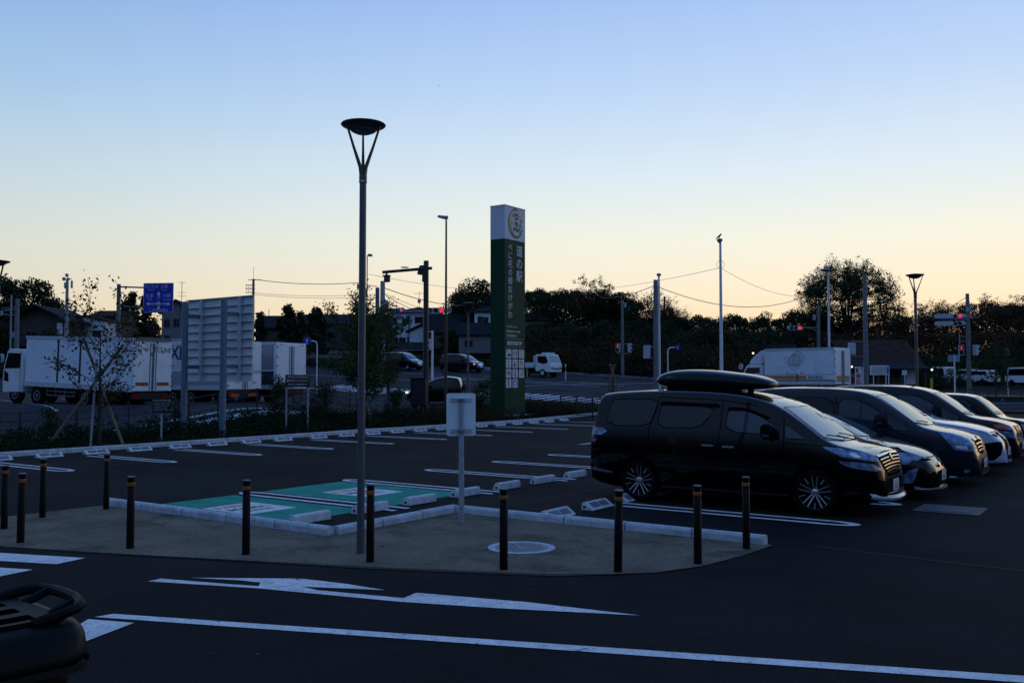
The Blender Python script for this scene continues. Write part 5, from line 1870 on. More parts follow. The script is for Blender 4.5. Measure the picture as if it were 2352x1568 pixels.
def signal_head(parent, x, y, z, rot, lit=None, n=3, horizontal=True, s=1.0, m=None):
    hh = thing('signal_head', None, None, (x, y, z), rot)
    hh.parent = parent
    w_, t_ = (.55 * s, .18 * s) if horizontal else (.18 * s, .22 * s * n)
    mb = MB()
    if horizontal:
        poly = []
        for (cx_, t0) in ((w_ - .02, -90), (-w_ + .02, 90)):
            for k in range(7): poly.append((cx_ + .0 + t_ * math.cos(R(t0 + k * 30)), t_ * math.sin(R(t0 + k * 30))))
        mb.prism(poly, -.06 * s, .10 * s, 'xz')
    else:
        mb.box(-.2 * s, -.08 * s, -.42 * s, .2 * s, .14 * s, .42 * s)
    mb.build('housing', M['sig'], hh, bevel=.015)
    for k in range(n):
        if horizontal: cx_, cz_ = (k - 1) * .37 * s, 0
        else: cx_, cz_ = 0, (.5 - k) * .40 * s
        lit_ = lit is not None and k == lit
        if horizontal:
            MB().lathe([(.145 * s, -.064 * s), (.10 * s, -.085 * s), (0, -.09 * s)], 16, (cx_, 0, cz_), axis='y').build('lens', M['red_lit'] if lit_ else M['lens_dark'], hh, smooth=True)
            q = MB()
            n0 = len(q.v)
            for yy in (-.07 * s, -.30 * s):
                for j in range(13):
                    t = R(-20 + 220 * j / 12)
                    rr = .165 * s
                    q.v.append((cx_ + rr * math.cos(t), yy * (1 if abs(yy) < .1 * s else (.45 + .55 * max(0, math.sin(t)))), cz_ + rr * math.sin(t)))
            for j in range(12): q.face([j, j + 1, 13 + j + 1, 13 + j])
            q.build('visor', M['sig'], hh, fix=False)
        else:
            box(cx_ - .13 * s, -.10 * s, cz_ - .15 * s, cx_ + .13 * s, -.083 * s, cz_ + .15 * s, 'lens', M['lens_dark'], hh)
            if lit_:
                q = MB()
                q.lathe([(0, -.01), (.04 * s, 0), (0, .01)], 10, (cx_, -.115 * s, cz_ + .09 * s), axis='y')
                q.box(cx_ - .055 * s, -.115 * s, cz_ - .02 * s, cx_ + .055 * s, -.103 * s, cz_ + .055 * s)
                q.box(cx_ - .035 * s, -.115 * s, cz_ - .12 * s, cx_ + .035 * s, -.103 * s, cz_ - .022 * s)
                q.build('red_figure', M['red_lit'], hh)
            q = MB()
            q.prism([(cz_ + .17 * s, -.08 * s), (cz_ + .17 * s, -.34 * s), (cz_ + .02 * s, -.22 * s), (cz_ - .1 * s, -.08 * s)], 0, 1, 'xy')
            q = MB()
            for sx_ in (-1, 1):
                q.v += [(cx_ + sx_ * .16 * s, -.08 * s, cz_ + .18 * s), (cx_ + sx_ * .16 * s, -.32 * s, cz_ + .18 * s), (cx_ + sx_ * .16 * s, -.20 * s, cz_ + .02 * s), (cx_ + sx_ * .16 * s, -.08 * s, cz_ - .14 * s)]
            q.face([0, 1, 2, 3]); q.face([4, 5, 6, 7]); q.face([0, 1, 5, 4])
            q.build('visor', M['sig'], hh, fix=False)
    return hh


def PXd(root_px, px, d):
    return (px - root_px) / 2112 * d


# street lights with slim poles
r, hh = cyl_pole('slim_street_light', 'tall slim dark street light left of the green pylon sign', 'street light', 1024, 52, 496, .09, .05, M['lamp_dark'])
MB().prism([(-.50, -.02), (-.46, .09), (-.12, .05), (.10, .05), (.12, -.10), (-.1, -.13)], -.12, .12, 'xz').build('lamp_head', M['galv'], r, bevel=.02, loc=(0, 0, hh))
r, hh = cyl_pole('slim_street_light', 'white slim street light in front of the big spreading tree', 'street light', 1905, 86, 622, .12, .09, M['white'])
MB().lathe([(.0, -.05), (.35, 0), (.5, .12), (.3, .25), (0, .28)], 18, (-.25, 0, hh)).build('lamp_head', M['galv'], r, smooth=True)
r, hh = cyl_pole('slim_street_light', 'street light whose small hood shows just right of the tall lamp post', 'street light', 842, 90, 586, .07, .05, M['galv_d'])
MB().prism([(.05, -.08), (.55, -.08), (.5, .08), (.38, .18), (.05, .16)], -.12, .12, 'xz').build('lamp_head', M['galv'], r, bevel=.03, loc=(0, 0, hh))
# crow pole
r, hh = cyl_pole('crow_pole', 'very tall thin white pole with a crow on its small lamp', 'pole', 1657, 60, 552, .13, .075, M['white'])
MB().lathe([(.06, -.2), (.17, -.05), (.2, .03), (.14, .1), (0, .1)], 18, (-.04, 0, hh + .05)).build('lamp_head', M['galv'], r, smooth=True)
q = MB()
for s_ in (-1, 1): q.tube([(s_ * .08, 0, 9.35), (s_ * .28, 0, 9.15), (s_ * .22, 0, 8.95), (s_ * .09, 0, 8.9)], .012, 5)
q.build('cable_loop', M['wire'], r)
crow_top = hh + .15
ca, cb, cz = at(1654.5, 60)
cz += crow_top


def make_bird(label, loc, rot, s, perched=True, name='crow'):
    r = thing(name, label, 'bird', loc, rot)
    me = bpy.data.meshes.new('skeleton')
    if perched:
        V = [(0, 0, .16), (.07, 0, .22), (.13, 0, .30), (.19, 0, .295), (-.10, 0, .08), (-.24, 0, -.02), (.0, .03, .08), (.0, -.03, .08), (.01, .03, 0), (.01, -.03, 0)]
        E_ = [(0, 1), (1, 2), (2, 3), (0, 4), (4, 5), (0, 6), (0, 7), (6, 8), (7, 9)]
        rad = [.075, .055, .042, .010, .045, .02, .015, .015, .008, .008]
    else:
        V = [(0, 0, 0), (.12, 0, .01), (.17, 0, .01), (-.15, 0, 0), (0, .18, .08), (-.03, .42, .0), (0, -.18, .08), (-.03, -.42, .0)]
        E_ = [(0, 1), (1, 2), (0, 3), (0, 4), (4, 5), (0, 6), (6, 7)]
        rad = [.05, .035, .01, .02, .03, .008, .03, .008]
    me.from_pydata([tuple(c * s for c in v) for v in V], E_, [])
    me.materials.append(M['bird'])
    o = bpy.data.objects.new('body', me)
    C.objects.link(o)
    o.parent = r
    md = o.modifiers.new('skin', 'SKIN')
    for i, q_ in enumerate(rad):
        me.skin_vertices[0].data[i].radius = (q_ * s, q_ * s * (.6 if not perched and i > 3 else 1))
    me.skin_vertices[0].data[0].use_root = True
    o.modifiers.new('s', 'SUBSURF').levels = 1
    return r


make_bird('black crow perched on top of the tall thin white pole', (ca, cb, cz - .0), YAW + R(10), 1.05)
a, b = PX(1006, 70)
make_bird('small dark bird flying in the blue sky above the slim street light', (a, b, ZY(189, 70)), YAW + R(100), .3, False, 'flying_bird')
a, b = PX(354, 80)
make_bird('tiny dark bird flying in the sky high above the blue road sign', (a, b, ZY(320, 80)), YAW + R(60), .25, False, 'flying_bird')

# camera gantry and cabinet at the lot edge
r, hh = cyl_pole('camera_gantry', 'dark gantry pole with a side arm holding a camera over the lane', 'gantry', 978, 42.5, 598, .135, .12, M['lamp_dark'])
box(-.62, -.5, -.0, .75, .5, .12, 'foundation', M['kerb'], r, bevel=.02)
MB().tube([(-2.0, -.25, hh - .56), (.28, -.02, hh - .34)], .07, 12).build('arm', M['lamp_dark'], r, smooth=True)
MB().prism([(-.42, hh - .62), (-.30, hh - .22), (.1, hh - .20), (.1, hh - .55), (-.25, hh - .66)], -.10, .10, 'xz').build('arm_clamp', M['lamp_dark'], r, bevel=.02)
box(-.17, -.2, hh - 1.0, .0, -.12, hh - .45, 'junction_box', M['lamp_dark'], r)
MB().tube([(-1.8, -.24, hh - .56), (-1.8, -.24, hh - .75)], .05, 8).build('camera_mount', M['lamp_dark'], r)
MB().lathe([(.10, 0), (.15, .04), (.15, .26), (.09, .30)], 16, (-1.78, -.24, hh - 1.02)).build('camera', M['lamp_dark'], r, smooth=True)
MB().lathe([(.19, 0), (.19, .02)], 14, (-.98, -.12, hh - .33)).build('antenna_disc', M['lamp_dark'], r)
box(-1.98, -.4, hh - .74, -1.62, -.1, hh - .70, 'camera_shelf', M['lamp_dark'], r)
for k in range(4):
    t = R(45 + 90 * k)
    MB().lathe([(.03, .1), (.03, .24), (0, .25)], 8, (.3 * math.cos(t), .3 * math.sin(t), 0)).build('anchor_bolt', M['galv_d'], r)
a, b, z = at(963, 42.0)
r = thing('control_cabinet', 'black control cabinet beside the foot of the gantry pole', 'cabinet', (a, b, z), YAW + R(-8))
box(-.36, -.2, .85, .33, .2, 2.05, 'case', M['black'], r, bevel=.015)
box(-.40, -.24, 2.05, .37, .24, 2.09, 'roof', M['black'], r)
box(-.30, -.215, .9, .28, -.203, 1.98, 'door', M['lamp_dark'], r)
box(-.2, -.1, 0, -.1, .1, .85, 'leg', M['black'], r)
box(.1, -.1, 0, .2, .1, .85, 'leg', M['black'], r)

# blue direction sign with gantry post
d = 64
r, hh = cyl_pole('direction_sign', 'blue direction sign with white arrows on a side-arm post at the left', 'road sign', 270, d, 652, .15, .13, M['galv_d'])
zt = hh
for yy_ in (658, 703):
    z = ZY(yy_, d) - r.location.z
    MB().tube([(-.1, 0, z), (PXd(270, 345, d), -.1, z - .08)], .055, 8).build('arm', M['galv_d'], r, smooth=True)
sx0, sx1 = PXd(270, 328, d), PXd(270, 400, d)
sz1, sz0 = ZY(650, d) - r.location.z, ZY(718, d) - r.location.z
pn = thing('panel', None, None, ((sx0 + sx1) / 2, -.2, (sz0 + sz1) / 2), R(-6))
pn.parent = r
w2, h2 = (sx1 - sx0) / 2, (sz1 - sz0) / 2
box(-w2, -.02, -h2, w2, .02, h2, 'plate', M['sblue'], pn)
q = MB()
fr = .025
for (x0, z0_, x1, z1_) in ((-w2 + .01, h2 - .03, w2 - .01, h2 - .01), (-w2 + .01, -h2 + .01, w2 - .01, -h2 + .03), (-w2 + .01, -h2 + .03, -w2 + .03, h2 - .03), (w2 - .03, -h2 + .03, w2 - .01, h2 - .03)): q.box(x0, -.024, z0_, x1, -.0205, z1_)
q.build('border', M['letter'], pn)
u = 2 * w2


def dt_(s_, x, z, size, **k): text(s_, size * u, 'lettering', M['letter'], pn, ((x - .5) * u, -.026, (.5 - z) * u), (1, 0, 0), (0, 0, 1), 'CENTER', **k)


dt_('さいたま', .26, .18, .125)
dt_('上尾', .69, .18, .13)
dt_('Saitama', .27, .26, .07)
dt_('Ageo', .70, .27, .07)
dt_('久喜', .21, .48, .13)
dt_('川越', .79, .48, .13)
dt_('Kuki', .22, .565, .07)
dt_('Kawagoe', .80, .575, .07)
dt_('17', .515, .515, .075)
dt_('12', .325, .715, .07)
dt_('12', .69, .715, .07)
dt_('この先220m', .5, .93, .125)
q = MB()
A_ = lambda pts: q.prism([((x - .5) * u, (.5 - z) * u) for x, z in pts], -.026, -.022, 'xz')
A_([(.485, .95 - .08), (.545, .87), (.545, .62), (.485, .62)])
A_([(.48, .44), (.55, .44), (.55, .385), (.58, .385), (.515, .30), (.45, .385), (.48, .385)])
A_([(.39, .67), (.484, .67), (.484, .715), (.39, .715)])
A_([(.546, .67), (.62, .67), (.62, .715), (.546, .715)])
A_([(.10, .69), (.18, .63), (.18, .665), (.265, .665), (.265, .72), (.18, .72), (.18, .755)])
A_([(.90, .70), (.82, .64), (.82, .675), (.745, .675), (.745, .725), (.82, .725), (.82, .765)])
q.build('arrow_marks', M['letter'], pn)
for (x, z, rr) in ((.515, .50, .055), (.325, .70, .05), (.69, .70, .05)):
    q = MB()
    n0 = 0
    for k in range(25):
        for r2 in (rr, rr - .008): q.v.append(((x - .5 + r2 * math.cos(2 * PI * k / 24)) * u, -.024, (.5 - z + r2 * math.sin(2 * PI * k / 24)) * u))
    for k in range(24): q.face([2 * k, 2 * k + 1, 2 * k + 3, 2 * k + 2])
    q.build('route_ring', M['letter'], pn, fix=False)

# mast with cell antennas
d = 85
r, hh = cyl_pole('antenna_mast', 'thin mobile phone mast with panel antennas on top, left of the blue sign', 'mast', 151, d, 640, .22, .12, M['galv'])
for (x, z, w_, h_) in ((-.1, -.6, .28, .55), (.42, -.5, .10, .7), (-.05, .35, .2, .28), (-.32, .0, .2, .3), (.1, .0, .16, .2)):
    box(x - w_ / 2, -.15, hh + z - h_ / 2, x + w_ / 2, .15, hh + z + h_ / 2, 'antenna', M['galv'], r, bevel=.02)
MB().tube([(-.4, 0, hh), (.4, 0, hh)], .04, 6).build('cross_arm', M['galv'], r)
MB().tube([(0, 0, hh - .1), (0, 0, hh + .4)], .04, 6).build('top_pipe', M['galv'], r)

# utility and concrete poles
POLE = 'utility poles along the roads'
r, up1 = cyl_pole('utility_pole', 'grey utility pole with cross arms rising behind the guide board', 'utility pole', 580, 105, 640, .2, .13, M['galv_d'], POLE)
for (z, x0, x1) in ((-.1, -.6, .9), (-.7, -.9, .2), (-1.1, -.9, .2), (-1.55, -.9, .2)):
    MB().tube([(x0, 0, up1 + z), (x1, 0, up1 + z)], .045, 6).build('cross_arm', M['galv_d'], r)
q = MB()
for x in (-.8, -.55, -.3): q.tube([(x, 0, up1 - .75), (x, 0, up1 - 1.5)], .02, 4)
q.build('insulator', M['galv_d'], r)
MB().tube([(0, 0, up1), (0, 0, up1 + 1.4)], .02, 4).build('lightning_rod', M['galv_d'], r)
r, _ = cyl_pole('utility_pole', 'thin utility pole half hidden by the tall lamp post', 'utility pole', 826, 105, 645, .16, .11, M['galv_d'], POLE)
box(-.35, -.1, _ - .9, .0, .1, _ - .3, 'crossarm_box', M['galv_d'], r)
r, _ = cyl_pole('utility_pole', 'dark short utility pole just left of the bright signal pole', 'utility pole', 866, 78, 660, .2, .17, M['galv_d'], POLE)
r, _ = cyl_pole('signal_pole', 'bright concrete pole carrying a double bank of traffic signals behind the leafy tree', 'signal pole', 878, 74, 645, .24, .19, M['galv'], 'traffic signal poles')
box(.1, -.25, ZY(705, 74) - r.location.z, .45, .2, ZY(690, 74) - r.location.z, 'box', M['galv'], r, bevel=.03)
q = MB()
for yy_ in (716, 722): q.tube([(0, 0, ZY(yy_, 74) - r.location.z), (PXd(878, 1018, 74), -.2, ZY(yy_ - 2, 74) - r.location.z)], .045, 6)
q.build('signal_arm', M['galv'], r)
for (px, py, lit, s, rot) in ((918, 712, 2, 1.0, -55), (921, 729, None, .95, -55), (1002, 713, 2, 1.25, -12), (902, 713, None, 1.0, 60), (1028, 712, None, 1.0, 75)):
    signal_head(r, PXd(878, px, 74), -.15, ZY(py, 74) - r.location.z, R(rot), lit, s=s)
r, _ = cyl_pole('signal_pole', 'white slim pole with a red pedestrian signal, beside the gantry pole', 'signal pole', 1078 - 0, 70, 720, .10, .08, M['white'], 'traffic signal poles')
bpy.data.objects.remove(r.children[0]); bpy.data.objects.remove(r)
r, _ = cyl_pole('signal_pole', 'white slim pole with a red pedestrian signal, beside the gantry pole', 'signal pole', 993 + 86 - 0 if False else 998 + 80 - 0 if False else 1079 - 0 if False else 993, 70, 760, .10, .08, M['white'], 'traffic signal poles')
signal_head(r, -.28, -.1, ZY(791, 70) - r.location.z, R(-30), 0, n=2, horizontal=False, s=1.0)
MB().tube([(.0, 0, _ - .05), (-.35, -.1, _ - .05)], .03, 6).build('bracket', M['white'], r)
MB().tube([(.0, 0, _ - 1.4), (-.35, -.1, _ - 1.4)], .03, 6).build('bracket', M['white'], r)

r, _ = cyl_pole('signal_pole', 'concrete pole with red pedestrian signal, at the far verge right of the flatbed', 'signal pole', 1430, 84, 690, .15, .11, M['conc_pole'], 'traffic signal poles')
box(.12, -.1, ZY(706, 84) - r.location.z, .38, .1, ZY(695, 84) - r.location.z, 'box', M['galv'], r)
for (px, lit, rot) in ((1419, 0, -25), (1447, None, 50)):
    signal_head(r, PXd(1430, px, 84), -.1, ZY(799, 84) - r.location.z, R(rot), lit, n=2, horizontal=False, s=1.0)
q = MB()
for py in (789, 812): q.tube([(PXd(1430, 1418, 84), 0, ZY(py, 84) - r.location.z), (PXd(1430, 1447, 84), 0, ZY(py, 84) - r.location.z)], .03, 6)
q.build('bracket', M['galv'], r)
r, _ = cyl_pole('signal_pole', 'thick concrete pole with a pedestrian signal facing away, left of the roof box', 'signal pole', 1507, 55, 642, .17, .13, M['conc_pole'], 'traffic signal poles')
signal_head(r, PXd(1507, 1486, 55), 0, ZY(808, 55) - r.location.z, R(155), None, n=2, horizontal=False, s=.95)
q = MB()
for py in (796, 822): q.tube([(PXd(1507, 1490, 55), 0, ZY(py, 55) - r.location.z), (0, 0, ZY(py, 55) - r.location.z)], .025, 6)
q.build('bracket', M['galv'], r)
q = MB()
q.tube([(-.12, -.14, ZY(655, 55) - r.location.z), (-.28, -.16, ZY(668, 55) - r.location.z), (-.24, -.16, ZY(700, 55) - r.location.z), (-.12, -.14, ZY(712, 55) - r.location.z)], .015, 5)
q.build('cable_loop', M['wire'], r)
r, hh = cyl_pole('camera_pole', 'slim white pole with a small dome camera beside the thick concrete pole', 'pole', 1514.5, 56, 632, .09, .06, M['white'])
MB().lathe([(.0, -.06), (.12, -.02), (.15, .06), (.1, .13), (0, .15)], 16, (0, 0, hh)).build('dome_camera', M['galv'], r, smooth=True)
r, _ = cyl_pole('utility_pole', 'distant brown utility pole in front of the sparse autumn trees', 'utility pole', 1527, 118, 680, .16, .12, M['bark'], POLE)
r, _ = cyl_pole('utility_pole', 'distant brown utility pole before the dark wood right of the pylon', 'utility pole', 1357, 112, 745, .18, .13, M['bark'], POLE)
box(-.5, -.1, ZY(785, 112) - r.location.z, 0, .1, ZY(780, 112) - r.location.z, 'street_light', M['galv'], r)
r, _ = cyl_pole('signal_pole', 'pole with a red traffic signal on its arm, before the big spreading tree', 'signal pole', 1881, 98, 702, .2, .15, M['conc_pole'], 'traffic signal poles')
box(-.55, -.1, ZY(735, 98) - r.location.z, -.3, .1, ZY(722, 98) - r.location.z, 'box', M['galv'], r)
MB().tube([(0, 0, ZY(752, 98) - r.location.z), (PXd(1881, 1842, 98), 0, ZY(752, 98) - r.location.z)], .05, 6).build('signal_arm', M['galv'], r)
MB().tube([(0, 0, ZY(766, 98) - r.location.z), (-.4, 0, ZY(757, 98) - r.location.z), (-1.2, 0, ZY(753, 98) - r.location.z)], .03, 6).build('arm_brace', M['galv'], r)
signal_head(r, PXd(1881, 1827, 98), -.1, ZY(753, 98) - r.location.z, R(0), 2, s=1.2)
r, _ = cyl_pole('signal_pole', 'thick blue-grey concrete pole with a grey box, behind the striped lorry', 'signal pole', 1989, 62, 628, .17, .13, M['conc_pole'], 'traffic signal poles')
box(PXd(1989, 1950, 62), -.15, ZY(815, 62) - r.location.z, PXd(1989, 1965, 62), .2, ZY(787, 62) - r.location.z, 'signal_box', M['sig'], r, bevel=.04)
q = MB()
for py in (784, 818): q.tube([(PXd(1989, 1957, 62), 0, ZY(py, 62) - r.location.z), (0, 0, ZY(py, 62) - r.location.z)], .022, 6)
q.build('bracket', M['galv'], r)
r, _ = cyl_pole('signal_pole', 'concrete pole at the right with four signal heads and a red pedestrian light', 'signal pole', 2225, 66, 674, .16, .12, M['conc_pole'], 'traffic signal poles')
for (px, py, lit, rot) in ((2195, 726, 2, -50), (2195, 743, None, -50), (2168, 726, None, 150), (2168, 743, None, 150)):
    signal_head(r, PXd(2225, px, 66), -.15, ZY(py, 66) - r.location.z, R(rot), lit, s=.9)
q = MB()
q.tube([(PXd(2225, 2162, 66), -.1, ZY(731, 66) - r.location.z), (0, 0, ZY(734, 66) - r.location.z)], .04, 6)
q.tube([(PXd(2225, 2195, 66), -.1, ZY(735, 66) - r.location.z), (0, 0, ZY(748, 66) - r.location.z)], .03, 6)
q.tube([(0, 0, ZY(729, 66) - r.location.z), (.8, 0, ZY(728, 66) - r.location.z)], .03, 6)
q.build('signal_arm', M['galv'], r)
box(-.15, -.25, ZY(716, 66) - r.location.z, .15, -.1, ZY(705, 66) - r.location.z, 'box', M['galv'], r)
signal_head(r, PXd(2225, 2207, 66), -.1, ZY(804, 66) - r.location.z, R(-20), 0, n=2, horizontal=False, s=.9)
signal_head(r, PXd(2225, 2240, 66), -.1, ZY(804, 66) - r.location.z, R(110), None, n=2, horizontal=False, s=.9)
q = MB()
for py in (772, 784): q.tube([(PXd(2225, 2205, 66), 0, ZY(py, 66) - r.location.z), (0, 0, ZY(py, 66) - r.location.z)], .02, 6)
q.tube([(PXd(2225, 2205, 66), 0, ZY(765, 66) - r.location.z), (PXd(2225, 2205, 66), 0, ZY(790, 66) - r.location.z)], .03, 6)
q.build('bracket', M['galv'], r)
r, _ = cyl_pole('signal_pole', 'grey pole with signal arms reaching left out of the picture edge', 'signal pole', 37, 78, 686, .22, .16, M['conc_pole'], 'traffic signal poles')
q = MB()
q.tube([(0, 0, ZY(709, 78) - r.location.z), (-1.6, -.3, ZY(716, 78) - r.location.z)], .04, 6)
q.tube([(0, 0, ZY(724, 78) - r.location.z), (-2.0, -.3, ZY(720, 78) - r.location.z)], .04, 6)
q.build('signal_arm', M['galv'], r)
box(-.35, -.1, ZY(775, 78) - r.location.z, -.12, .2, ZY(762, 78) - r.location.z, 'box', M['galv'], r)
signal_head(r, -1.9, -.3, ZY(719, 78) - r.location.z, R(40), None, s=1.1)
cyl_pole('thin_pole', 'very thin pale pole near the left picture edge', 'pole', 23, 80, 677, .08, .06, M['galv'])

# hooked poles with round blue signs
for (px, d, py, dirn, lab) in ((728, 66, 783, -1, 'white hooked pole with a round blue sign, right of the third lorry'), (1534, 68, 798, 1, 'white hooked pole with a small blue sign, behind the roof box')):
    a, b, z0 = at(px, d)
    r = thing('round_sign_pole', lab, 'road sign', (a, b, z0), YAW, 'hooked poles with round blue signs')
    zt = ZY(py, d) - z0
    q = MB()
    q.tube([(0, 0, -.1), (0, 0, zt - .25), (dirn * .08, 0, zt - .06), (dirn * .25, 0, zt), (dirn * .55, 0, zt)], .045, 8)
    q.build('hooked_pole', M['white'], r, smooth=True)
    MB().lathe([(.30 if px < 1000 else .2, -.02), (.30 if px < 1000 else .2, .02)], 28, (dirn * .72, -.05, zt - .0), axis='y').build('disc', M['sblue'], r, rot=(0, 0, 0))
    q = MB()
    k_ = 1 if px < 1000 else .6
    q.prism([(dirn * .72 + (x_ - dirn * .72) * k_, zt + (z_ - zt) * k_) for x_, z_ in ((dirn * .72 - .04, zt - .18), (dirn * .72 + .04, zt - .18), (dirn * .72 + .04, zt + .02), (dirn * .72 + .11, zt + .02), (dirn * .72, zt + .18), (dirn * .72 - .11, zt + .02), (dirn * .72 - .04, zt + .02))], -.078, -.073, 'xz')
    q.build('arrow', M['letter'], r)
# square sign from behind, delineators
a, b, z0 = at(2192, 60)
r = thing('square_sign', 'grey square sign seen from behind on a white post above the parked vans', 'road sign', (a, b, z0), YAW)
zt = ZY(815, 60) - z0
MB().lathe([(.05, 0), (.045, zt + .03), (0, zt + .03)], 12).build('post', M['white'], r, smooth=True)
box(-.40, .05, zt - .45, .40, .07, zt, 'plate', M['galv'], r, bevel=.01)
for (px, d, py, col, lab) in ((1211, 84, 845, 'yellow', 'yellow marker post on the verge left of the green pylon sign'), (1299, 80, 835, 'white', 'white marker post in front of the flatbed truck'),
                              (2138, 62, 868, 'yellow', 'mottled yellow marker strip left of the square sign post'), (2314, 66, 868, 'white', 'white marker post near the far parked cars at the right')):
    a, b, z0 = at(px, d)
    r = thing('marker_post', lab, 'marker post', (a, b, z0), YAW, 'marker posts')
    zt = ZY(py, d) - z0
    MB().lathe([(.05, 0), (.045, zt * .98), (0, zt)], 10).build('post', M['white'], r, smooth=True)
    if col == 'yellow': box(-.09, -.06, zt * .25, .09, -.05, zt, 'board', M['yellow'], r)
    else: box(-.05, -.06, zt * .55, .05, -.05, zt * .8, 'reflector', M['amber'], r)

# ================================================================ CABLES
def cable(p, q, sag, rad, lab, n=14):
    """p, q: (px, py, depth)"""
    A = Vector((*PX(p[0], p[2]), ZY(p[1], p[2])))
    B = Vector((*PX(q[0], q[2]), ZY(q[1], q[2])))
    pts = [A.lerp(B, t / n) - Vector((0, 0, sag * 4 * (t / n) * (1 - t / n))) for t in range(n + 1)]
    o = MB().tube(pts, rad, 4).build('overhead_cable', M['wire'])
    tag(o, lab, 'cable', 'overhead cables')


CB = [((583, 641, 105), (828, 648, 105), .35, .035, 'overhead cable from the cross-armed pole to the tall lamp post, upper'),
      ((583, 672, 105), (828, 676, 105), .25, .02, 'overhead cable from the cross-armed pole, middle line of the lower three'),
      ((583, 676, 105), (828, 682, 105), .25, .02, 'overhead cable from the cross-armed pole, lowest line'),
      ((828, 648, 105), (866, 657, 78), .1, .03, 'short overhead cable bridging from the lamp post to the bright signal pole'),
      ((880, 660, 74), (1080, 700, 120), .5, .035, 'thick overhead cable falling right from the bright signal pole'),
      ((880, 672, 74), (1010, 715, 120), .3, .02, 'second overhead cable falling right from the bright signal pole'),
      ((880, 674, 74), (975, 715, 110), .3, .03, 'third overhead cable falling right from the bright signal pole'),
      ((880, 690, 74), (940, 712, 110), .1, .02, 'lowest short overhead cable falling right from the bright signal pole'),
      ((846, 629, 90), (1090, 665, 120), .2, .018, 'faint high overhead cable passing behind the gantry arm'),
      ((1507, 654, 55), (1380, 683, 80), .25, .022, 'overhead cable running left from the thick concrete pole to the wood'),
      ((1507, 656, 55), (1850, 681, 75), 1.05, .022, 'overhead cable sagging from the thick concrete pole to the big tree'),
      ((1657, 614, 60), (1320, 668, 110), .3, .014, 'faint overhead cable running left from the crow pole'),
      ((1657, 614, 60), (1850, 680, 85), .55, .014, 'faint overhead cable falling right from the crow pole'),
      ((2222, 682, 66), (2080, 748, 95), .3, .025, 'overhead cable falling left from the four-signal pole'),
      ((0, 708, 70), (45, 700, 80), .05, .02, 'overhead cable at the far left picture edge'),
      ((170, 778, 95), (300, 779, 95), .05, .015, 'thin overhead cable crossing behind the young tree')]
CB[-1] = ((60, 742, 95), (330, 778, 95), .2, .015, 'thin overhead cable crossing behind the young staked tree')
for c_ in CB: cable(*c_)

# ================================================================ FENCES
def rail_fence(name, label, p0, p1, hgt, nr, pitch, m, pick=None, rt=.02, pr=.035, zoff=0.0):
    p0, p1 = Vector(p0), Vector(p1)
    L = (p1 - p0).length
    z0 = T(p0.x, p0.y)
    r = thing(name, label, 'fence', (p0.x, p0.y, 0), math.atan2(p1.y - p0.y, p1.x - p0.x))
    n = max(1, int(L / pitch))
    gz = lambda x: T(*(p0.lerp(p1, x / L))) + zoff
    for i in range(n + 1):
        x = L * i / n
        MB().tube([(x, 0, gz(x) - .1), (x, 0, gz(x) + hgt + .03)], pr, 8).build('post', m, r)
    for k in range(nr):
        z = hgt * (k + 1) / nr if nr > 2 or pick is None else (hgt if k == 1 else .12)
        q = MB()
        pts = [(L * i / n, 0, gz(L * i / n) + z) for i in range(n + 1)]
        q.tube(pts, rt, 6)
        q.build('rail', m, r)
    if pick:
        q = MB()
        k = int(L / pick)
        for i in range(k + 1):
            x = L * i / k
            q.box(x - .008, -.008, gz(x) + .12, x + .008, .008, gz(x) + hgt)
        q.build('pickets', m, r)
    return r


rail_fence('rail_fence', 'low black three-rail fence between the hedge and the lorry park', (-31.4, 2), (-31.4, 36), .85, 3, 2.0, M['black'], zoff=.05)
rail_fence('picket_fence', 'black picket fence right of the green pylon sign', (*PX(1287, 48.5),), (*PX(1400, 45.5),), 1.05, 2, 1.0, M['black'], pick=.11)
rail_fence('picket_fence', 'black picket fence in the middle left, behind the third lorry', (*PX(640, 60),), (*PX(805, 55),), 1.05, 2, 2.0, M['black'], pick=.12)
rail_fence('picket_fence', 'dark picket fence along the bank behind the flatbed truck', (*PX(1340, 88),), (*PX(1700, 76),), 1.1, 2, 3.0, M['black'], pick=.16)
rail_fence('white_fence', 'white picket fence in front of the barn and map board', (*PX(1950, 68),), (*PX(2080, 68),), .95, 2, 2.2, M['white'], pick=.22, zoff=.10)
rail_fence('white_fence', 'short white fence beside the dish-headed lamp at the right', (*PX(2096, 66),), (*PX(2112, 66),), .8, 2, .4, M['white'], zoff=.05)
rail_fence('picket_fence', 'long black picket fence before the far parked cars at the right', (*PX(2118, 61),), (*PX(2420, 61),), 1.15, 2, 2.0, M['black'], pick=.18, rt=.03, zoff=-.15)
a, b, z0 = at(2290, 58)
r = thing('low_wall', 'long low black wall behind the parked row at the right', 'wall', (a, b, z0 - .3), YAW)
box(-4.6, 0, 0, 6, .25, .95, 'wall', M['black'], r)
box(-4.65, -.03, .952, 6.05, .28, .99, 'coping', M['black'], r)
q = MB()
a, b, z0 = at(2345, 50)
r = thing('guard_rail', 'grey steel guard rail at the right picture edge', 'guard rail', (a, b, z0), YAW)
for x in (-1, 1): box(x - .05, .05, 0, x + .05, .15, .9, 'post', M['galv_d'], r)
MB().prism([(0, .45), (.06, .52), (0, .6), (.06, .7), (0, .78), (-.02, .78), (.03, .7), (-.02, .6), (.03, .52), (-.02, .45)], -3, 4, 'yz').build('beam', M['galv_d'], r)

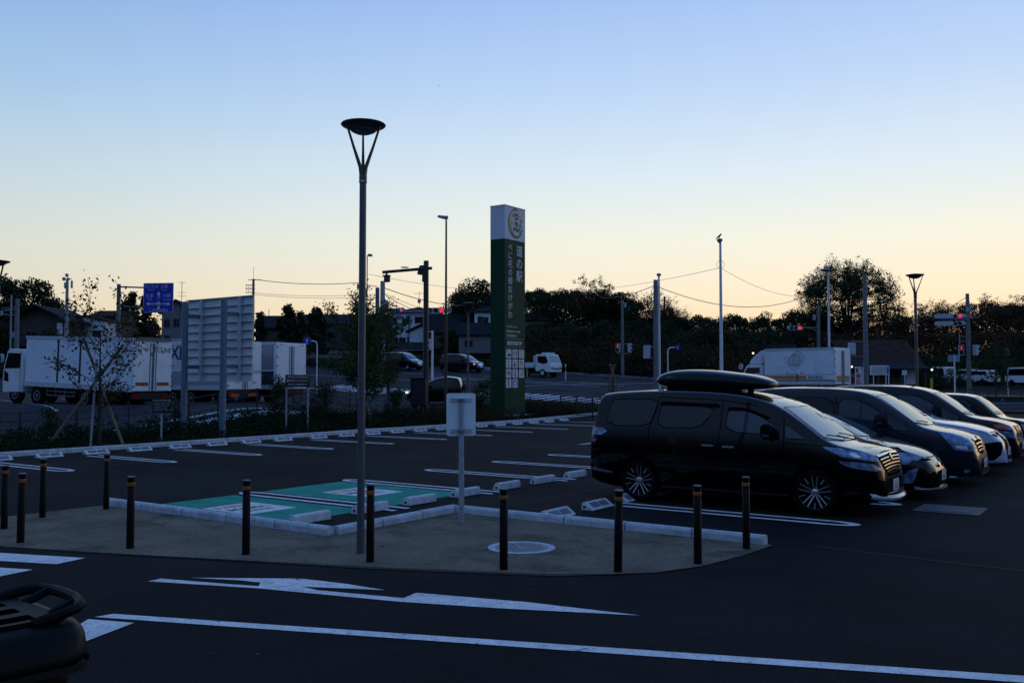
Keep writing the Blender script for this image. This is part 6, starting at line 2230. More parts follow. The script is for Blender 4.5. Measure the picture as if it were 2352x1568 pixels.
# ================================================================ RIGHT BACKGROUND FURNITURE
d = 70
a, b, z0 = at(1972, d)
r = thing('banner', 'tall white banner with red and blue writing beside the striped lorry', 'banner', (a, b, z0), YAW)
MB().tube([(.42, .03, 0), (.42, .03, ZY(832, d) - z0)], .05, 8).build('pole', M['white'], r)
zt = ZY(842, d) - z0
box(-.30, -.01, .25, .22, .01, zt, 'cloth', M['white'], r)
text('', .42, 'lettering', mat('letter_red', (.42, .015, .03), .5, var=0), r, (-.04, -.015, zt - .44), (1, 0, 0), (0, 0, 1), vertical='駐車禁止', bold=.03)
box(.28, -.008, .3, .56, .008, zt - .05, 'blue_cloth', M['white'], r)
text('', .2, 'lettering', M['sblue'], r, (.42, -.012, zt - .30), (1, 0, 0), (0, 0, 1), vertical='出入口注意')
a, b, z0 = at(2020, 74)
r = thing('map_board', 'pale map board on two legs in front of the barn', 'board', (a, b, z0), YAW)
s = 74 / 2112
zt, zb = ZY(839, 74) - z0, ZY(861, 74) - z0
box(-.78, -.03, zb, .78, .03, zt, 'board', M['white'], r, bevel=.01)
box(-.68, -.036, zb + .08, .55, -.031, zt - .1, 'map', mat('map_green', (.42, .50, .44), .6, two=(.55, .52, .48), var=.3, scale=3), r)
box(.58, -.036, zb + .08, .72, -.031, zt - .1, 'legend', M['sblue'], r)
for x in (-.5, .5, .72): box(x - .03, -.02, 0, x + .03, .02, zb, 'leg', M['white'], r)
a, b, z0 = at(2077, 70)
r = thing('small_sign', 'small white square sign on a thin post left of the dish-headed lamp', 'sign', (a, b, z0), YAW)
zt = ZY(850, 70) - z0
box(-.02, .0, 0, .02, .03, zt - .38, 'post', M['white'], r)
box(-.18, -.01, zt - .36, .18, .0, zt, 'plate', M['white'], r)
text('P', .2, 'lettering', M['gstripe'], r, (-.02, -.014, zt - .26), (1, 0, 0), (0, 0, 1), 'CENTER')
a, b, z0 = at(2313, 80)
r = thing('letter_sign', 'small square sign with a letter B hanging before the dark trees', 'sign', (a, b, z0), YAW)
zt = ZY(800, 80) - z0
MB().tube([(0, .05, 0), (0, .05, zt)], .05, 8).build('post', M['black'], r)
box(-.19, -.02, zt - .58, .19, .0, zt, 'plate', M['galv_d'], r)
text('B', .42, 'lettering', M['board'], r, (0, -.025, zt - .46), (1, 0, 0), (0, 0, 1), 'CENTER', bold=.04)
for (px, py, d, lab) in ((1956, 842, 78, 'lit lamp bulb under the barn roof by the banner'), (2140, 849, 80, 'lit lamp bulb between the two white posts at the right'), (1729, 881, 80, '')):
    if not lab: continue
    a, b = PX(px, d)
    r = thing('lit_lamp', lab, 'lamp', (a, b, T(a, b)), 0, 'small lit lamps')
    zz = ZY(py, d) - T(a, b)
    MB().tube([(0, 0, 0), (0, 0, zz - .09)], .03, 6).build('post', M['black'], r)
    MB().lathe([(0, zz - .10), (.08, zz - .06), (.10, zz), (.07, zz + .07), (0, zz + .1)], 12).build('bulb', M['bulb'], r, smooth=True)
a, b = PX(1729, 84)
r = thing('lit_lamp', 'lit lamp bulb on the dark bank right of the hooked pole', 'lamp', (*PX(1730, 84), T(*PX(1730, 84))), 0, 'small lit lamps')
zz = ZY(811, 84) - r.location.z
MB().tube([(0, 0, 0), (0, 0, zz - .09)], .03, 6).build('post', M['black'], r)
MB().lathe([(0, zz - .10), (.08, zz - .06), (.10, zz), (.07, zz + .07), (0, zz + .1)], 12).build('bulb', M['bulb'], r, smooth=True)

# person in a maroon coat
a, b, z0 = at(1957, 72)
pr = thing('person', 'person in a dark maroon coat standing between the striped lorry and the banner', 'person', (a, b, z0), YAW)


def skin_mesh(name, V, E_, rad, m, parent, sub=2):
    me = bpy.data.meshes.new(name)
    me.from_pydata(V, E_, [])
    me.materials.append(m)
    o = bpy.data.objects.new(name, me)
    C.objects.link(o)
    o.parent = parent
    o.modifiers.new('skin', 'SKIN')
    for i, q_ in enumerate(rad):
        me.skin_vertices[0].data[i].radius = (q_, q_)
    me.skin_vertices[0].data[0].use_root = True
    sb = o.modifiers.new('s', 'SUBSURF')
    sb.levels = sub
    sb.render_levels = sub
    return o


V = [(0, 0, .90), (0, 0, 1.15), (0, 0, 1.38), (0, -.01, 1.47), (0, -.02, 1.56), (0, -.01, 1.64), (.18, 0, 1.36), (.24, 0, 1.10), (.22, -.06, .86), (.21, -.08, .78), (-.18, 0, 1.36), (-.24, 0, 1.10), (-.22, -.06, .86), (-.21, -.08, .78),
     (.09, 0, .85), (.10, -.01, .46), (.10, .02, .06), (.11, -.12, .03), (-.09, 0, .85), (-.10, -.01, .46), (-.10, .02, .06), (-.11, -.12, .03)]
E_ = [(0, 1), (1, 2), (2, 3), (3, 4), (4, 5), (2, 6), (6, 7), (7, 8), (8, 9), (2, 10), (10, 11), (11, 12), (12, 13), (0, 14), (14, 15), (15, 16), (16, 17), (0, 18), (18, 19), (19, 20), (20, 21)]
rad = [.13, .13, .14, .055, .095, .07, .07, .05, .035, .03, .07, .05, .035, .03, .09, .06, .042, .035, .09, .06, .042, .035]
skin_mesh('body', V, E_, rad, M['board'], pr)
skin_mesh('coat', [(0, 0, 1.15), (0, 0, 1.39), (0, 0, .80), (.19, 0, 1.38), (.26, 0, 1.10), (.235, -.06, .88), (-.19, 0, 1.38), (-.26, 0, 1.10), (-.235, -.06, .88)], [(0, 1), (0, 2), (1, 3), (3, 4), (4, 5), (1, 6), (6, 7), (7, 8)], [.16, .165, .18, .085, .065, .05, .085, .065, .05], M['maroon'], pr)
MB().lathe([(0, 1.455), (.06, 1.48), (.082, 1.55), (.075, 1.62), (0, 1.665)], 16, (0, -.035, 0)).build('face', M['skin'], pr, smooth=True)
MB().lathe([(.09, 1.50), (.098, 1.58), (.085, 1.66), (0, 1.70)], 16, (0, .0, 0)).build('hair', M['bird'], pr, smooth=True)

# far parked cars on the right, paler vans behind the fence
FAR = 'cars in the far car park at the right'
far = [(2186, 92, 'white people carrier behind the fence, leftmost of the far car park', M['white'], 4.5, 1.8, R(150)), (2213, 98, 'small white van behind the fence beside the square sign post', M['white'], 3.4, 1.45, R(150)),
       (2248, 94, 'small white box wagon right of the four-signal pole foot', M['white'], 3.4, 1.5, R(160)), (2284, 92, 'pale hatchback behind the thin tree in the far car park', M['whitebox'], 3.9, 1.5, R(150)),
       (2320, 90, 'white van with dark windscreen in the far car park, right of the thin tree', M['white'], 4.4, 1.8, R(330)), (2350, 96, 'white car cut off by the right picture edge in the far car park', M['white'], 4.2, 1.5, R(150))]
for (px, d, lab, pm, L_, H_, rot) in far:
    a, b, z0 = at(px, d)
    r = thing('far_car', lab, 'car', (a, b, z0 + .05), rot, FAR)
    h = .82
    MB().prism([(0, .35), (L_, .35), (L_ + .02, .62), (L_ - .3, .88), (L_ - .9, .98), (L_ - .9, .99), (.05, 1.0)], -h, h, 'xz').build('body', pm, r, bevel=.06, smooth=True)
    q = MB().prism([(.08, 1.0), (L_ - .95, 1.0), (L_ - 1.5, H_ - .05), (L_ - 1.9, H_), (.35, H_), (.15, H_ - .1)], -h + .06, h - .06, 'xz')
    q.build('cabin', pm, r, bevel=.08, smooth=True)
    for s_ in (-1, 1):
        y = s_ * (h - .058)
        MB().prism([(.3, 1.04), (L_ - 1.12, 1.04), (L_ - 1.58, H_ - .14), (.42, H_ - .14)], y, y + s_ * .008, 'xz').build('side_window', M['glass'], r)
        for x in (.75, L_ - .8):
            MB().lathe([(.18, -.1), (.30, -.1), (.31, 0), (.30, .1), (.18, .1)], 18, (x, s_ * (h - .08), .31), axis='y').build('wheel', M['tyre'], r, smooth=True)
    MB().quad((L_ - .99, -.66, 1.02), (L_ - .99, .66, 1.02), (L_ - 1.5, .6, H_ - .1), (L_ - 1.5, -.6, H_ - .1)).build('windscreen', M['glass'], r, fix=False, loc=(.03, 0, .01))
    MB().quad((.06, -.62, 1.05), (.06, .62, 1.05), (.16, .56, H_ - .16), (.16, -.56, H_ - .16)).build('rear_window', M['glass'], r, fix=False, loc=(-.02, 0, 0))
# vehicles behind the left lorry
for (px, d, rot, lab, pm) in ((126, 74, R(160), 'dark red car glimpsed between the lorry cab and its box', M['maroon']), (365, 112, R(-20), 'pale blue pick-up parked uphill under the blue sign', M['whitebox']), (318, 110, R(30), 'small pale car parked uphill left of the pick-up', M['whitebox'])):
    a, b, z0 = at(px, d)
    L_, H_, h = 4.0, 1.6, .8
    r = thing('far_car', lab, 'car', (a, b, z0 + .1 + (.9 if d > 100 else 0)), rot, 'vehicles on the hillside at the left')
    MB().prism([(0, .35), (L_, .35), (L_ + .02, .62), (L_ - .3, .88), (L_ - .9, .98), (.05, 1.0)], -h, h, 'xz').build('body', pm, r, bevel=.06, smooth=True)
    MB().prism([(.08 if d < 111 else 1.8, 1.0), (L_ - .95, 1.0), (L_ - 1.4, H_), (.35 if d < 111 else 1.9, H_)], -h + .06, h - .06, 'xz').build('cabin', M['glass'], r, bevel=.06, smooth=True)
    for s_ in (-1, 1):
        for x in (.75, L_ - .8): MB().lathe([(.18, -.1), (.31, -.1), (.31, .1), (.18, .1)], 18, (x, s_ * (h - .08), .31), axis='y').build('wheel', M['tyre'], r, smooth=True)
# ================================================================ VEGETATION
rng = np.random.default_rng(7)


def branch_tree(seed, H, crown_w, base_h, nlimb=7, depth=4, spread=.9, trunk_r=.2, lean=(0, 0), up=.35, fork=3, shrink=.68):
    """returns list of tubes (pts, radii) and twig tips with direction"""
    rd = random.Random(seed)
    tubes = []
    tips = []
    top = Vector((lean[0], lean[1], H * .78))
    tr = [Vector((0, 0, -.2)), Vector((lean[0] * .15, lean[1] * .15, base_h)), Vector((lean[0] * .5 + rd.uniform(-.1, .1) * H * .1, lean[1] * .5, (base_h + H * .78) / 2)), top]
    tubes.append((tr, [trunk_r * 1.15, trunk_r * .9, trunk_r * .55, trunk_r * .12]))
    tips.append((top, Vector((0, 0, 1))))

    def grow(p, d, l, r_, lev):
        n = 3
        pts = [p]
        dd = d.copy()
        for i in range(n):
            dd = (dd + Vector((rd.uniform(-.25, .25), rd.uniform(-.25, .25), rd.uniform(-.08, .2) * up * 2))).normalized()
            pts.append(pts[-1] + dd * l / n)
        tubes.append((pts, [r_, r_ * .8, r_ * .6, r_ * .4]))
        if lev == 0:
            for q in pts[1:]: tips.append((q, dd))
            return
        for k in range(fork):
            j = 1 + (k % n) if k < fork - 1 else n
            ax = Vector((rd.uniform(-1, 1), rd.uniform(-1, 1), rd.uniform(-.5, .9)))
            nd = (dd + ax * .85).normalized()
            grow(pts[j], nd, l * shrink * rd.uniform(.75, 1.1), r_ * .5, lev - 1)
        if lev <= 1: tips.append((pts[-1], dd))

    for k in range(nlimb):
        t = (k + .3) / nlimb
        z = base_h + (H * .74 - base_h) * t
        th = k * 2.4 + rd.uniform(-.4, .4)
        p = Vector((lean[0] * z / H, lean[1] * z / H, z))
        prof = math.sin(PI * min(1, .22 + .78 * (1 - t))) if spread else 1
        l = crown_w * .5 * (.55 + .45 * prof) * rd.uniform(.85, 1.1) * .62
        d = Vector((math.cos(th), math.sin(th), up + t * .8)).normalized()
        grow(p, d, l, trunk_r * .42 * (1 - t * .5), depth - 1)
    return tubes, tips


def tubes_obj(name, tubes, m, parent, seg=5, minr=.006):
    mb = MB()
    for pts, rad in tubes:
        sg = seg if rad[0] > .04 else 3
        mb.tube(pts, [max(minr, q) for q in rad], sg, cap=False)
    return mb.build(name, m, parent, smooth=2, fix=False)


def leaves_at(name, tips, per, spreadr, size, m, parent, seed, droop=0.0, squash=1.0):
    rg = np.random.default_rng(seed)
    P = np.array([tuple(t[0]) for t in tips])
    idx = rg.integers(0, len(P), per)
    c = P[idx] + rg.normal(size=(per, 3)) * spreadr
    c[:, 2] -= droop
    return leafmesh(name, c, size, m, rg, squash, parent)


def clump_tree(name, label, loc, H, W, m, seed, nclump=26, per=150, size=.22, base=.12, shape='round', group=None, trunk_r=.22, rough=.0, cat='tree', D=None):
    """dense crown: leaf clumps spread through an uneven volume"""
    rg = np.random.default_rng(seed)
    r = thing(name, label, cat, loc, seed * 1.3, group)
    mb = MB()
    mb.tube([(0, 0, -.4), (.05, .03, H * .3), (0, .05, H * .62)], [trunk_r, trunk_r * .8, trunk_r * .3], 7)
    cs = []
    for k in range(nclump):
        t = (k + .5) / nclump
        z = H * (base + (1 - base) * t)
        if shape == 'cone': rr = W / 2 * (1.02 - t) ** .85
        elif shape == 'column': rr = W / 2 * (1 - t ** 4) * (.6 + .4 * min(1, t * 4))
        else: rr = W / 2 * math.sqrt(max(.02, 1 - ((t - .42) / .60) ** 2))
        th = rg.uniform(0, 2 * PI)
        q = math.sqrt(rg.uniform(.15, 1)) * rr * .82
        cs.append((q * math.cos(th), q * math.sin(th), z, rr))
    cen = []
    for (x, y, z, rr) in cs:
        s_ = (.22 * W + .08 * H) * rg.uniform(.45, .8) * (.6 if shape != 'round' else .8)
        u_ = rg.normal(size=(per, 3))
        u_ /= np.linalg.norm(u_, axis=1)[:, None]
        rad = rg.uniform(.35, 1, (per, 1)) ** .6
        cen.append(np.array([x, y, z]) + u_ * rad * np.array([s_, s_, s_ * .72]) + rg.normal(size=(per, 3)) * rough)
        mb.tube([(0, 0, max(.1, z * .72)), (x * .6, y * .6, z * .9), (x, y, z)], [trunk_r * .25, trunk_r * .14, .02], 4)
    cen = np.concatenate(cen)
    cen[:, 2] = np.maximum(cen[:, 2], .05)
    mb.build('trunk', M['bark'], r, smooth=2, fix=False)
    leafmesh('crown', cen, size, m, rg, 1.2, r)
    return r


def hh_at(px, py, d, dz=0):
    a, b, z = at(px, d)
    return (a, b, z - dz), ZY(py, d) - z + dz


def crown_tree(name, label, loc, H, W, cz, rz, ncl, per, leaf, sig, m_, seed, group=None, tr=.3, twig=5, low=.25, fork_h=None):
    """forked trunk, limbs reaching leaf clusters spread through a domed crown"""
    rd = random.Random(seed)
    rg = np.random.default_rng(seed)
    r = thing(name, label, 'tree', loc, seed * .7, group)
    mb = MB()
    fh = fork_h or H * .22
    nl = 9
    limbs = []
    for k in range(nl):
        th = k * 2.4 + rd.uniform(-.3, .3)
        e = R(rd.uniform(28, 82)) if k else R(88)
        dr = Vector((math.cos(th) * math.cos(e), math.sin(th) * math.cos(e), math.sin(e)))
        tip = Vector((0, 0, cz)) + Vector((dr.x * W * .5, dr.y * W * .5, (dr.z - .35) * rz * 1.15)) * .62
        p0 = Vector((0, 0, fh * rd.uniform(.8, 1.25)))
        mid = p0.lerp(tip, .5) + Vector((rd.uniform(-.1, .1) * W * .3, rd.uniform(-.1, .1) * W * .3, -rz * .10))
        pts = [p0, p0.lerp(mid, .5) + Vector((0, 0, rz * .05)), mid, tip]
        mb.tube(pts, [tr * .55, tr * .42, tr * .30, tr * .12], 6, cap=False)
        limbs.append(pts)
    mb.tube([(0, 0, -.5), (.03, .02, fh * .6), (0, 0, fh * 1.3)], [tr * 1.2, tr, tr * .7], 9)
    samp = [(a_.lerp(b_, t), 0) for L_ in limbs for a_, b_ in zip(L_[1:-1], L_[2:]) for t in (0, .33, .66, 1)]
    cen = []
    for k in range(ncl):
        u_ = rg.normal(size=3)
        u_ /= np.linalg.norm(u_)
        if u_[2] < -low: u_[2] *= -.6
        q_ = rg.uniform(.45, 1) ** .55
        lump = 1 + .10 * math.sin(u_[0] * 5 + seed) + .09 * math.sin(u_[1] * 7 + seed * 2)
        c_ = Vector((u_[0] * W / 2, u_[1] * W / 2, u_[2] * rz)) * q_ * lump + Vector((0, 0, cz))
        src = min((sm_[0] for sm_ in samp), key=lambda v: (v - c_).length + (0 if v.z < c_.z else .8))
        mid = src.lerp(c_, .55) + Vector((rd.uniform(-.15, .15), rd.uniform(-.15, .15), rd.uniform(-.25, .05))) * W * .05
        mb.tube([src, mid, c_], [tr * .13, tr * .08, .02], 4, cap=False)
        for j in range(twig):
            e = c_ + Vector(tuple(rg.normal(size=3) * sig * 1.25))
            mb.tube([mid.lerp(c_, rd.uniform(.3, 1)), e], [.022, .010], 3, cap=False)
            if per: cen.append(np.array(e) + rg.normal(size=(per // (twig + 1), 3)) * sig * .42)
        if per: cen.append(np.array(c_) + rg.normal(size=(per // (twig + 1), 3)) * sig * .8)
    mb.build('trunk', M['bark'], r, smooth=2, fix=False)
    if per: leafmesh('crown', np.concatenate(cen), leaf, m_, rg, 1.2, r)
    return r


loc, H = hh_at(1947, 597, 112)
crown_tree('spreading_tree', 'big spreading tree with sky showing through, right of centre above the lorry', loc, H, 12.2, H - 5.3, 5.2, 210, 150, .095, .42, M['leaf_m'], 5, tr=.42, twig=8, low=.55)
for (px, py, d, W, rzf, seed, ncl, per, m_, lab) in (
        (1363, 641, 118, 7.2, .40, 21, 90, 90, M['leaf_a'], 'round-topped autumn tree rising from the wood right of the pylon'),
        (1490, 672, 116, 6.0, .42, 22, 70, 40, M['leaf_a'], 'sparse half-bare autumn tree left of the thick concrete pole'),
        (1530, 690, 119, 5.0, .40, 28, 55, 42, M['leaf_a'], 'sparse half-bare autumn tree right of the thick concrete pole'),
        (1568, 718, 122, 4.6, .38, 23, 40, 40, M['leaf_a'], 'low sparse tree at the right end of the half-bare group'),
        (1905, 700, 118, 7.5, .40, 29, 70, 90, M['leaf_m'], 'lower rounded tree leaning against the big spreading tree on its left'),
        (2030, 690, 120, 6.5, .40, 30, 60, 80, M['leaf_a'], 'reddish rounded tree right of the big spreading tree'),
        (2165, 690, 125, 7.4, .36, 24, 90, 60, M['leaf_a'], 'round autumn tree just right of the right dish-headed lamp'),
        (125, 690, 112, 4.4, .30, 25, 45, 0, M['leaf_b'], 'pale bare tree left of the mobile phone mast'),
        (1235, 668, 130, 5.0, .34, 31, 45, 12, M['leaf_a'], 'thin bare tree rising just right of the pylon sign'),
        (2082, 706, 124, 4.5, .34, 27, 40, 0, M['leaf_b'], 'bare tree left of the right dish-headed lamp'),
        (2290, 686, 118, 8.0, .38, 32, 90, 60, M['leaf_a'], 'autumn tree with a feathery top behind the letter sign'),
        (2345, 688, 112, 6.5, .40, 33, 70, 90, M['leaf_a'], 'dense autumn tree cut by the right picture edge')):
    loc, H = hh_at(px, py, d)
    crown_tree('autumn_tree', lab, loc, H, W, H * (1 - rzf) + .1, H * rzf, ncl, int(per * 1.5), .085, .34, m_, seed, 'half-bare autumn trees on the skyline', tr=.24, twig=6 if per < 50 else 4)

# ---- individually standing evergreens
EV = [('broadleaf_tree', 'dark rounded evergreen at the far left, tallest of its group', 68, 645, 105, 8.6, 'round', M['leaf_d'], 31, 44, 190),
      ('conifer_tree', 'ragged dark conifer at the left picture edge', 12, 640, 100, 7.0, 'cone', M['leaf_d'], 32, 34, 150),
      ('conifer_tree', 'slim pointed conifer just left of the blue sign', 302, 668, 108, 2.6, 'cone', M['leaf_d'], 33, 22, 110),
      ('conifer_tree', 'pointed conifer whose top shows beside the blue sign post', 285, 690, 110, 2.6, 'cone', M['leaf_d'], 34, 20, 110),
      ('conifer_tree', 'dark conifer behind the blue sign', 332, 676, 110, 3.6, 'cone', M['leaf_d'], 35, 24, 110),
      ('broadleaf_tree', 'small dark bush-like tree between the blue sign and the grey house', 356, 738, 112, 2.4, 'round', M['leaf_d'], 36, 12, 110),
      ('garden_tree', 'dark clipped garden tree right of the guide board', 596, 716, 104, 2.6, 'cone', M['leaf_d'], 37, 18, 130),
      ('garden_tree', 'dark round garden tree, left one of the pair on the roof line', 659, 701, 102, 3.7, 'column', M['leaf_d'], 38, 26, 170),
      ('garden_tree', 'dark round garden tree, right one of the pair on the roof line', 724, 706, 102, 4.0, 'column', M['leaf_d'], 39, 26, 170),
      ('garden_tree', 'small conifer tip between the paired garden trees', 690, 712, 108, 2.2, 'cone', M['leaf_d'], 40, 12, 100),
      ('broadleaf_tree', 'broad dark tree with layered boughs between gantry and pylon', 1092, 646, 122, 8.6, 'round', M['leaf_d'], 41, 40, 190),
      ('broadleaf_tree', 'dark tree left of the broad layered tree, above the white house', 1052, 690, 124, 4.5, 'round', M['leaf_d'], 42, 18, 130),
      ('broadleaf_tree', 'dark garden tree right of the white house', 1032, 758, 112, 3.2, 'round', M['leaf_d'], 43, 16, 120)]
for (nm, lab, px, py, d, W, shp, m_, seed, nc, per) in EV:
    loc, H = hh_at(px, py + 5, d)
    clump_tree(nm, lab, loc, H, W, m_, seed, nc, per, .17, .10, shp, trunk_r=.18, rough=.10)

# ---- the wood behind: one mass
def wood(name, label, spec, m_, seed, size=.115, per=2100):
    rg = np.random.default_rng(seed)
    cen = []
    for (px0, px1, top, dep, n, hh0) in spec:
        for i in range(n):
            px = px0 + (px1 - px0) * (i + rg.uniform(.1, .9)) / n
            d = dep + rg.uniform(-7, 7)
            ty = top + rg.normal() * 4 + 8 * abs(math.sin(px * .043))
            a, b, z = at(px, d)
            zt = ZY(ty, d)
            H = zt - z
            W = rg.uniform(4.5, 8)
            for k in range(7):
                t = rg.uniform(.08, .93) if k else .93
                cz = z + H * t
                rr = W * .36 * math.sqrt(max(.1, 1 - (t - .4) ** 2 * 1.5))
                cx_, cy_ = a + rg.normal() * rr * .7 * (1.15 - t * .9), b + rg.normal() * rr * .7 * (1.15 - t * .9)
                s_ = rg.uniform(.8, 1.5) * (1 if t < .85 else .65)
                u_ = rg.normal(size=(per // 7, 3))
                u_ /= np.linalg.norm(u_, axis=1)[:, None]
                cen.append(np.array([cx_, cy_, min(cz, zt - s_ * .6)]) + u_ * (rg.uniform(.2, 1, (per // 7, 1)) ** .5) * s_ * np.array([1.25, 1.25, .95]) + rg.normal(size=(per // 7, 3)) * .06)
    o = leafmesh(name, np.concatenate(cen), size, m_, rg, 1.2)
    return tag(o, label, 'wood', kind='stuff')


wood('woods', 'dark wood on the slope right of the pylon sign', [(1205, 1300, 662, 128, 9, 0), (1225, 1450, 668, 124, 22, 0), (1300, 1480, 690, 118, 16, 0), (1440, 1560, 728, 122, 14, 0), (1220, 1560, 745, 108, 26, 0), (1034, 1126, 668, 130, 12, 0), (1000, 1200, 740, 128, 12, 0)], M['leaf_d'], 51)
wood('woods', 'lower dark wood between the two concrete poles', [(1540, 1700, 726, 125, 15, 0), (1680, 1830, 722, 122, 15, 0), (1540, 1850, 760, 108, 24, 0), (1800, 1900, 712, 118, 8, 0)], M['leaf_d'], 52)
wood('woods', 'brownish wood behind the right-hand dish-headed lamp', [(1850, 2080, 742, 125, 20, 0), (2050, 2240, 722, 122, 16, 0), (2215, 2400, 692, 122, 18, 0), (1860, 2400, 765, 106, 36, 0), (2280, 2420, 705, 112, 9, 0)], M['leaf_a'], 53, per=1900)
wood('woods', 'dark trees behind the houses at the far left', [(-60, 60, 690, 118, 9, 0), (20, 140, 712, 115, 9, 0), (-40, 130, 740, 100, 10, 0), (270, 360, 742, 122, 6, 0)], M['leaf_d'], 54)


def scrub(name, label, spec, m_, seed, size=.09, cat='undergrowth'):
    rg = np.random.default_rng(seed)
    cen = []
    for (a0, b0, a1, b1, wd, hgt, n) in spec:
        for i in range(n):
            t = rg.uniform()
            a = a0 + (a1 - a0) * t + rg.normal() * wd * .4
            b = b0 + (b1 - b0) * t + rg.uniform(-wd, wd) / 2
            z = T(a, b)
            h_ = hgt * rg.uniform(.45, 1.15) * (1 + .3 * math.sin(a * .9) + .25 * math.sin(a * .37 + b))
            s_ = rg.uniform(.35, .8) * hgt
            k = 46
            u_ = rg.normal(size=(k, 3))
            u_ /= np.linalg.norm(u_, axis=1)[:, None]
            c_ = np.array([a, b, z + h_ * .5]) + u_ * (rg.uniform(.1, 1, (k, 1)) ** .5) * np.array([s_, s_, h_ * .55])
            c_[:, 2] = np.maximum(c_[:, 2], z)
            cen.append(c_)
    return tag(leafmesh(name, np.concatenate(cen), size, m_, rg, .8), label, cat, kind='stuff')


def seg_ab(px0, d0, px1, d1): return (*PX(px0, d0), *PX(px1, d1))


scrub('undergrowth', 'brown scrub on the bank behind the far verge', [(*seg_ab(1225, 92, 1500, 88), 4, 1.9, 900), (*seg_ab(1450, 88, 1760, 82), 5, 2.3, 900), (*seg_ab(1210, 100, 1500, 98), 5, 3.0, 600), (*seg_ab(1500, 96, 1900, 92), 5, 3.2, 700)], M['weed'], 61, .15)
scrub('undergrowth', 'dark scrub under the trees at the right', [(*seg_ab(1760, 90, 2150, 88), 5, 1.8, 600), (*seg_ab(2090, 98, 2420, 98), 6, 2.6, 700)], M['leaf_d'], 62, .15)
scrub('undergrowth', 'dark garden hedges below the houses on the left', [(*seg_ab(560, 100, 880, 97), 2, 1.3, 420), (*seg_ab(880, 100, 1130, 96), 2, 1.2, 300), (*seg_ab(-40, 84, 130, 84), 4, 1.4, 300)], M['leaf_d'], 63, .12)

# ---- planting bed along the lot: low shrubs
sheet('planting_bed', -30.2, -24.5, -20, 44.3, 2, .03, M['soil'])


def bed_leaves():
    rg = np.random.default_rng(77)
    cen = []
    n = 2600
    for i in range(n):
        b = rg.uniform(0, 44)
        a = rg.uniform(-29.9, -25.0)
        if -27.6 < a < -25.5 and 36.2 < b < 39.2: continue
        h_ = (.43 + .10 * math.sin(b * 1.7) + .08 * math.sin(a * 3)) * rg.uniform(.75, 1.2)
        if b < 7.5 and a > -26.4: h_ *= .3
        if a > -25.5: h_ *= .75
        k = 42
        u_ = rg.normal(size=(k, 3))
        u_ /= np.linalg.norm(u_, axis=1)[:, None]
        c_ = np.array([a, b, T(a, b) + h_ * .5]) + u_ * (rg.uniform(.3, 1, (k, 1)) ** .5) * np.array([.36, .36, h_ * .55])
        c_[:, 2] = np.maximum(c_[:, 2], .02)
        cen.append(c_)
    # taller sprigs poking out
    for i in range(520):
        b = rg.uniform(0, 44)
        a = rg.uniform(-29.7, -25.4)
        k = 12
        z0 = T(a, b) + .45
        hh_ = rg.uniform(.15, .5)
        t = rg.uniform(0, 1, (k, 1))
        lean = rg.normal(size=2) * .15
        cen.append(np.concatenate([a + lean[0] * t + rg.normal(size=(k, 1)) * .04, b + lean[1] * t + rg.normal(size=(k, 1)) * .04, z0 + t * hh_], axis=1))
    return np.concatenate(cen), rg


cc, rg_ = bed_leaves()
tag(leafmesh('ground_cover', cc, .042, M['hedge'], rg_, 1.1), 'low dark shrubs filling the long bed beside the parking lot', 'ground cover', kind='stuff')


def grass_tufts(name, label, regions, m_, seed, hgt=.3):
    rg = np.random.default_rng(seed)
    vs = []
    for (a0, a1, b0, b1, n) in regions:
        a = rg.uniform(a0, a1, n); b = rg.uniform(b0, b1, n)
        for x, y in zip(a, b):
            z = T(x, y)
            h_ = hgt * rg.uniform(.5, 1.5)
            th = rg.uniform(0, 2 * PI)
            lx, ly = rg.normal(size=2) * h_ * .35
            w_ = .008 + .012 * rg.uniform()
            vs.append([(x - w_ * math.cos(th), y - w_ * math.sin(th), z), (x + w_ * math.cos(th), y + w_ * math.sin(th), z), (x + lx, y + ly, z + h_)])
    v = np.array(vs).reshape(-1, 3)
    n = len(vs)
    me = bpy.data.meshes.new(name)
    me.vertices.add(n * 3)
    me.vertices.foreach_set('co', v.reshape(-1))
    me.loops.add(n * 3)
    me.loops.foreach_set('vertex_index', np.arange(n * 3, dtype=np.int32))
    me.polygons.add(n)
    me.polygons.foreach_set('loop_start', np.arange(0, n * 3, 3, dtype=np.int32))
    me.polygons.foreach_set('loop_total', np.full(n, 3, dtype=np.int32))
    me.materials.append(m_)
    me.update()
    o = bpy.data.objects.new(name, me)
    C.objects.link(o)
    return tag(o, label, 'grass', kind='stuff')


grass_tufts('grass', 'tall brownish grass in the bed around the pylon foot', [(-30, -24.7, 32, 36.3, 5000), (-30, -24.7, 39, 44.2, 9000), (-24.6, -18, 44.6, 48, 6000)], M['weed'], 5, .55)
grass_tufts('grass', 'short green grass at the near left end of the bed', [(-26.5, -24.6, 2, 12, 9000)], M['leaf_m'], 6, .12)


def shrub(label, a, b, H, W, seed, m_=None, per=1600):
    r = thing('garden_shrub', label, 'shrub', (a, b, T(a, b)), seed, 'taller shrubs in the planting bed')
    tb, tp = branch_tree(seed, H, W, .12, nlimb=8, depth=3, trunk_r=.03, up=.9, fork=4)
    tubes_obj('stems', tb, M['bark'], r)
    leaves_at('leaves', tp, per, .10, .05, m_ or M['leaf_m'], r, seed, squash=.8)


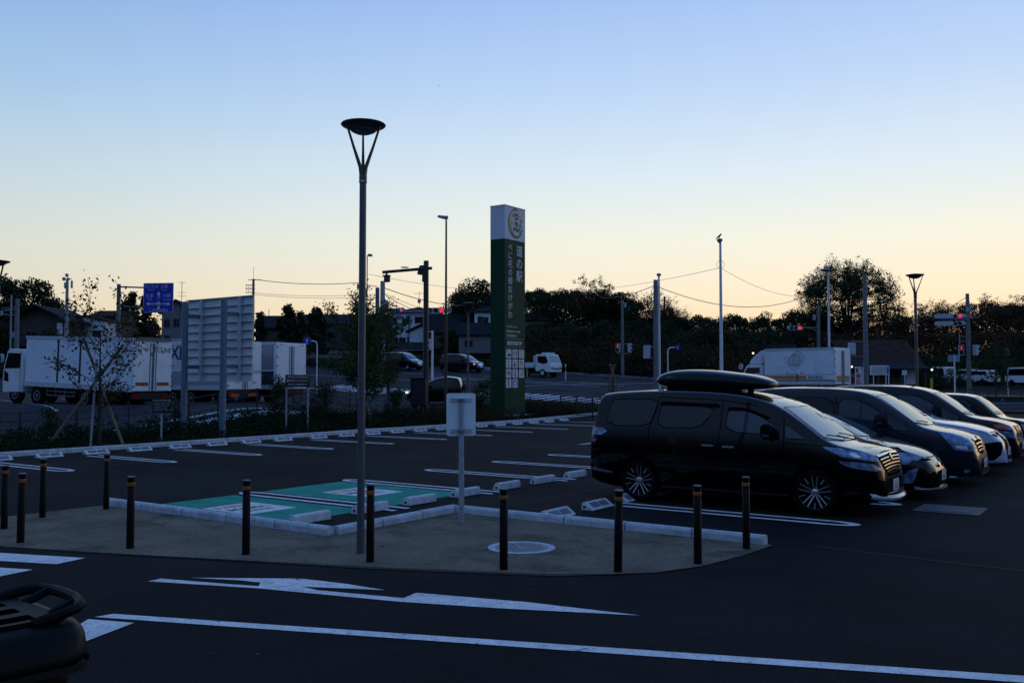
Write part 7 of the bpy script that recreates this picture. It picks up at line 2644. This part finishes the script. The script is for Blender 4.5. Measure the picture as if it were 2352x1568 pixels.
shrub('leafy shrub behind the idling notice board, reaching over its foot', *PX(640, 36.5), 1.5, 1.5, 71)
shrub('leafy shrub right of the idling notice board posts', *PX(745, 37.0), 1.35, 1.6, 72)
shrub('dense leafy shrub just left of the pylon sign foot', *PX(1105, 43.8), 1.9, 1.4, 73, per=2600)
shrub('leafy shrub in front of the cabinet and small wagon', *PX(905, 40.5), 1.25, 1.5, 74)
shrub('small leafy shrub below the rules board', *PX(420, 33.0), 1.0, 1.1, 75, per=900)
shrub('small leafy shrub left of the young staked tree', *PX(120, 30.0), .95, .9, 76, per=700)


# ---- young trees with stakes
def stakes(px, d, legs, label, ht):
    a, b, z = at(px, d)
    r = thing('tree_stakes', label, 'tree stake', (a, b, z), YAW, 'wooden tree stakes')
    for (x0, y0, x1, y1, zt) in legs:
        MB().tube([(x0, y0, -.1), (x1, y1, zt)], .043, 7).build('stake', M['stake'], r, smooth=True)
    return r


a, b, z = at(231, 27.0)
r = thing('young_tree', 'sparse young tree with curled brown leaves in front of the white lorry', 'tree', (a, b, z), .3)
tb, tp = branch_tree(83, 4.45, 3.6, 1.1, nlimb=13, depth=3, trunk_r=.055, lean=(.05, -.08), up=.35, fork=3, shrink=.7)
tubes_obj('trunk', tb, M['bark'], r, minr=.007)
leaves_at('crown', tp, 1350, .11, .064, M['leaf_b'], r, 84, droop=.05, squash=.9)
stakes(226, 27.0, [(-1.42, -.3, .62, .25, 3.05), (.98, -.3, -.52, .25, 3.12)], 'crossed wooden stakes propping the young tree at the left', 3)
MB().tube([(-.14, -.12, -.1), (-.02, -.06, 2.6)], .036, 8).build('stake', M['galv'], bpy.data.objects['tree_stakes'], smooth=True)

a, b, z = at(838, 38.0)
r = thing('young_tree', 'leafy green street tree just behind the tall lamp post', 'tree', (a, b, z), .9)
tb, tp = branch_tree(91, 4.3, 5.0, .6, nlimb=16, depth=3, trunk_r=.07, up=.75, fork=4, shrink=.7)
tubes_obj('trunk', tb, M['bark'], r, minr=.008)
leaves_at('crown', tp, 13000, .13, .062, M['leaf_g'], r, 92, squash=.9)
stakes(838, 38.0, [(-.32, -.3, -.02, 0, 1.3), (.36, -.3, .04, 0, 1.3), (.0, .4, 0, .05, 1.3)], 'short wooden tripod stakes at the foot of the leafy street tree', 1.3)
a, b, z = at(1408, 46.5)
r = thing('young_tree', 'leafless staked sapling behind the roof of the nearest van', 'tree', (a, b, z), .2)
tb, tp = branch_tree(95, 2.9, 2.6, .8, nlimb=7, depth=2, trunk_r=.06, up=.5, fork=3)
tubes_obj('trunk', tb, M['bark'], r, minr=.008)
stakes(1408, 46.5, [(-.75, -.4, .12, .1, 2.75), (.75, -.4, -.16, .1, 2.75), (0, .6, -.05, 0, 2.7)], 'wooden tripod stakes round the leafless sapling', 2.7)
a, b, z = at(2287, 64)
r = thing('young_tree', 'thin leafy tree in front of the far car park at the right', 'tree', (a, b, z), .2)
tb, tp = branch_tree(97, 3.9, 3.2, .8, nlimb=9, depth=3, trunk_r=.06, up=.6, fork=3)
tubes_obj('trunk', tb, M['bark'], r, minr=.012)
leaves_at('crown', tp, 1700, .16, .07, M['leaf_m'], r, 98)
a, b, z = at(892, 66)
r = thing('palm_shrub', 'small drooping tree with a shaggy trunk left of the gantry pole', 'tree', (a, b, z), .2)
tb, tp = branch_tree(99, 3.0, 1.9, 1.2, nlimb=8, depth=2, trunk_r=.12, up=-.1, fork=3)
tubes_obj('trunk', tb, M['bark'], r, minr=.015)
leaves_at('crown', tp, 1300, .22, .09, M['leaf_b'], r, 100, droop=.2)

# ================================================================ HOUSES
def house(name, label, px, d, w_, dp, h_, roof_h, wall, roof, rot=0.0, gable='x', over=.35, wins=(), dz=0.0, z=None, base=None, cat='house', hip=False):
    """w_ across the picture, dp away; origin at the near wall centre"""
    a, b, z0 = at(px, d)
    if z is not None: z0 = z
    r = thing(name, label, cat, (a, b, z0 - .3), YAW + R(rot))
    h_ += .3
    wl = MB()
    hw = w_ / 2
    if gable == 'y' and not hip:     # gable end faces the viewer
        wl.prism([(-hw, 0), (hw, 0), (hw, h_), (0, h_ + roof_h), (-hw, h_)], 0, dp, 'xz')
    elif gable == 'x' and not hip:
        wl.prism([(0, 0), (dp, 0), (dp, h_), (dp / 2, h_ + roof_h), (0, h_)], -hw, hw, 'yz')
    else:
        wl.box(-hw, 0, 0, hw, dp, h_)
    wl.build('wall', wall, r)
    rf = MB()
    t = .14
    if hip:
        n = [(-hw - over, -over, h_), (hw + over, -over, h_), (hw + over, dp + over, h_), (-hw - over, dp + over, h_)]
        k = min(dp, w_) * .5
        rx = max(.0, hw - k)
        top = [(-rx, dp / 2, h_ + roof_h), (rx, dp / 2, h_ + roof_h)]
        rf.v = n + top + [(p_[0], p_[1], p_[2] - t) for p_ in n]
        for f_ in ((0, 1, 5, 4), (2, 3, 4, 5), (1, 2, 5), (3, 0, 4), (0, 6, 7, 1), (1, 7, 8, 2), (2, 8, 9, 3), (3, 9, 6, 0), (9, 8, 7, 6)): rf.face(f_)
    elif gable == 'y':
        s_ = roof_h / hw
        rf.prism([(-hw - over, h_ - over * s_ + .03), (0, h_ + roof_h + .03), (hw + over, h_ - over * s_ + .03), (hw + over, h_ - over * s_ + t + .03), (0, h_ + roof_h + t + .03), (-hw - over, h_ - over * s_ + t + .03)], -over, dp + over, 'xz')
    else:
        s_ = roof_h / (dp / 2)
        rf.prism([(-over, h_ - over * s_ + .03), (dp / 2, h_ + roof_h + .03), (dp + over, h_ - over * s_ + .03), (dp + over, h_ - over * s_ + t + .03), (dp / 2, h_ + roof_h + t + .03), (-over, h_ - over * s_ + t + .03)], -hw - over, hw + over, 'yz')
    ro = rf.build('roof', roof, r)
    if hip is False and gable == 'x':
        q = MB()
        nn = int(w_ / .45)
        for i in range(nn):
            x = -hw - over + .1 + (w_ + 2 * over - .2) * i / nn
            q.quad((x, -over, h_ - over * s_ + t + .05), (x + .07, -over, h_ - over * s_ + t + .05), (x + .07, dp / 2, h_ + roof_h + t + .05), (x, dp / 2, h_ + roof_h + t + .05))
        q.build('roof_ribs', roof, ro, fix=False)
    for (x, zz, ww, wh, *dark) in wins:
        f_ = MB()
        f_.box(x - ww / 2 - .06, -.05, zz - .06, x + ww / 2 + .06, -.004, zz)
        f_.box(x - ww / 2 - .06, -.05, zz + wh, x + ww / 2 + .06, -.004, zz + wh + .06)
        f_.box(x - ww / 2 - .06, -.05, zz, x - ww / 2, -.004, zz + wh)
        f_.box(x + ww / 2, -.05, zz, x + ww / 2 + .06, -.004, zz + wh)
        f_.box(x - .03, -.045, zz, x + .03, -.006, zz + wh)
        wo = f_.build('window', M['wframe'], r)
        box(x - ww / 2, -.03, zz, x + ww / 2, -.008, zz + wh, 'pane', M['win'], wo)
    return r, h_


m17 = 2112 / 124
r, hh = house('white_house', 'white two-storey house with porch gable, behind the gantry pole', 953, 122, 6.2, 6, 4.75, 1.0, M['wall_w'], M['roof_d'], rot=-4, hip=True, z=ZY(800, 122),
              wins=[(-2.7, 3.5, .45, .9), (-1.2, 3.55, .95, 1.0), (1.0, 3.7, 2.0, .75), (-2.6, .9, .55, .9), (-1.7, .9, .8, .8), (-.7, .6, .6, 1.2)])
q = MB()
q.box(-.45, -1.5, 0, 2.9, -.01, 2.35)
q.build('porch_wall', M['wall_w'], r)
MB().prism([(-1.0, 2.35), (1.25, 3.35), (3.4, 2.35), (3.4, 2.5), (1.25, 3.52), (-1.0, 2.5)], -1.9, -.02, 'xz').build('porch_roof', M['roof_d'], r)
MB().prism([(-.45, 2.36), (1.25, 3.2), (2.9, 2.36)], -1.49, -.02, 'xz').build('porch_gable', M['wall_w'], r)
for x in (-.75, -3.0): MB().tube([(x, -.06, 0), (x, -.06, 4.9)], .05, 6).build('drainpipe', M['wframe'], r)
q = MB()
q.tube([(0.2, 2, 5.5), (.2, 2, 8.1)], .03, 4)
q.tube([(-.5, 2, 7.8), (.9, 2, 7.8)], .025, 4)
q.build('tv_aerial', M['galv_d'], r)
MB().lathe([(0, 6.45), (.22, 6.55), (.22, 6.95), (0, 7.05)], 12, (.2, 2, 0)).build('aerial_box', M['galv'], r, smooth=True)
box(-3.0, -3.2, 0, 3.1, -3.05, 1.0, 'garden_wall', M['wallblock'], r)
house('tiled_house', 'low house with dark ribbed tile roof right of the white house', 1042, 118, 6.5, 6, 1.9, 2.3, M['wood_w'], M['roof_d'], z=ZY(795, 118), gable='x', wins=[(1.6, .6, 1.2, 1.0)])
house('tiled_house', 'small house with bluish tiles left of the right white house', 1092, 110, 4.0, 4, 2.0, 1.3, M['wall_g'], M['roof_d'], z=ZY(805, 110), gable='x', wins=[(-.8, .8, .9, .7)])
house('pale_house', 'pale two-storey house peeping out left of the pylon sign', 1080, 124, 5.2, 5, 4.7, .9, M['wall_w'], M['roof_d'], z=ZY(800, 124), hip=True, wins=[(.6, 3.0, 2.2, 1.0)])
house('pale_house', 'tall white house partly hidden by the left side of the pylon sign', 1119, 116, 3.2, 5, 4.6, .9, M['wall_w'], M['roof_d'], z=ZY(798, 116), hip=True, wins=[(-.9, 3.1, .5, 1.1), (-.2, 2.8, .6, 1.3), (-.3, .6, .9, 1.3)])
house('cream_house', 'cream two-storey house behind the right side of the pylon sign', 1214, 120, 4.6, 6, 4.0, 1.0, M['wall_c'], M['roof_b'], z=ZY(805, 120), gable='x', wins=[(.2, 2.6, 1.6, .8), (1.2, .5, 1.6, 1.1)])
house('cream_house', 'low tiled annexe in front of the cream house', 1226, 114, 4.6, 4, 1.9, 1.0, M['wood_w'], M['roof_d'], z=ZY(806, 114), gable='x', wins=[(.6, .6, 1.9, .9)])
r, hh = house('timber_house', 'dark low house with a wide gable among the trees at the far left', 88, 96, 5.6, 6, 2.5, 1.3, M['wood_w'], M['roof_d'], z=ZY(788, 96), gable='y', over=.9, wins=[(-.8, .5, 1.0, 1.0), (.9, .5, 1.0, 1.0)])
box(1.9, -.08, .0, 2.5, -.01, 2.4, 'white_shutter', M['wall_w'], r)
house('cream_bungalow', 'pale single-storey house with shallow gable behind the young tree', 196, 100, 4.2, 6, 3.0, .5, M['wall_w'], M['roof_d'], z=ZY(800, 100), gable='y', wins=[(1.2, 1.0, .8, 1.2), (-.6, .8, .5, 1.4)])
house('dark_house', 'dark house with a brown roof behind the blue sign post', 245, 104, 3.2, 5, 3.6, .7, M['wood_w'], M['roof_b'], z=ZY(800, 104), gable='x', wins=[(0, 2.0, 1.2, .6)])
r, hh = house('grey_house', 'grey two-storey house between the blue sign and the guide board', 402, 100, 2.9, 6, 4.0, 1.2, M['wall_g'], M['roof_d'], z=ZY(800, 100), rot=8, gable='y', wins=[(-.9, 2.6, .5, .8), (-.9, .8, .5, .9), (.1, 2.7, .5, .8)])
q = MB()
q.tube([(.4, 1, 4.5), (.4, 1, 7.7)], .03, 4)
q.tube([(.0, 1, 7.6), (.8, 1, 7.6)], .02, 4)
q.tube([(-.1, 1, 6.1), (.95, 1, 6.1)], .02, 4)
q.tube([(.0, 1, 6.5), (.8, 1, 6.5)], .02, 4)
q.build('tv_aerial', M['galv_d'], r)
house('long_house', 'long low dark-roofed house between the garden trees and the tall lamp post', 770, 108, 8.0, 6, 2.6, 1.2, M['wood_w'], M['roof_d'], z=ZY(795, 108), gable='x', wins=[(-1, .8, 2.0, 1.2), (2, .8, 1.6, 1.2)])
house('tiled_house', 'dark-roofed house glimpsed between the leafy street tree and the white house', 888, 126, 4.2, 5, 3.6, 1.0, M['wood_w'], M['roof_d'], z=ZY(800, 126), gable='x')
r, hh = house('tiled_house', 'grey-tiled house behind the left garden tree', 630, 110, 4.6, 6, 2.2, 1.5, M['wood_w'], M['roof_d'], z=ZY(795, 110), gable='x')
q = MB().tube([(-1.5, 3, 3.8), (-1.5, 3, 5.0)], .04, 5)
q.build('chimney_pipe', M['wframe'], r)
r, hh = house('barn', 'long low barn with a rusty tin roof and one pale roof strip', 2030, 84, 6.2, 7, 1.75, 2.2, M['wood_w'], M['roof_b'], z=ZY(880, 84), gable='x', over=.5, wins=[(1.6, .7, .5, .6)])
MB().quad((.1, .3, 2.30), (.55, .3, 2.30), (.0, 3.2, 4.12), (-.45, 3.2, 4.12)).build('roof_strip', M['galv'], r, fix=False)
MB().prism([(-1.9, 1.55), (0, 2.15), (0, 2.22), (-1.95, 1.62)], -3.4, 3.3, 'yz').build('lean_to_roof', M['roof_d'], r)
for x in (-3.2, -1.2, .9, 3.0): box(x - .06, -1.75, 0, x + .06, -1.63, 1.6, 'awning_post', M['wood_w'], r)
box(1.9, -.1, .2, 2.9, -.02, 1.9, 'pale_door', M['wall_w'], r)
r, hh = house('dark_cottage', 'dark steep-roofed cottage in the shade of the wood, right of the hooked pole', 1788, 100, 4.6, 5, 1.6, 2.6, M['wood_w'], M['roof_d'], z=ZY(880, 100), gable='x')
for x in (1.6, 4.2):
    MB().quad((x, -1.2, 2.3), (x + 1.1, -1.2, 2.3), (x + 1.5, .2, 3.0), (x + .4, .2, 3.0)).build('skylight', M['whitebox'], r, fix=False)
box(1.2, -1.3, 0, 6.2, .3, 2.2, 'annexe', M['wood_w'], r)
# block retaining walls
a, b, z0 = at(740, 98)
r = thing('garden_wall', 'long grey block wall below the dark-roofed house on the left', 'wall', (a, b, z0 - .3), YAW + R(1))
box(-7.5, 0, 0, 4.5, .3, 1.6, 'wall', M['wallblock'], r)
q = MB()
for i in range(16): q.box(-7.4 + i * .75, -.02, 1.2, -6.75 + i * .75, -.003, 1.5)
q.build('wall_pattern', M['wall_g'], r)
a, b, z0 = at(170, 92)
r = thing('garden_wall', 'pale low wall on the slope at the far left above the lorry cab', 'wall', (a, b, z0), YAW)
box(-14, 0, 0, -2, .3, .5, 'wall', M['wallblock'], r)

# ================================================================ MOTORCYCLE AT THE LOWER LEFT
# the top case is nearest the camera; the machine points away to the left, out of the picture
mx, my = -1.50, 3.07
a, b = toab(mx, my)
r = thing('motorcycle', 'dark motorcycle with a racked top case, its rear cut by the lower left corner', 'motorcycle', (a, b, 0), YAW + R(228))
r.scale = (1.08, 1.08, 1.08)
# local: +x forward, z up. rear end of the case at x = 0
def superbox(name, m, x0, x1, hw0, hw1, z0, z1, p=.35, rings=10, seg=28, parent=None, bulge=.0, tilt=0.0, tx=1.0):
    mb = MB()
    for i in range(rings):
        t = i / (rings - 1)
        z = z0 + (z1 - z0) * t
        e = (1 - abs(2 * t - 1) ** 3.2) ** .42 if 0 < t < 1 else 0
        e = .70 + .30 * e
        hw = (hw0 + (hw1 - hw0) * t) * e
        hx = (x1 - x0) / 2 * e * (tx + (1 - tx) * t)
        for k in range(seg):
            th = 2 * PI * k / seg
            cx_, cy_ = math.cos(th), math.sin(th)
            mb.v.append(((x0 + x1) / 2 + hx * math.copysign(abs(cx_) ** p, cx_), hw * math.copysign(abs(cy_) ** p, cy_), z + tilt * cx_))
    for i in range(rings - 1):
        for k in range(seg): mb.face([i * seg + k, i * seg + (k + 1) % seg, (i + 1) * seg + (k + 1) % seg, (i + 1) * seg + k])
    mb.face([k for k in range(seg)][::-1]); mb.face([(rings - 1) * seg + k for k in range(seg)])
    return mb.build(name, m, parent, smooth=2)


superbox('case_base', M['case'], .0, .46, .08, .285, .70, 1.055, parent=r, tx=.35)
lid = superbox('case_lid', M['case_g'], -.01, .47, .295, .235, 1.035, 1.165, parent=r, tx=1.0)
mb = MB()
for (z, o_) in ((1.035, .290), (1.058, .294)):
    for k in range(41):
        th = 2 * PI * k / 40
        cx_, cy_ = math.cos(th), math.sin(th)
        mb.v.append((.23 + .242 * math.copysign(abs(cx_) ** .35, cx_), (o_ - .004) * math.copysign(abs(cy_) ** .35, cy_), z))
for k in range(40): mb.face([k, k + 1, 41 + k + 1, 41 + k])
mb.build('trim_band', mat('case_trim', (.012, .012, .012), .45, var=0), r, fix=False)
rk = MB()
rk.box(.05, -.185, 1.15, .42, .185, 1.172)
rack = rk.build('luggage_rack', M['case'], r, bevel=.012)
q = MB()
for x in (.12, .27):
    for y in (-.13, -.02, .09): q.box(x, y, 1.1722, x + .10, y + .055, 1.1735)
q.build('rack_slots', M['seam'], rack)
q = MB()
q.tube([(.14, .18, 1.165), (.07, .19, 1.18), (.02, .18, 1.188), (-.005, .15, 1.192), (-.02, .08, 1.195), (-.022, 0, 1.196), (-.02, -.08, 1.195), (-.005, -.15, 1.192), (.02, -.18, 1.188), (.07, -.19, 1.18), (.14, -.18, 1.165)], .016, 8)
for y in (-.1, .1): q.tube([(.06, y, 1.165), (-.012, y, 1.192)], .014, 7)
q.build('grab_rail', M['case'], rack, smooth=True)
box(-.018, .09, 1.10, -.004, .13, 1.112, 'reflector', M['redl'], r, bevel=.004)
superbox('tail_body', M['case'], .05, .75, .10, .16, .52, .72, p=.6, parent=r)
box(-.02, -.09, .58, .06, .09, .66, 'tail_lamp', M['redl'], r, bevel=.02)
superbox('seat', M['tyre'], .46, 1.25, .15, .17, .70, .86, p=.6, parent=r)
MB().lathe([(.2, -.08), (.29, -.075), (.32, -.04), (.33, 0), (.32, .04), (.29, .075), (.2, .08)], 30, (.42, 0, .33), axis='y', cap=False).build('rear_wheel', M['tyre'], r, smooth=True)
MB().prism([(.05, .60), (.0, .36), (-.06, .34), (.0, .62)], -.11, .11, 'xz').build('mudguard', M['case'], r, bevel=.01)
MB().tube([(.42, -.14, .33), (.9, -.16, .42), (1.2, -.1, .5)], .03, 8).build('swing_arm', M['black'], r)
MB().tube([(.1, -.2, .36), (.8, -.22, .34), (1.3, -.15, .4)], [.05, .055, .025], 12).build('exhaust', M['satin'], r, smooth=True)
superbox('tank', M['case'], 1.2, 1.75, .14, .16, .68, .98, p=.7, parent=r)
box(.95, -.15, .22, 1.45, .15, .62, 'engine', M['black'], r, bevel=.03)
MB().lathe([(.2, -.06), (.29, -.055), (.32, 0), (.29, .055), (.2, .06)], 30, (1.95, 0, .33), axis='y', cap=False).build('front_wheel', M['tyre'], r, smooth=True)
MB().tube([(1.62, -.07, 1.0), (1.95, -.07, .33)], .025, 8).build('fork', M['satin'], r)
MB().tube([(1.62, .07, 1.0), (1.95, .07, .33)], .025, 8).build('fork', M['satin'], r)
MB().tube([(1.5, -.36, 1.05), (1.62, 0, 1.06), (1.5, .36, 1.05)], .014, 8).build('handlebar', M['black'], r)
